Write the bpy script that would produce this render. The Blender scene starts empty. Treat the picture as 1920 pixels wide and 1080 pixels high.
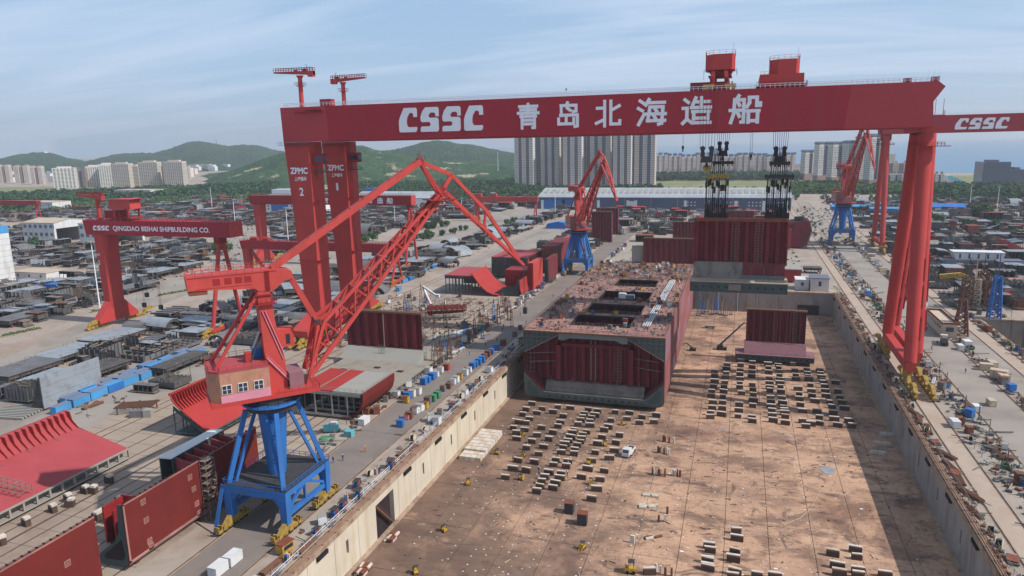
import bpy, math, random, mathutils
from mathutils import Vector, Matrix
import numpy as np
random.seed(7)
C = bpy.context.scene.collection
R = math.radians
# ---------------- camera, sky, sun, exposure ----------------
CAMZ = 80.0
FOC = 1345.0
YAW, PITCH, ROLL = R(17.7), R(11.36), R(-1.147)
_f = Vector((-math.sin(YAW)*math.cos(PITCH), math.cos(YAW)*math.cos(PITCH), -math.sin(PITCH)))
_r0 = Vector((math.cos(YAW), math.sin(YAW), 0)); _u0 = _r0.cross(_f)
_r = math.cos(ROLL)*_r0 + math.sin(ROLL)*_u0
_u = -math.sin(ROLL)*_r0 + math.cos(ROLL)*_u0
cam_d = bpy.data.cameras.new('camera'); cam = bpy.data.objects.new('camera', cam_d); C.objects.link(cam)
cam_d.sensor_width = 36; cam_d.lens = FOC/1920*36; cam_d.clip_start = 1; cam_d.clip_end = 80000
mw = Matrix((( _r.x, _u.x, -_f.x, 0), (_r.y, _u.y, -_f.y, 0), (_r.z, _u.z, -_f.z, CAMZ), (0, 0, 0, 1)))
cam.matrix_world = mw
bpy.context.scene.camera = cam
def ray(px, py): return _f + _r*((px-960)/FOC) - _u*((py-540)/FOC)
def P(px, py, z=0.0):            # photo pixel -> point on the level z
    d = ray(px, py); t = (z-CAMZ)/d.z
    return Vector((d.x*t, d.y*t, z))
def PY(px, py, Y):               # photo pixel -> point on the plane y = Y
    d = ray(px, py); t = Y/d.y
    return Vector((d.x*t, Y, CAMZ+d.z*t))

SUN_EL, SUN_AZ = R(45), R(-2.2)     # azimuth: degrees from +X towards +Y
world = bpy.data.worlds.new('World'); bpy.context.scene.world = world; world.use_nodes = True
nt = world.node_tree; nt.nodes.clear()
N = nt.nodes.new; L = nt.links.new
wo = N('ShaderNodeOutputWorld'); bg = N('ShaderNodeBackground'); L(bg.outputs[0], wo.inputs[0])
sky = N('ShaderNodeTexSky'); sky.sky_type = 'NISHITA'; sky.sun_disc = False
sky.sun_elevation = SUN_EL; sky.sun_rotation = R(90)-SUN_AZ
sky.altitude = 0; sky.air_density = 1.0; sky.dust_density = 1.2; sky.ozone_density = 1.6
tc = N('ShaderNodeTexCoord')
sep = N('ShaderNodeSeparateXYZ'); L(tc.outputs['Generated'], sep.inputs[0])
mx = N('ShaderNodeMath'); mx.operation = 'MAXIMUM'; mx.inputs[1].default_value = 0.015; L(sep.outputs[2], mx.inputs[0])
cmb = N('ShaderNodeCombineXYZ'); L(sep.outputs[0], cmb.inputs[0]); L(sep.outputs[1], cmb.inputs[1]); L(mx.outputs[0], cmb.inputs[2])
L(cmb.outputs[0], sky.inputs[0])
# thin cirrus: noise on a flat layer high above (direction / z)
add = N('ShaderNodeMath'); add.operation = 'ADD'; add.inputs[1].default_value = 0.12; L(mx.outputs[0], add.inputs[0])
dv = N('ShaderNodeVectorMath'); dv.operation = 'DIVIDE'
c2 = N('ShaderNodeCombineXYZ')
for i in range(3): L(add.outputs[0], c2.inputs[i])
L(cmb.outputs[0], dv.inputs[0]); L(c2.outputs[0], dv.inputs[1])
mp = N('ShaderNodeMapping'); mp.inputs['Rotation'].default_value = (0, 0, R(-22)); mp.inputs['Scale'].default_value = (0.55, 1.9, 1)
L(dv.outputs[0], mp.inputs[0])
n1 = N('ShaderNodeTexNoise'); n1.inputs['Scale'].default_value = 0.9; n1.inputs['Detail'].default_value = 6; n1.inputs['Roughness'].default_value = 0.55
n1.inputs['Distortion'].default_value = 0.6
L(mp.outputs[0], n1.inputs['Vector'])
mr = N('ShaderNodeMapRange'); mr.inputs[1].default_value = 0.42; mr.inputs[2].default_value = 0.70; mr.inputs[3].default_value = 0.0; mr.inputs[4].default_value = 0.75
L(n1.outputs[0], mr.inputs[0])
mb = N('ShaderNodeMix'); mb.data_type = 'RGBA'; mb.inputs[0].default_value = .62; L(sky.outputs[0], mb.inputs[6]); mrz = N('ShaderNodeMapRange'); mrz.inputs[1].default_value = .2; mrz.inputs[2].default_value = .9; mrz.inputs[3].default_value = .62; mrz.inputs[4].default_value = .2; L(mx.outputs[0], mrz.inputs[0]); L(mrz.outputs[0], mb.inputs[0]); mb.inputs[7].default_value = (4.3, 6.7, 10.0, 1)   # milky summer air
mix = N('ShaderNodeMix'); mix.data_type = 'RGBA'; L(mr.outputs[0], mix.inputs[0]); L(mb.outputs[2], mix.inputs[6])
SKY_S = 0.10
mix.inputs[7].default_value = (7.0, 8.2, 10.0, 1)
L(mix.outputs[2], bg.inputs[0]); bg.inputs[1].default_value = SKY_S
sl = bpy.data.lights.new('sun', 'SUN'); sl.energy = 4.7; sl.angle = R(0.53); sl.color = (1, .955, .9)
so = bpy.data.objects.new('sun', sl); C.objects.link(so)
sd = Vector((math.cos(SUN_EL)*math.cos(SUN_AZ), math.cos(SUN_EL)*math.sin(SUN_AZ), math.sin(SUN_EL)))
so.rotation_euler = sd.to_track_quat('Z', 'Y').to_euler(); so.location = (100, 0, 300)
sc = bpy.context.scene
sc.view_settings.view_transform = 'Standard'; sc.view_settings.look = 'None'; sc.view_settings.gamma = 1
sc.view_settings.use_curve_mapping = False; sc.view_settings.exposure = 0.0
sc.cycles.max_bounces = 5; sc.cycles.volume_bounces = 0; sc.cycles.volume_step_rate = 4

# ---------------- materials ----------------
def srgb(r, g, b):
    f = lambda c: (c/255/12.92 if c <= 10 else ((c/255+.055)/1.055)**2.4)
    return (f(r), f(g), f(b))
def mat(name, col, rough=.7, var=.2, scale=.25, dirt=None, damt=.35, dscale=.12, streak=1.0, metal=0.0, bump=0.0, bscale=2.0, spec=.2):
    m = bpy.data.materials.new(name); m.use_nodes = True; t = m.node_tree; b = t.nodes['Principled BSDF']
    n = t.nodes.new; l = t.links.new
    geo = n('ShaderNodeNewGeometry')
    nz = n('ShaderNodeTexNoise'); nz.inputs['Scale'].default_value = scale; nz.inputs['Detail'].default_value = 5; nz.inputs['Roughness'].default_value = .6
    l(geo.outputs['Position'], nz.inputs['Vector'])
    r1 = n('ShaderNodeMapRange'); r1.inputs[1].default_value = .3; r1.inputs[2].default_value = .7
    r1.inputs[3].default_value = 1-var; r1.inputs[4].default_value = 1+var; l(nz.outputs[0], r1.inputs[0])
    mu = n('ShaderNodeVectorMath'); mu.operation = 'SCALE'; mu.inputs[0].default_value = col; l(r1.outputs[0], mu.inputs['Scale'])
    out = mu.outputs[0]
    if dirt:
        mpn = n('ShaderNodeMapping'); mpn.inputs['Scale'].default_value = (1, 1, 1/streak); l(geo.outputs['Position'], mpn.inputs[0])
        n2 = n('ShaderNodeTexNoise'); n2.inputs['Scale'].default_value = dscale; n2.inputs['Detail'].default_value = 8; n2.inputs['Roughness'].default_value = .65
        l(mpn.outputs[0], n2.inputs['Vector'])
        r2 = n('ShaderNodeMapRange'); r2.inputs[1].default_value = .5; r2.inputs[2].default_value = .72; r2.inputs[3].default_value = 0; r2.inputs[4].default_value = min(1, damt*2)
        l(n2.outputs[0], r2.inputs[0])
        mxx = n('ShaderNodeMix'); mxx.data_type = 'RGBA'; l(r2.outputs[0], mxx.inputs[0]); l(out, mxx.inputs[6]); mxx.inputs[7].default_value = (*dirt, 1)
        out = mxx.outputs[2]
    l(out, b.inputs['Base Color'])
    b.inputs['Roughness'].default_value = rough; b.inputs['Metallic'].default_value = metal
    b.inputs['Specular IOR Level'].default_value = spec
    if bump:
        n3 = n('ShaderNodeTexNoise'); n3.inputs['Scale'].default_value = bscale; n3.inputs['Detail'].default_value = 4; l(geo.outputs['Position'], n3.inputs['Vector'])
        bp = n('ShaderNodeBump'); bp.inputs['Strength'].default_value = bump; l(n3.outputs[0], bp.inputs['Height']); l(bp.outputs[0], b.inputs['Normal'])
    return m
RUST = srgb(105, 62, 42)
M = {}
def dm(k, *a, **kw): M[k] = mat(k, *a, **kw)
dm('crane_red', srgb(178, 62, 58), rough=.55, var=.1, scale=.12, dirt=srgb(150, 66, 62), damt=.35, dscale=.25, streak=5)
dm('girder_red', srgb(158, 40, 52), rough=.6, var=.07, scale=.06, dirt=srgb(146, 54, 58), damt=.4, dscale=.14, streak=8)
dm('girder_pale', srgb(168, 60, 64), rough=.6, var=.06, scale=.08)  # paler red for the outer sections of the girders
dm('crane_orange', srgb(182, 70, 64), rough=.55, var=.1, scale=.3, dirt=srgb(150, 62, 50), damt=.3, dscale=.5, streak=4)
dm('dark_red', srgb(140, 40, 42), rough=.6, var=.12, scale=.2)
dm('letter_white', srgb(226, 228, 232), rough=.6, var=.04)
dm('steel_dark', srgb(62, 60, 62), rough=.7, var=.25, scale=.6)
dm('cable', srgb(40, 38, 40), rough=.6, var=.1)
dm('machine_yellow', srgb(190, 150, 58), rough=.6, var=.25, scale=.8, dirt=srgb(84, 70, 50), damt=.8, dscale=.9)
dm('blue_paint', srgb(48, 106, 172), rough=.55, var=.12, scale=.2, dirt=srgb(70, 92, 128), damt=.3, dscale=.3, streak=4)
dm('cab_wall', srgb(168, 122, 96), rough=.8, var=.15, scale=.6, dirt=srgb(196, 130, 138), damt=.5, dscale=.5, streak=3)
dm('pink_paint', srgb(200, 132, 148), rough=.7, var=.1, scale=.6)
dm('glass', srgb(42, 52, 66), rough=.15, var=.1, scale=.05, spec=.6)
dm('frame_white', srgb(208, 208, 206), rough=.6, var=.05)
dm('white_paint', srgb(206, 206, 204), rough=.65, var=.07, scale=.2, dirt=srgb(150, 145, 138), damt=.25, dscale=.2, streak=5)
dm('primer_red', srgb(106, 40, 36), rough=.85, spec=.15, var=.10, scale=.09, dirt=srgb(92, 38, 35), damt=.4, dscale=.2)
dm('primer_maroon', srgb(116, 48, 52), rough=.7, var=.16, scale=.15, dirt=srgb(92, 42, 42), damt=.4, dscale=.25, streak=6)
dm('corrug_dark', srgb(116, 42, 48), rough=.75, var=.16, scale=.15, dirt=srgb(74, 38, 38), damt=.4, dscale=.25, streak=6)
dm('red_oxide', srgb(160, 52, 48), rough=.65, var=.09, scale=.15, dirt=srgb(150, 58, 56), damt=.35, dscale=.3)
dm('pink_oxide', srgb(160, 68, 72), rough=.7, var=.09, scale=.15, dirt=srgb(152, 74, 76), damt=.35, dscale=.3)
dm('deck_pink', srgb(152, 112, 102), rough=.85, var=.3, scale=.3, dirt=srgb(98, 84, 86), damt=1.0, dscale=.1)
dm('steel_grey', srgb(106, 105, 106), rough=.6, var=.25, scale=.12, dirt=srgb(96, 84, 76), damt=.4, dscale=.25)
dm('plate_grey', srgb(140, 146, 152), rough=.5, var=.12, scale=.2, dirt=srgb(110, 106, 104), damt=.4, dscale=.3)
dm('frame_dark', srgb(80, 78, 77), rough=.75, var=.3, scale=.4, dirt=srgb(106, 90, 78), damt=.4, dscale=.4)
dm('green_grey', srgb(108, 116, 112), rough=.7, var=.1, scale=.25, dirt=srgb(140, 118, 104), damt=.3, dscale=.3)
dm('green_dark', srgb(70, 82, 80), rough=.75, var=.15, scale=.25, dirt=srgb(52, 58, 58), damt=.3, dscale=.3)
dm('pale_grey', srgb(150, 147, 139), rough=.7, var=.08, scale=.25, dirt=srgb(150, 130, 116), damt=.35, dscale=.25)
dm('hatch_dark', srgb(52, 40, 42), rough=.9, var=.2)
dm('rusty', srgb(114, 80, 64), rough=.9, var=.25, scale=.6, dirt=srgb(84, 54, 42), damt=.5, dscale=.6)
dm('scaffold', srgb(128, 116, 106), rough=.7, var=.25, scale=1.2)
dm('timber', srgb(188, 172, 150), rough=.9, var=.2, scale=1.5)
dm('block_side', srgb(86, 71, 62), rough=.9, var=.25, scale=.5, dirt=srgb(70, 56, 52), damt=.5, dscale=.5)
dm('block_cap', srgb(198, 188, 176), rough=.9, var=.18, scale=.7)
dm('concrete', srgb(186, 176, 164), rough=.9, var=.12, scale=.15, dirt=srgb(150, 136, 124), damt=.4, dscale=.08)
dm('quay_conc', srgb(158, 146, 134), rough=.9, var=.15, scale=.2, dirt=srgb(132, 112, 98), damt=.5, dscale=.1, bump=.2)
dm('rail_bed', srgb(170, 152, 136), rough=.9, var=.1, scale=.3, dirt=srgb(156, 128, 108), damt=.4, dscale=.15)
dm('coping', srgb(162, 140, 120), rough=.9, var=.2, scale=.4, dirt=srgb(120, 92, 76), damt=.5, dscale=.3)
dm('asphalt', srgb(126, 116, 109), rough=.9, var=.1, scale=.15, dirt=srgb(112, 100, 94), damt=.5, dscale=.05, bump=.15)
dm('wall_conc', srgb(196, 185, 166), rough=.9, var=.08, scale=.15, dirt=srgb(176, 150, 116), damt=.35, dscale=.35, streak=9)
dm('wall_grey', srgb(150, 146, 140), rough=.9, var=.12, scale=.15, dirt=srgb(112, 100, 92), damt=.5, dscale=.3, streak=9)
dm('rail_steel', srgb(92, 74, 66), rough=.6, var=.2, scale=.8)
dm('pipe_brown', srgb(136, 106, 88), rough=.75, var=.2, scale=.4)
dm('pipe_grey', srgb(176, 178, 180), rough=.5, var=.15, scale=.4)
dm('road', srgb(148, 139, 130), rough=.9, var=.12, scale=.05, dirt=srgb(126, 113, 104), damt=.6, dscale=.04)
dm('road_mark', srgb(214, 212, 206), rough=.9, var=.1)
dm('hall_wall', srgb(74, 86, 110), rough=.6, var=.08, scale=.05)
dm('hall_blue', srgb(58, 108, 170), rough=.6, var=.08, scale=.05)
dm('hall_roof', srgb(160, 164, 168), rough=.6, var=.1, scale=.05, dirt=srgb(130, 128, 124), damt=.3, dscale=.04)
dm('hall_white', srgb(212, 214, 214), rough=.6, var=.05, scale=.05)
dm('tan_roof', srgb(182, 164, 144), rough=.85, var=.1, scale=.1)
dm('container_blue', srgb(70, 142, 192), rough=.6, var=.18, scale=.1, dirt=srgb(98, 118, 140), damt=.4, dscale=.4)
dm('tarp_blue', srgb(44, 106, 178), rough=.5, var=.1, scale=.5)
dm('tower_beige', srgb(196, 184, 172), rough=.85, var=.06, scale=.05)
dm('tower_light', srgb(212, 206, 198), rough=.85, var=.05, scale=.05)
dm('tower_brown', srgb(146, 124, 116), rough=.85, var=.08, scale=.05)
dm('tower_grey', srgb(104, 110, 124), rough=.7, var=.08, scale=.05)
dm('tower_pink', srgb(212, 196, 188), rough=.85, var=.07, scale=.05)
dm('window_dark', srgb(70, 76, 90), rough=.25, var=.3, scale=.06, spec=.5)
dm('roof_blue_grey', srgb(112, 122, 142), rough=.7, var=.1, scale=.05)
dm('roof_red', srgb(150, 92, 80), rough=.85, var=.1, scale=.05)
dm('office_glass', srgb(72, 84, 104), rough=.3, var=.15, scale=.03, spec=.5)
dm('turquoise', srgb(110, 196, 206), rough=.5, var=.06, scale=.03)
dm('leaf', srgb(66, 92, 52), rough=.9, var=.35, scale=.12, dirt=srgb(88, 116, 62), damt=.5, dscale=.03, spec=.1)
dm('leaf_dark', srgb(50, 76, 50), rough=.9, var=.35, scale=.15, dirt=srgb(70, 98, 58), damt=.5, dscale=.05, spec=.1)
dm('grass', srgb(120, 124, 86), rough=.95, var=.2, scale=.05, dirt=srgb(150, 138, 108), damt=.5, dscale=.02, spec=.1)
dm('bark', srgb(88, 72, 60), rough=.95, var=.2, scale=1)
dm('coverall', srgb(40, 60, 110), rough=.9, var=.1); dm('coverall_orange', srgb(210, 80, 40), rough=.9, var=.1)
dm('skin', srgb(190, 140, 112), rough=.7, var=.05); dm('helmet', srgb(222, 190, 60), rough=.5, var=.05)
dm('rubber', srgb(36, 35, 36), rough=.9, var=.2)
dm('green_paint', srgb(70, 128, 96), rough=.6, var=.15, scale=.6)
dm('teal_paint', srgb(96, 160, 166), rough=.6, var=.15, scale=.6)
dm('oxide_brown', srgb(122, 70, 54), rough=.8, var=.2, scale=.5)
dm('stripe_black', srgb(34, 33, 34), rough=.7, var=.1)
# dock floor: tan concrete with rust, tyre marks and oily stains
def floor_material():
    m = mat('dock_floor', srgb(190, 152, 124), rough=.92, var=.10, scale=.05)
    t = m.node_tree; b = t.nodes['Principled BSDF']; n = t.nodes.new; l = t.links.new
    src = b.inputs['Base Color'].links[0].from_socket; geo = [x for x in t.nodes if x.type == 'NEW_GEOMETRY'][0]
    def layer(src, scale, xyz, lo, hi, amt, col, dist=0.0, rz=0, detail=8):
        mpn = n('ShaderNodeMapping'); mpn.inputs['Scale'].default_value = xyz; mpn.inputs['Rotation'].default_value = (0, 0, rz); l(geo.outputs['Position'], mpn.inputs[0])
        k = n('ShaderNodeTexNoise'); k.inputs['Scale'].default_value = scale; k.inputs['Detail'].default_value = detail; k.inputs['Roughness'].default_value = .68; k.inputs['Distortion'].default_value = dist
        l(mpn.outputs[0], k.inputs['Vector'])
        r = n('ShaderNodeMapRange'); r.inputs[1].default_value = lo; r.inputs[2].default_value = hi; r.inputs[3].default_value = 0; r.inputs[4].default_value = amt; l(k.outputs[0], r.inputs[0])
        x = n('ShaderNodeMix'); x.data_type = 'RGBA'; l(r.outputs[0], x.inputs[0]); l(src, x.inputs[6]); x.inputs[7].default_value = (*col, 1)
        return x.outputs[2]
    s = layer(src, .018, (1, 1, 1), .42, .60, .7, srgb(156, 124, 103))
    s = layer(s, .045, (1, .7, 1), .52, .66, .65, srgb(202, 168, 138))
    s = layer(s, .03, (1, 1, 1), .55, .66, .6, srgb(138, 98, 78))
    s = layer(s, .11, (.8, 1.1, 1), .50, .64, .8, srgb(118, 92, 78), .4, R(20))
    s = layer(s, .06, (1, 1, 1), .54, .62, .6, srgb(104, 80, 69), .6)
    s = layer(s, .2, (.55, 1.3, 1), .55, .64, .75, srgb(84, 68, 63), .9, R(14))
    s = layer(s, .3, (1.2, .5, 1), .58, .66, .7, srgb(90, 72, 66), .8, R(10))
    s = layer(s, .36, (.45, 1.4, 1), .58, .66, .8, srgb(76, 62, 59), 1.2, R(-30))
    s = layer(s, 1.4, (1, 1, 1), .54, .70, .75, srgb(106, 82, 69))
    s = layer(s, 2.6, (.6, 1.1, 1), .62, .70, .6, srgb(200, 180, 160), .3, R(35))
    s = layer(s, .08, (1, 1, 1), .62, .70, .5, srgb(140, 138, 140))
    # the oil-soaked working half of the floor along the left wall
    sp = n('ShaderNodeSeparateXYZ'); l(geo.outputs['Position'], sp.inputs[0])
    k = n('ShaderNodeTexNoise'); k.inputs['Scale'].default_value = .05; k.inputs['Detail'].default_value = 8; k.inputs['Roughness'].default_value = .7; l(geo.outputs['Position'], k.inputs['Vector'])
    r1 = n('ShaderNodeMapRange'); r1.inputs[1].default_value = 0; r1.inputs[2].default_value = -62; r1.inputs[3].default_value = 0; r1.inputs[4].default_value = .24; l(sp.outputs[0], r1.inputs[0])
    ad = n('ShaderNodeMath'); l(k.outputs[0], ad.inputs[0]); l(r1.outputs[0], ad.inputs[1])
    r2 = n('ShaderNodeMapRange'); r2.inputs[1].default_value = .56; r2.inputs[2].default_value = .74; r2.inputs[4].default_value = .8; l(ad.outputs[0], r2.inputs[0])
    x = n('ShaderNodeMix'); x.data_type = 'RGBA'; l(r2.outputs[0], x.inputs[0]); l(s, x.inputs[6]); x.inputs[7].default_value = (*srgb(98, 79, 69), 1)
    l(x.outputs[2], b.inputs['Base Color'])
    return m
M['dock_floor'] = floor_material()
dm('frame_green', srgb(84, 93, 90), rough=.75, var=.15, scale=.3, dirt=srgb(104, 92, 84), damt=.4, dscale=.3)
dm('tank_top', srgb(146, 138, 126), rough=.85, var=.15, scale=.2, dirt=srgb(112, 100, 92), damt=.5, dscale=.2)
dm('bogie_yellow', srgb(160, 130, 62), rough=.7, var=.3, scale=.9, dirt=srgb(62, 54, 44), damt=1.0, dscale=.8)
dm('dusty_red', srgb(140, 84, 82), rough=.8, var=.15, scale=.15, dirt=srgb(112, 78, 78), damt=.6, dscale=.2, streak=4)
dm('stool_grey', srgb(132, 122, 112), rough=.85, var=.15, scale=.3, dirt=srgb(100, 84, 76), damt=.5, dscale=.4, streak=3)
dm('mauve', srgb(140, 100, 108), rough=.8, var=.15, scale=.3, dirt=srgb(112, 84, 88), damt=.5, dscale=.3)
dm('apron', srgb(156, 140, 125), rough=.93, var=.12, scale=.12, dirt=srgb(128, 108, 94), damt=.6, dscale=.06, bump=.15)
dm('yard_brown', srgb(128, 114, 104), rough=.9, var=.25, scale=.5, dirt=srgb(84, 74, 70), damt=.5, dscale=.3)
def ground_material():
    m = mat('yard_ground', srgb(160, 146, 134), rough=.93, var=.10, scale=.04, dirt=srgb(134, 112, 98), damt=.45, dscale=.03)
    t = m.node_tree; b = t.nodes['Principled BSDF']; n = t.nodes.new; l = t.links.new
    src = b.inputs['Base Color'].links[0].from_socket; geo = [x for x in t.nodes if x.type == 'NEW_GEOMETRY'][0]
    k = n('ShaderNodeTexNoise'); k.inputs['Scale'].default_value = .35; k.inputs['Detail'].default_value = 8; k.inputs['Roughness'].default_value = .7; l(geo.outputs['Position'], k.inputs['Vector'])
    r = n('ShaderNodeMapRange'); r.inputs[1].default_value = .56; r.inputs[2].default_value = .7; r.inputs[4].default_value = .7; l(k.outputs[0], r.inputs[0])
    x = n('ShaderNodeMix'); x.data_type = 'RGBA'; l(r.outputs[0], x.inputs[0]); l(src, x.inputs[6]); x.inputs[7].default_value = (*srgb(104, 92, 86), 1)
    l(x.outputs[2], b.inputs['Base Color'])
    return m
M['yard_ground'] = ground_material()
def water_material():
    m = mat('sea_water', srgb(84, 122, 150), rough=.35, var=.06, scale=.002, bump=.25, bscale=.05, spec=.3)
    return m
M['sea_water'] = water_material()

# ---------------- mesh builder ----------------
class MB:
    def __init__(s): s.v = []; s.f = []; s.mi = []; s.k = 0
    def m(s, k): s.k = k; return s
    def poly(s, pts):
        n = len(s.v); s.v += [tuple(p) for p in pts]; s.f.append(tuple(range(n, n+len(pts)))); s.mi.append(s.k); return s
    def add(s, vs, fs):
        n = len(s.v); s.v += [tuple(p) for p in vs]
        for f in fs: s.f.append(tuple(i+n for i in f)); s.mi.append(s.k)
        return s
    def box(s, x0, x1, y0, y1, z0, z1):
        return s.add([(x0, y0, z0), (x1, y0, z0), (x1, y1, z0), (x0, y1, z0), (x0, y0, z1), (x1, y0, z1), (x1, y1, z1), (x0, y1, z1)],
                     [(0, 3, 2, 1), (4, 5, 6, 7), (0, 1, 5, 4), (1, 2, 6, 5), (2, 3, 7, 6), (3, 0, 4, 7)])
    def cbox(s, c, size, rz=0.0):
        cx, cy, cz = c; a, b, h = size[0]/2, size[1]/2, size[2]/2; co, si = math.cos(rz), math.sin(rz)
        pts = []
        for z in (-h, h):
            for (x, y) in ((-a, -b), (a, -b), (a, b), (-a, b)): pts.append((cx+x*co-y*si, cy+x*si+y*co, cz+z))
        return s.add(pts, [(0, 3, 2, 1), (4, 5, 6, 7), (0, 1, 5, 4), (1, 2, 6, 5), (2, 3, 7, 6), (3, 0, 4, 7)])
    def beam(s, p, q, w, h=None, w2=None, h2=None, up=(0, 0, 1)):
        p = Vector(p); q = Vector(q); d = (q-p)
        if d.length < 1e-6: return s
        d.normalize(); up = Vector(up)
        if abs(d.dot(up)) > .999: up = Vector((0, 1, 0))
        x = d.cross(up).normalized(); y = x.cross(d)
        h = h or w; w2 = w2 or w; h2 = h2 or h
        a = [p+x*i*w/2+y*j*h/2 for i, j in ((-1, -1), (1, -1), (1, 1), (-1, 1))]
        b = [q+x*i*w2/2+y*j*h2/2 for i, j in ((-1, -1), (1, -1), (1, 1), (-1, 1))]
        return s.add(a+b, [(0, 1, 2, 3), (7, 6, 5, 4), (0, 4, 5, 1), (1, 5, 6, 2), (2, 6, 7, 3), (3, 7, 4, 0)])
    def tube(s, p, q, r, r2=None, n=8, caps=True):
        p = Vector(p); q = Vector(q); d = (q-p)
        if d.length < 1e-6: return s
        d.normalize(); up = Vector((0, 0, 1)) if abs(d.z) < .99 else Vector((0, 1, 0))
        x = d.cross(up).normalized(); y = x.cross(d); r2 = r if r2 is None else r2
        a = [p+(x*math.cos(t)+y*math.sin(t))*r for t in (2*math.pi*i/n for i in range(n))]
        b = [q+(x*math.cos(t)+y*math.sin(t))*r2 for t in (2*math.pi*i/n for i in range(n))]
        fs = [(i, i+n, (i+1) % n+n, (i+1) % n) for i in range(n)]
        if caps: fs += [tuple(range(n)), tuple(range(2*n-1, n-1, -1))]
        return s.add(a+b, fs)
    def prism(s, pts, o, ax, ay, az):
        # polygon pts (u,v) -> o + u*ax + v*ay, extruded by vector az
        o = Vector(o); ax = Vector(ax); ay = Vector(ay); az = Vector(az); n = len(pts)
        a = [o+ax*u+ay*v for u, v in pts]; b = [p+az for p in a]
        fs = [tuple(range(n)), tuple(range(2*n-1, n-1, -1))]+[(i, i+n, (i+1) % n+n, (i+1) % n) for i in range(n)]
        return s.add(a+b, fs)
    def loft(s, secs, closed=True, caps=True):
        n = len(secs[0]); vs = [p for q in secs for p in q]; fs = []
        for k in range(len(secs)-1):
            for i in range(n if closed else n-1):
                j = (i+1) % n; fs.append((k*n+i, k*n+j, (k+1)*n+j, (k+1)*n+i))
        if caps and closed: fs += [tuple(range(n-1, -1, -1)), tuple(range((len(secs)-1)*n, len(secs)*n))]
        return s.add(vs, fs)
    def rail(s, pts, h=1.1, sp=2.0, t=.07):
        for p, q in zip(pts, pts[1:]):
            p = Vector(p); q = Vector(q); n = max(1, int((q-p).length/sp)); u = Vector((0, 0, h))
            for i in range(n+1):
                a = p.lerp(q, i/n); s.beam(a, a+u, t)
            s.beam(p+u, q+u, t); s.beam(p+u*.5, q+u*.5, t*.8)
        return s
    def mesh(s, name, mats):
        me = bpy.data.meshes.new(name); me.from_pydata(s.v, [], s.f)
        for k in (mats if isinstance(mats, (list, tuple)) else [mats]): me.materials.append(M[k])
        me.polygons.foreach_set('material_index', s.mi); me.update()
        return me
    def build(s, name, mats, parent=None, world=False, kind=None, smooth=False):
        me = s.mesh(name, mats)
        if smooth: me.polygons.foreach_set('use_smooth', [True]*len(me.polygons))
        o = bpy.data.objects.new(name, me); C.objects.link(o)
        if parent:
            o.parent = parent
            if world: o.matrix_parent_inverse = WM[parent.name].inverted()
        if kind: o['kind'] = kind
        return o
WM = {}
def thing(name, label, cat, loc=(0, 0, 0), rz=0.0, group=None):
    o = bpy.data.objects.new(name, None); o.empty_display_size = .5; C.objects.link(o)
    o.location = loc; o.rotation_euler = (0, 0, rz); o['label'] = label; o['category'] = cat
    if group: o['group'] = group
    WM[o.name] = Matrix.Translation(Vector(loc)) @ Matrix.Rotation(rz, 4, 'Z')
    return o
def tag(o, label, cat, group=None):
    o['label'] = label; o['category'] = cat
    if group: o['group'] = group
    return o
KIDS = {}
def copy_tree(o, loc=None, rz=None, label=None, group=None, parent=None, scale=None):
    c = o.copy(); C.objects.link(c)
    if parent: c.parent = parent
    if loc is not None: c.location = loc
    if rz is not None: c.rotation_euler = (0, 0, rz)
    if scale is not None: c.scale = scale if isinstance(scale, (tuple, list)) else (scale,)*3
    if label: c['label'] = label
    if group: c['group'] = group
    for ch in (KIDS.setdefault(o.name, list(o.children))): copy_tree(ch, parent=c)
    return c
class Proto:
    """first use places the thing itself, later uses place copies of it and its parts"""
    def __init__(s, root): s.root = root; s.used = False; s.kids = None
    def put(s, loc, rz=0.0, label=None, group=None, scale=None):
        if not s.used:
            s.used = True; o = s.root; o.location = loc; o.rotation_euler = (0, 0, rz)
            if label: o['label'] = label
            if group: o['group'] = group
            if scale is not None: o.scale = scale if isinstance(scale, (tuple, list)) else (scale,)*3
            return o
        if scale is None and s.root.scale[0] != 1: scale = 1.0
        return copy_tree(s.root, loc, rz, label, group, None, scale)
def structure(o): o['kind'] = 'structure'; return o
# ================= the setting =================
DX0, DX1, DY1, DZ = -78.9, 48.9, 400.0, -12.0
EX0, EX1, EY1 = 103.2, 190.0, 356.0
g = MB()
def gq(x0, x1, y0, y1, z=0): g.poly([(x0, y0, z), (x1, y0, z), (x1, y1, z), (x0, y1, z)])
gq(-9000, DX0, -400, EY1); gq(DX1, EX0, -400, EY1); gq(EX1, 2200, -400, EY1)
gq(-9000, DX0, EY1, DY1); gq(DX1, 2200, EY1, DY1)
g.poly([(-9000, 400, 0), (2200, 400, 0), (1500, 520, 0), (515, 1690, 0), (334, 1890, 0), (125, 2133, 0), (-50, 2500, 0), (-400, 3200, 0), (-1200, 9000, 0), (-9000, 9000, 0)])
structure(g.build('ground', 'yard_ground'))
# sea, following the curve of the earth
g = MB(); rs = [1450, 1900, 2600, 3600, 5000, 7000, 10000, 15000, 22000, 32000, 42000]; na = 40
ring = [[(r*math.cos(R(-20+a*150/na)), r*math.sin(R(-20+a*150/na)), -2-r*r/(2*6.371e6)) for a in range(na+1)] for r in rs]
g.loft(ring, closed=False)
structure(g.build('sea', 'sea_water', smooth=True))

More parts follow.
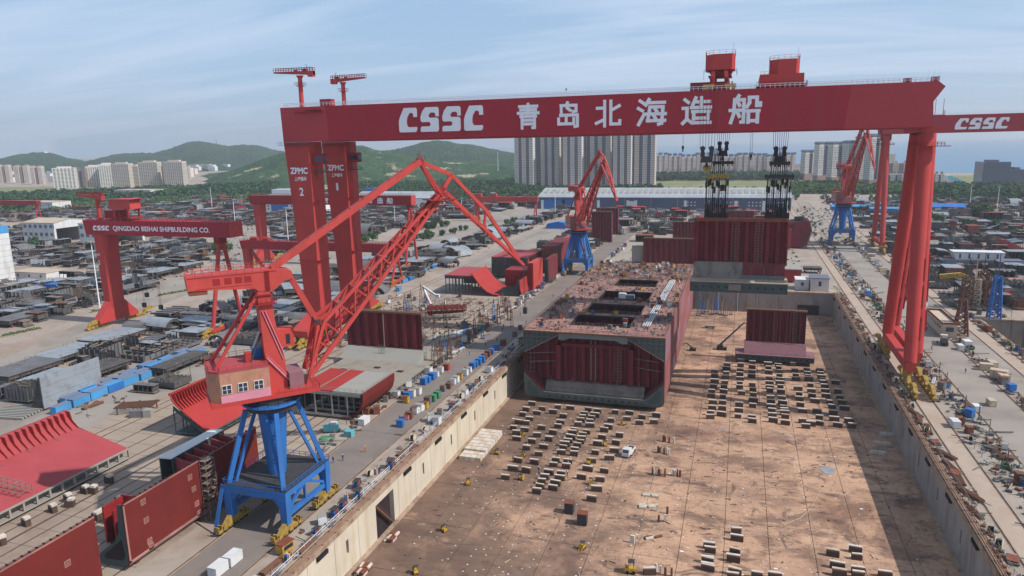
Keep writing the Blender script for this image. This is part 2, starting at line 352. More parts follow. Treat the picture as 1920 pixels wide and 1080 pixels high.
# dock floor of concrete slabs
df = thing('dock_floor', 'stained tan concrete floor of the dry dock', 'floor', (0, 170, DZ)); del df['category']; structure(df)
MB().box(DX0-1.2, DX1+1.2, -60, DY1+1.2, DZ-1.0, DZ-.35).build('sub_base', 'hatch_dark', df, world=True)
nx, ny = 13, 22; sx = (DX1-DX0)/nx; sy = (DY1+60)/ny
slab = MB().box(-sx/2+.06, sx/2-.06, -sy/2+.05, sy/2-.05, -.35, 0).mesh('slab', 'dock_floor')
for i in range(nx):
    for j in range(ny):
        o = bpy.data.objects.new('slab', slab); C.objects.link(o); o.parent = df
        o.location = (DX0+sx*(i+.5), -60+sy*(j+.5)-170, random.uniform(-.012, .012))
# painted marks and scraps on the floor
g = MB(); rm = random.Random(3)
for i in range(-8, 9):
    x = -46+i*1.0
for col in (-70, -66, -60, -55, -52, -47.5, -45, -41, -37, -30.5, -26, -20, -12, -3, 4, 12, 19, 27):
    y = 118+rm.random()*3
    while y < 232:
        if rm.random() < .62:
            s = rm.uniform(.11, .21); x = col+rm.uniform(-.25, .25)
            g.poly([(x-s, y-s*.7, DZ+.03), (x+s, y-s*.7, DZ+.03), (x+s, y+s*.7, DZ+.03), (x-s, y+s*.7, DZ+.03)])
        y += rm.uniform(2.4, 4.2)
for k in range(150):
    x, y, s = rm.uniform(-72, 34), rm.uniform(110, 250), rm.uniform(.08, .22)
    if k % 9 == 0: s *= 2
    g.poly([(x-s, y-s*.6, DZ+.026), (x+s, y-s*.5, DZ+.026), (x+s*.8, y+s*.7, DZ+.026), (x-s, y+s*.5, DZ+.026)])
o = g.build('paint_mark', 'letter_white'); o['kind'] = 'stuff'; o['label'] = 'small white paint marks scattered over the dock floor'
# curved water hose on the floor
g = MB(); pts = [P(1552, 905, DZ), P(1535, 925, DZ), P(1520, 955, DZ), P(1500, 972, DZ), P(1470, 985, DZ), P(1420, 983, DZ)]
for a, b in zip(pts, pts[1:]): g.tube(a+Vector((0, 0, .1)), b+Vector((0, 0, .1)), .06, n=6)
tag(g.build('hose', 'timber'), 'pale hose curving across the bare dock floor', 'hose')
g = MB(); c = P(1552, 882, DZ); g.poly([(c.x+1.9*math.cos(a)*(1+.25*math.sin(3*a)), c.y+2.8*math.sin(a)*(1+.2*math.cos(2*a)), DZ+.035) for a in [i*.35 for i in range(18)]])
structure(g.build('puddle', 'plate_grey'))

# dock walls, panel by panel
def panel_mesh(x, dirx, length, zt, zb, slot=True, name='wall_panel', m='wall_conc'):
    b = MB(); x0, x1 = (x-1.2, x) if dirx > 0 else (x, x+1.2); h = length/2-.05
    if slot:
        s0, s1, za, zb2 = -.5, .5, -4.2, -7.6
        b.box(x0, x1, -h, s0, zb, zt); b.box(x0, x1, s1, h, zb, zt); b.box(x0, x1, s0, s1, za, zt); b.box(x0, x1, s0, s1, zb, zb2)
    else: b.box(x0, x1, -h, h, zb, zt)
    return b.mesh(name, m)
ya, yb = P(711, 1015, DZ).y, P(738, 978, DZ).y      # alcove with stairs in the near wall
def dock_wall(name, label, x, dirx, y0, y1, m, alcove=None):
    w = thing(name, label, 'wall', (x, (y0+y1)/2, DZ))
    pl = 10.0; a = panel_mesh(0, dirx, pl, -.9, DZ, True, 'wall_panel', m); b = panel_mesh(0, dirx, pl, -.9, DZ, False, 'wall_panel', m)
    fend = MB().box(*((-.05, .55) if dirx > 0 else (-.55, .05)), -1.9, 1.9, -2.3, -1.4).mesh('fender', 'rubber')
    y = y0+pl/2; k = 0
    while y < y1:
        if alcove and alcove[0]-pl/2 < y < alcove[1]+pl/2: y += pl; k += 1; continue
        for me, nm in (((a if k % 2 == 0 else b), 'wall_panel'), (fend, 'fender')):
            if nm == 'fender' and k % 2 == 0: continue
            o = bpy.data.objects.new(nm, me); C.objects.link(o); o.parent = w; o.location = (0, y-(y0+y1)/2, -DZ)
        y += pl; k += 1
    d = -1 if dirx > 0 else 1
    MB().box(*sorted((x+d*2.2, x+d*1.25)), y0, y1, DZ-.4, -.95).build('backing', 'hatch_dark', w, world=True)
    MB().box(*sorted((x-d*.6, x+d*2.0)), y0, y1, -.9, .25).build('coping', 'coping', w, world=True)
    MB().box(*sorted((x-d*1.0, x-d*.02)), y0, y1, DZ, DZ+.5).build('foot_kerb', 'coping', w, world=True)
    for q, rr in ((-.25, .13), (.2, .17), (.65, .13), (1.2, .1)):
        MB().tube((x+d*q, y0, .42+rr), (x+d*q, y1, .42+rr), rr, n=6).build('pipe', 'pipe_brown' if q < 1 else 'rail_steel', w, world=True)
    pb = MB(); y = y0
    while y < y1: pb.box(*sorted((x-d*.45, x+d*1.5)), y, y+.3, .25, .44); y += 5
    pb.build('pipe_bearer', 'rail_steel', w, world=True, kind='stuff')
    return w
k0 = -60+10*math.floor((ya+60)/10)
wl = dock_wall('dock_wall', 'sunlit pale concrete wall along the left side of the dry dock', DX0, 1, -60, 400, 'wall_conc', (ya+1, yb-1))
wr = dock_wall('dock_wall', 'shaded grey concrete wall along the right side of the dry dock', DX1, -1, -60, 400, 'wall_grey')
# fill either side of the alcove, its recess and stairs
occ = [y for y in [-55+10*k for k in range(46)] if ya+1-5 < y < yb-1+5]
f0, f1 = min(occ)-5, max(occ)+5
b = MB(); b.box(DX0-1.2, DX0, f0+.05, ya, DZ, -.9); b.box(DX0-1.2, DX0, yb, f1-.05, DZ, -.9); b.box(DX0-1.2, DX0, ya, yb, -3.0, -.9)
b.build('wall_panel', 'wall_conc', wl, world=True)
b = MB(); b.box(DX0-5, DX0-2.3, ya, yb, DZ, -2.9)
b.build('recess', 'wall_grey', wl, world=True)
b = MB(); n = 16; w_ = (yb-ya-1.5)
for i in range(n):
    y = ya+.6+w_*i/n; z = -3.4-8*i/n; b.box(DX0-1.1, DX0-.1, y, y+w_/n*.8, z-.12, z)
for xx in (DX0-1.1, DX0-.1): b.beam((xx, ya+.6, -3.5), (xx, yb-.9, -11.5), .1, .3); b.beam((xx, ya+.6, -2.4), (xx, yb-.9, -10.4), .07)
tag(b.build('staircase', 'rusty'), 'rusty steel staircase in the alcove of the left dock wall', 'stairs')
# end wall
we = thing('dock_wall', 'grey concrete wall closing the far end of the dry dock', 'wall', (-15, DY1, DZ))
y = DX0; i = 0
while y < DX1-.1:
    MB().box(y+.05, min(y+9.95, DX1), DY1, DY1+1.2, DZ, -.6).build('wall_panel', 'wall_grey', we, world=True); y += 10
MB().box(DX0-2, DX1+2, DY1-.5, DY1+4, -.6, .25).build('coping', 'coping', we, world=True)
b = MB(); b.box(31.5, 42, DY1-.35, DY1-.02, DZ, DZ+5.2); b.build('door_opening', 'hatch_dark', we, world=True)
# second dock
MB().box(EX0-1, EX1+1, -60, EY1+1, DZ-1, DZ).build('dock_floor', 'dock_floor')['kind'] = 'structure'
w2 = thing('dock_wall', 'concrete wall of the second dock at the right edge of the yard', 'wall', (EX0, 180, DZ))
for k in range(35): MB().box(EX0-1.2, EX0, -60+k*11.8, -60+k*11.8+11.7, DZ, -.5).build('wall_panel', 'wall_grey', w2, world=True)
MB().box(EX0-1.6, EX0+.4, -60, EY1, -.5, .25).build('coping', 'coping', w2, world=True)
w3 = thing('dock_wall', 'grey end wall of the second dock beside the blue lattice mast', 'wall', (140, EY1, DZ))
for k in range(7): MB().box(EX0+.05+k*12.4, EX0+k*12.4+12.3, EY1, EY1+1.2, DZ, -.3).build('wall_panel', 'wall_grey', w3, world=True)
MB().box(EX0, EX1, EY1-.4, EY1+2, -.3, .25).build('coping', 'coping', w3, world=True)

# quay surfaces (each sheet 4 mm above the one below)
def sheet(name, x0, x1, y0, y1, z, m):
    return structure(MB().poly([(x0, y0, z), (x1, y0, z), (x1, y1, z), (x0, y1, z)]).build(name, m))
sheet('quay_paving', -87.2, -80.9, -60, 700, .004, 'quay_conc')
sheet('quay_road', -101.4, -88.4, -60, 900, .006, 'asphalt')
sheet('quay_paving', -109, -102.2, -60, 900, .004, 'quay_conc')
sheet('quay_paving', 50.9, 53.4, -60, 980, .004, 'quay_conc')
sheet('rail_bed', 54.4, 58.6, -60, 980, .006, 'rail_bed')
sheet('quay_paving', 59.4, 68.5, -60, 980, .004, 'quay_conc')
sheet('quay_road', 69.5, 81.6, -60, 1000, .006, 'road')
sheet('quay_road', 86.5, 93.0, -60, 900, .004, 'road')
sheet('rail_bed', 93.8, 98.6, -60, 900, .006, 'rail_bed')
sheet('quay_paving', -78, 48, 402, 560, .004, 'quay_conc')
# concrete aprons and roads of the left yard
def strip(name, pts, z, m):
    b = MB()
    b.poly([(x, y, z) for x, y in pts]); return structure(b.build(name, m))
strip('yard_road', [(-283, 120), (-255, 120), (-264, 214), (-284, 265), (-306, 374), (-308, 415), (-262, 470), (-236, 520), (-222, 607), (-214, 860), (-262, 860), (-292, 690), (-282, 540), (-310, 470), (-345, 420), (-341, 330), (-318, 300), (-280, 210)], .004, 'road')
strip('yard_road', [(-345, 400), (-341, 430), (-400, 540), (-480, 640), (-560, 640), (-420, 500)], .008, 'road')
strip('yard_road', [(-160, 250), (-150, 250), (-150, 900), (-182, 900), (-182, 420), (-160, 380)], .004, 'road')
strip('yard_paving', [(-250, 60), (-182, 60), (-182, 300), (-205, 300), (-232, 190)], .004, 'road')
strip('yard_paving', [(-182, 60), (-109.3, 60), (-109.3, 350), (-150, 350), (-160, 240), (-182, 240)], .006, 'apron')
# crane rails
def rails(label, xs, y0, y1, group):
    for k, x in enumerate(xs):
        b = MB(); b.box(x-.32, x+.32, y0, y1, .0, .05); b.m(1).box(x-.07, x+.07, y0, y1, .05, .2)
        tag(b.build('crane_rail', ['coping', 'rail_steel']), label+[', the one nearer the dock', ', the one farther from the dock'][k], 'rail', group)
rails('crane rail along the asphalt road left of the dock', (-88, -101.7), -60, 900, 'rails of the left quay')
rails('rail under the big red crane right of the dock', (54, 59), -60, 980, 'gantry rails right of the dock')
rails('crane rail along the grey road of the right quay', (69, 82.2), -60, 980, 'jib crane rails of the right quay')
rails('crane rail next to the second dock', (93.4, 98.9), -60, 900, 'rails beside the second dock')
rails('crane rail crossing the left assembly yard', (-171.5, -175), -60, 800, 'gantry rails left of the dock')
# faint grooves in the left assembly yard
b = MB()
for x in (-112, -116, -120, -124, -128, -132, -136, -140, -144, -148, -152, -158, -164): b.box(x-(.2 if x % 3 else .5), x+.2, 60, 350, .008, .03)
for k in range(30): b.box(-181, -110, 62+k*6.1, 62.12+k*6.1, .008, .02)
o = b.build('groove', 'rail_steel'); o['kind'] = 'structure'

# ---------------- hills ----------------
def vnoise(x, y, seed):
    h = lambda i, j: np.modf(np.abs(np.sin(i*127.1+j*311.7+seed*74.7)*43758.5453))[0]
    i, j = np.floor(x), np.floor(y); fx, fy = x-i, y-j; fx = fx*fx*(3-2*fx); fy = fy*fy*(3-2*fy)
    return (h(i, j)*(1-fx)+h(i+1, j)*fx)*(1-fy)+(h(i, j+1)*(1-fx)+h(i+1, j+1)*fx)*fy
def fbm(x, y, seed, o=5):
    a, t, s = .5, 0, 0
    for k in range(o): t = t+a*vnoise(x, y, seed+k); s += a; x = x*2.03; y = y*2.03; a *= .5
    return t/s
def hill_material(name, base, open_amt):
    m = mat(name, base, rough=.95, var=.25, scale=.02, dirt=srgb(66, 90, 56), damt=.4, dscale=.008, bump=.0, spec=.05)
    t = m.node_tree; b = t.nodes['Principled BSDF']; n = t.nodes.new; l = t.links.new
    src = b.inputs['Base Color'].links[0].from_socket; geo = [x for x in t.nodes if x.type == 'NEW_GEOMETRY'][0]
    k = n('ShaderNodeTexNoise'); k.inputs['Scale'].default_value = .09; k.inputs['Detail'].default_value = 4; l(geo.outputs['Position'], k.inputs['Vector'])
    r = n('ShaderNodeMapRange'); r.inputs[1].default_value = .35; r.inputs[2].default_value = .62; r.inputs[3].default_value = .55; r.inputs[4].default_value = 1.25; l(k.outputs[0], r.inputs[0])
    s = n('ShaderNodeVectorMath'); s.operation = 'SCALE'; l(src, s.inputs[0]); l(r.outputs[0], s.inputs['Scale'])
    out = s.outputs[0]
    if open_amt:
        k2 = n('ShaderNodeTexNoise'); k2.inputs['Scale'].default_value = .011; k2.inputs['Detail'].default_value = 6; l(geo.outputs['Position'], k2.inputs['Vector'])
        r2 = n('ShaderNodeMapRange'); r2.inputs[1].default_value = .62; r2.inputs[2].default_value = .66; r2.inputs[4].default_value = open_amt; l(k2.outputs[0], r2.inputs[0])
        x = n('ShaderNodeMix'); x.data_type = 'RGBA'; l(r2.outputs[0], x.inputs[0]); l(out, x.inputs[6]); x.inputs[7].default_value = (*srgb(176, 160, 134), 1); out = x.outputs[2]
    l(out, b.inputs['Base Color']); M[name] = m
hill_material('hill_green', srgb(48, 70, 52), 0); hill_material('hill_open', srgb(52, 76, 50), .7)
def hill(name, prof, d_ridge, d_front, d_back, m, seed, na=320, nd=110, rough=6.0):
    # prof: silhouette (photo x, photo y) at the ridge distance; terrain rises from d_front to the ridge and falls to d_back
    az = []; hz = []
    for px, py in prof:
        d = ray(px, py); hh = math.hypot(d.x, d.y); az.append(math.atan2(d.x, d.y)); hz.append(CAMZ+d.z/hh*d_ridge)
    T, A = np.meshgrid(np.linspace(0, 1, nd+1), np.linspace(az[0], az[-1], na+1), indexing='ij')
    D = d_front+(d_back-d_front)*T; Hh = np.interp(A, az, hz)
    u = np.clip(np.where(D < d_ridge, (D-d_front)/(d_ridge-d_front), 1-(D-d_ridge)/(d_back-d_ridge)), 0, 1); sh = u*u*(3-2*u)
    X, Y_ = D*np.sin(A), D*np.cos(A); sp = fbm(X/420, Y_/420, seed)-.5; rg = np.random.default_rng(int(seed*10))
    Z = Hh*(sh+sp*.9*sh*(1-sh)*2)+(fbm(X/55, Y_/55, seed+9)-.5)*rough*2.2*np.minimum(1, sh*3)+(rg.random(X.shape)-.5)*rough*.75*np.minimum(1, sh*4)-2.0*(1-np.minimum(1, sh*8))
    secs = [[(X[j, i], Y_[j, i], Z[j, i]) for i in range(na+1)] for j in range(nd+1)]
    b = MB(); b.loft(secs, closed=False)
    return structure(b.build(name, m, smooth=True))
hill('hill', [(-160, 310), (0, 299), (30, 292), (60, 287), (80, 286), (105, 290), (130, 298), (160, 304), (200, 294), (230, 289), (290, 288), (320, 281), (345, 269), (375, 265), (405, 271), (430, 275), (455, 273), (485, 273), (510, 281), (560, 290), (640, 300)], 4300, 2900, 5600, 'hill_green', 1.3, rough=9)
hill('hill', [(600, 300), (650, 292), (690, 288), (720, 284), (750, 279), (790, 268), (815, 264), (840, 266), (865, 272), (890, 273), (920, 280), (960, 288), (1000, 296), (1060, 306)], 3000, 2050, 4000, 'hill_green', 5.1, rough=7)
hill('hill', [(330, 352), (380, 342), (430, 325), (470, 309), (500, 297), (530, 287), (580, 277), (640, 272), (680, 275), (710, 284), (760, 293), (800, 300), (850, 306), (900, 309), (960, 312), (1020, 322), (1080, 336)], 2050, 1500, 2900, 'hill_open', 3.7, rough=5)
# ================= lettering =================
GLY = {  # strokes on a 100 x 100 grid: polylines, thick pen
 'qing': [[(8, 90), (92, 90)], [(14, 76), (86, 76)], [(50, 100), (50, 63)], [(2, 62), (98, 62)], [(20, 52), (20, -2)], [(80, 52), (80, 0), (70, 0)], [(14, 48), (86, 48)], [(22, 32), (78, 32)], [(22, 16), (78, 16)]],
 'dao': [[(50, 100), (44, 88)], [(20, 88), (88, 88), (88, 64), (74, 62)], [(22, 88), (22, 46)], [(48, 78), (62, 68)], [(18, 48), (94, 48), (94, 2), (82, 0)], [(10, 34), (10, 12), (78, 12), (78, 34)], [(44, 40), (44, 14)]],
 'bei': [[(36, 100), (36, -2)], [(4, 72), (34, 72)], [(0, 10), (36, 26)], [(62, 100), (62, 6), (100, 6), (100, 20)], [(64, 62), (98, 80)]],
 'hai': [[(6, 96), (22, 84)], [(0, 66), (17, 55)], [(2, 0), (22, 40)], [(40, 100), (28, 78)], [(36, 87), (98, 87)], [(44, 70), (92, 70), (88, 4), (76, 0)], [(44, 70), (36, 14)], [(26, 42), (102, 42)], [(34, 15), (100, 15)], [(62, 64), (69, 52)], [(58, 36), (65, 24)]],
 'zao': [[(6, 94), (20, 82)], [(0, 60), (15, 60), (15, 22)], [(0, 0), (16, 18)], [(16, 16), (34, 2), (100, 2)], [(46, 100), (36, 74)], [(42, 84), (96, 84)], [(66, 100), (66, 62)], [(30, 62), (100, 62)], [(40, 46), (40, 16)], [(92, 46), (92, 16)], [(35, 46), (97, 46)], [(40, 20), (92, 20)]],
 'chuan': [[(28, 102), (20, 88)], [(14, 86), (48, 86)], [(14, 88), (12, 34), (2, -2)], [(47, 86), (47, 0), (38, 0)], [(-2, 46), (46, 46)], [(26, 76), (32, 64)], [(26, 36), (32, 22)], [(66, 94), (66, 74), (58, 58)], [(64, 94), (92, 94), (92, 62), (104, 62), (104, 72)], [(64, 42), (64, -2)], [(96, 42), (96, -2)], [(59, 42), (101, 42)], [(64, 4), (96, 4)]],
}
CS = {
 'C': [(30, 100), (92, 100), (98, 93), (98, 62), (78, 62), (78, 74), (72, 79), (60, 79), (47, 62), (44, 48), (44, 30), (52, 21), (94, 21), (97, 17), (94, 5), (88, 0), (8, 0), (2, 6), (2, 46), (8, 62)],
 'S': [(30, 100), (92, 100), (98, 93), (98, 62), (80, 62), (80, 73), (74, 78), (56, 78), (46, 68), (46, 61), (52, 57), (90, 57), (96, 50), (96, 8), (90, 0), (4, 0), (2, 4), (4, 18), (10, 22), (48, 22), (54, 28), (54, 35), (48, 40), (10, 40), (4, 46), (4, 62), (14, 84)],
}
LET = 'letter_white'
def glyph(parent, key, x0, z0, w, h, y, pen=13, step=.004, name='character'):
    b = MB(); k = 0
    for line in GLY[key]:
        for (a, c), (d, e) in zip(line, line[1:]):
            p = Vector((x0+a/100*w, 0, z0+c/100*h)); q = Vector((x0+d/100*w, 0, z0+e/100*h)); u = (q-p).normalized()
            hw = pen/200*(h if abs(u.x) > .7 else w); p -= u*hw*.85; q += u*hw*.85; s = Vector((-u.z, 0, u.x))*hw
            yy = y-.03-k*step; k += 1; v = Vector((0, yy, 0))
            b.poly([p+s+v, p-s+v, q-s+v, q+s+v])
    return b.build(name, LET, parent, world=True)
def cssc(parent, spans, z0, z1, y, slant=0.0):
    for ch, (a, c) in zip('CSSC', spans):
        b = MB(); b.prism([(u/100, v/100) for u, v in CS[ch]], (a, y-.05, z0), (c-a, 0, 0), (slant*(z1-z0), 0, z1-z0), (0, .04, 0))
        b.build('letter', LET, parent, world=True)
def text(parent, s, x0, z0, h, y, width=None, bold=.02, spacing=1.0, axis='x', name='lettering'):
    cu = bpy.data.curves.new('t', 'FONT'); cu.body = s; cu.size = 1; cu.offset = bold; cu.space_character = spacing; cu.resolution_u = 3
    o = bpy.data.objects.new('t', cu); C.objects.link(o)
    dg = bpy.context.evaluated_depsgraph_get(); me = bpy.data.meshes.new_from_object(o.evaluated_get(dg)); bpy.data.objects.remove(o)
    n = len(me.vertices); co = np.empty(n*3, 'f'); me.vertices.foreach_get('co', co); co = co.reshape(-1, 3)
    if n == 0: return None
    mn, mx_ = co.min(0), co.max(0); sc_ = h/(mx_[1]-mn[1]); sx_ = width/(mx_[0]-mn[0]) if width else sc_
    out = np.empty_like(co); U = (co[:, 0]-mn[0])*sx_; V_ = (co[:, 1]-mn[1])*sc_
    out[:, 0] = x0+U; out[:, 1] = y-.03; out[:, 2] = z0+V_
    me.vertices.foreach_set('co', out.ravel()); me.update(); me.materials.clear(); me.materials.append(M[LET])
    ob = bpy.data.objects.new(name, me); C.objects.link(ob); ob.parent = parent; ob.matrix_parent_inverse = WM[parent.name].inverted(); ob['kind'] = 'stuff'
    return ob

# ================= goliath cranes =================
def bogie_set(b, x, y0, y1, z=0):
    # b uses slots 0 yellow, 1 dark: equaliser beams over pairs of wheels
    n = max(2, int((y1-y0)/2.2)); d = (y1-y0)/n
    for i in range(n):
        y = y0+d*(i+.5)
        b.m(0).box(x-.55, x+.55, y-d*.44, y+d*.44, z+.75, z+1.5)
        b.m(1).tube((x-.35, y, z+.55), (x+.35, y, z+.55), .5, n=8)
    for i in range(0, n, 2):
        y = y0+d*(i+1); b.m(0).prism([(-d*.8, 0), (d*.8, 0), (d*.25, 1.1), (-d*.25, 1.1)], (x-.4, y, z+1.5), (0, 1, 0), (0, 0, 1), (.8, 0, 0))
    for i in range(0, n, 4):
        y = y0+d*(i+2); b.m(0).prism([(-d*1.7, 0), (d*1.7, 0), (d*.6, 1.7), (-d*.6, 1.7)], (x-.6, y, z+2.6), (0, 1, 0), (0, 0, 1), (1.2, 0, 0))
    return b
def maint_crane(par, x, y, z, sgn, h=10.5, boom=9.5, back=4.5):
    b = MB(); b.tube((x, y, z), (x, y, z+h), .95, .85, n=14); b.tube((x, y, z+h*.72), (x, y, z+h*.74), 1.7, n=12)
    b.rail([(x-1.6, y-1.6, z+h*.74), (x+1.6, y-1.6, z+h*.74), (x+1.6, y+1.6, z+h*.74), (x-1.6, y+1.6, z+h*.74), (x-1.6, y-1.6, z+h*.74)], 1.2, 1.6, .09)
    b.tube((x, y, z+h), (x, y, z+h+1.0), .9, 1.5, n=12)
    b.build('post', 'crane_red', par, world=True)
    b = MB(); t = z+h+1
    b.prism([(-back, .0), (boom, 1.3), (boom, 1.8), (-back, 1.6)], (x, y-.8, t), (sgn, 0, 0.0), (0, 0, 1), (0, 1.6, 0))
    b.box(*sorted((x-sgn*back, x-sgn*(back-2.4))), y-1, y+1, t-.6, t+1.6)
    b.build('jib', 'crane_red', par, world=True)
    b = MB(); A = (x-sgn*back, y-.8, t+1.62); B = (x+sgn*boom, y-.8, t+1.82)
    b.rail([A, B], 1.3, 1.2, .13); b.rail([(A[0], y+.8, A[2]), (B[0], y+.8, B[2])], 1.3, 1.2, .13); b.rail([A, (A[0], y+.8, A[2])], 1.15, 1.3, .09)
    b.box(*sorted((x-sgn*3.6, x-sgn*1.8)), y-.6, y+.6, t+1.6, t+2.5); b.box(*sorted((x+sgn*1, x+sgn*2.2)), y-.5, y+.5, t+1.7, t+2.2)
    b.beam((x-sgn*3.4, y, t+1.6), (x-sgn*3.6, y, t+3.9), .14); b.beam((x-sgn*3.6, y, t+3.9), (x-sgn*2.8, y, t+4.1), .14)
    b.build('walkway', 'dark_red', par, world=True, kind='stuff')
def hook_block(par, x, y, zt, zb, spread, n, name='hook_block'):
    b = MB()
    for sgx in (-1, 1):
        b.tube((x+sgx*spread*.28, y-.35, zb+2.6), (x+sgx*spread*.28, y+.35, zb+2.6), .85, n=12)
        b.prism([(-.8, 0), (.8, 0), (.5, 2.4), (-.5, 2.4)], (x+sgx*spread*.28, y-.2, zb), (1, 0, 0), (0, 0, 1), (0, .4, 0))
    b.prism([(-spread*.4, 0), (spread*.4, 0), (spread*.34, 2.0), (-spread*.34, 2.0)], (x, y-.4, zb-2.0), (1, 0, 0), (0, 0, 1), (0, .8, 0)); b.prism([(-.7, 0), (.7, 0), (.3, 1.6), (-.3, 1.6)], (x, y-.3, zb-3.6), (1, 0, 0), (0, 0, 1), (0, .6, 0))
    b.build(name, 'steel_dark', par, world=True)
    b = MB()
    for i in range(n):
        u = (i/(n-1)-.5); b.tube((x+u*spread*1.2, y+random.uniform(-.3, .3), zt), (x+u*spread*.9, y, zb+2.6), .06, n=4, caps=False)
    b.build('hoist_rope', 'cable', par, world=True, kind='stuff')
def lift_beam(par, x, y, z, w, m='steel_dark'):
    b = MB(); b.box(x-w/2, x+w/2, y-.45, y+.45, z-.55, z+.55)
    for i in range(5): xx = x-w/2+.5+(w-1)*i/4; b.box(xx-.18, xx+.18, y-.6, y+.6, z-1.2, z+.8)
    b.build('lifting_beam', m, par, world=True)

GZ0, GZ1 = 82.5, 96.2
gc = thing('gantry_crane', 'huge red gantry crane spanning the dock with white CSSC lettering and two hoist trolleys', 'gantry crane', (-60, 267.5, 0), group='goliath gantry cranes')
YF, YR = 255.0, 283.0; GW = 9.0
prof = [(-177.6, GZ1-.2), (-177.2, GZ0), (55.8, GZ0), (55.3, 90.2), (58.2, 94.6), (56.2, GZ1)]
b = MB(); b.m(0).prism(prof, (0, YF, 0), (1, 0, 0), (0, 0, 1), (0, GW, 0)); b.build('girder', ['girder_red'], gc, world=True)
girder = gc
b = MB(); b.prism(prof, (0, YR, 0), (1, 0, 0), (0, 0, 1), (0, GW, 0)); b.build('girder', 'girder_red', gc, world=True)
# thin sheets in a paler red over both girder end sections
MB().prism([(-177.5, GZ1-.22), (-177.1, GZ0+.02), (-156.2, GZ0+.02), (-157, GZ1-.22)], (0, YF-.02, 0), (1, 0, 0), (0, 0, 1), (0, .018, 0)).build('end_plate', 'girder_pale', gc, world=True)
MB().prism([(31.9, GZ1-.04), (30.6, GZ0+.02), (55.7, GZ0+.02), (55.2, 90.2), (58.1, 94.6), (56.1, GZ1-.04)], (0, YF-.02, 0), (1, 0, 0), (0, 0, 1), (0, .018, 0)).build('end_plate', 'girder_pale', gc, world=True)
# bottom flange and lug row
b = MB(); b.box(-157, 55.5, YF-.25, YF+GW+.25, GZ0-.12, GZ0-.02); b.box(-157, 55.5, YR-.25, YR+GW+.25, GZ0-.12, GZ0-.02)
b.build('flange', 'dark_red', gc, world=True)
b = MB(); x = -150
while x < 52: b.box(x-.2, x+.2, YF-.12, YF-.0, GZ0+.75, GZ0+1.15); x += 5.3
b.box(-157, 30, YF-.06, YF, GZ0+.55, GZ0+.68)
b.build('lug', 'crane_red', gc, world=True, kind='stuff')
cssc(gc, [(-125.5, -117.5), (-116.6, -108.6), (-107.7, -99.8), (-98.9, -91.0)], 85.1, 94.1, YF)
for key, (a, c) in zip(('qing', 'dao', 'bei', 'hai', 'zao', 'chuan'), ((-78.2, -69.7), (-63.8, -55.1), (-49.5, -40.6), (-34.9, -25.2), (-19.9, -10.3), (-4.5, 5.0))):
    glyph(gc, key, a+.3, 85.6, c-a-.6, 8.3, YF)
# railing and top walkway
b = MB(); b.rail([(-177.4, YF+.15, GZ1), (56, YF+.15, GZ1)], 1.3, 1.5, .13); b.rail([(-177.4, YF+GW-.2, GZ1), (56, YF+GW-.2, GZ1)], 1.4, 1.5, .12)
b.rail([(-177.4, YF, GZ1), (-177.4, YR+GW, GZ1)], 1.15, 1.6, .07)
for x in (53.5, 55, 56.5): b.beam((x, YF+.5, GZ1), (x, YF+.5, GZ1+3.2), .08)
b.build('railing', 'letter_white', gc, world=True, kind='stuff')
b = MB()
for x in (-60, -4): b.beam((x, YF+.5, GZ1), (x, YF+.5, GZ1+2.2), .12); b.cbox((x, YF+.5, GZ1+2.3), (.5, .5, .5))
b.box(-165, -158, YF-1.2, YF, GZ1-1.6, GZ1-1.45); b.rail([(-171, YF-1.2, GZ1-2.2), (-158, YF-1.2, GZ1-2.2)], 1.0, 1.5, .07); b.box(-171, -158, YF-1.2, YF, GZ1-2.3, GZ1-2.2)
b.box(47, 49, YF+1, YF+3, GZ1, GZ1+1.4); b.box(54.6, 56.6, YF+1, YF+3, GZ1, GZ1+1.5); b.box(-160.5, -155.5, YF+2, YF+5, GZ1, GZ1+2.6)
b.build('top_gear', 'dark_red', gc, world=True, kind='stuff')
# inspection ladder cage at the right end
b = MB()
for x in (56.2, 58.4): b.beam((x, YF+1, 86.2), (x, YF+1, 91), .12)
b.box(56, 58.8, YF, YF+2, 86.0, 86.2); b.rail([(58.7, YF, 86.2), (58.7, YF+2, 86.2)], 1.2, 1, .08)
b.build('ladder_cage', 'crane_red', gc, world=True, kind='stuff')
# rigid legs: two tapering box columns with flared feet
for yc, sg in ((YF, -1), (YR, 1)):
    y0, y1 = yc, yc+GW
    secs = []
    for z, xa, xb in ((GZ0-.12, -177.2, -164.5), (70, -176.3, -164.3), (40, -174.6, -164.4), (10, -172.9, -164.6)):
        c_ = 1.5; t = min(1, (GZ0-z)/60); ya_, yb_ = y0+.6*t, y1-.6*t
        secs.append([(xa, ya_, z), (xb-c_, ya_, z), (xb, ya_+c_*1.6, z), (xb, yb_-c_, z), (xb-c_, yb_, z), (xa, yb_, z)])
    MB().loft(secs).build('leg', ['crane_red'], gc, world=True)
    zf = 4.6
    if sg < 0: pf = [(y1-.6, 10), (y0+.6, 10), (y0+.6, 12), (y0-12, zf+2.4), (y0-12, zf), (y1-.6, zf)]
    else: pf = [(y0+.6, 10), (y1-.6, 10), (y1-.6, 12), (y1+12.4, zf+2.4), (y1+12.4, zf), (y0+.6, zf)]
    MB().prism([(p, q) for p, q in pf], (-172.4, 0, 0), (0, 1, 0), (0, 0, 1), (7.4, 0, 0)).build('foot', 'crane_red', gc, world=True)
    b = MB()
    for z in (34, 58): b.box(-175.2+.0, -164.2, y0+.3, y1-.3, z, z+.12)
    b.build('seam', 'dark_red', gc, world=True)
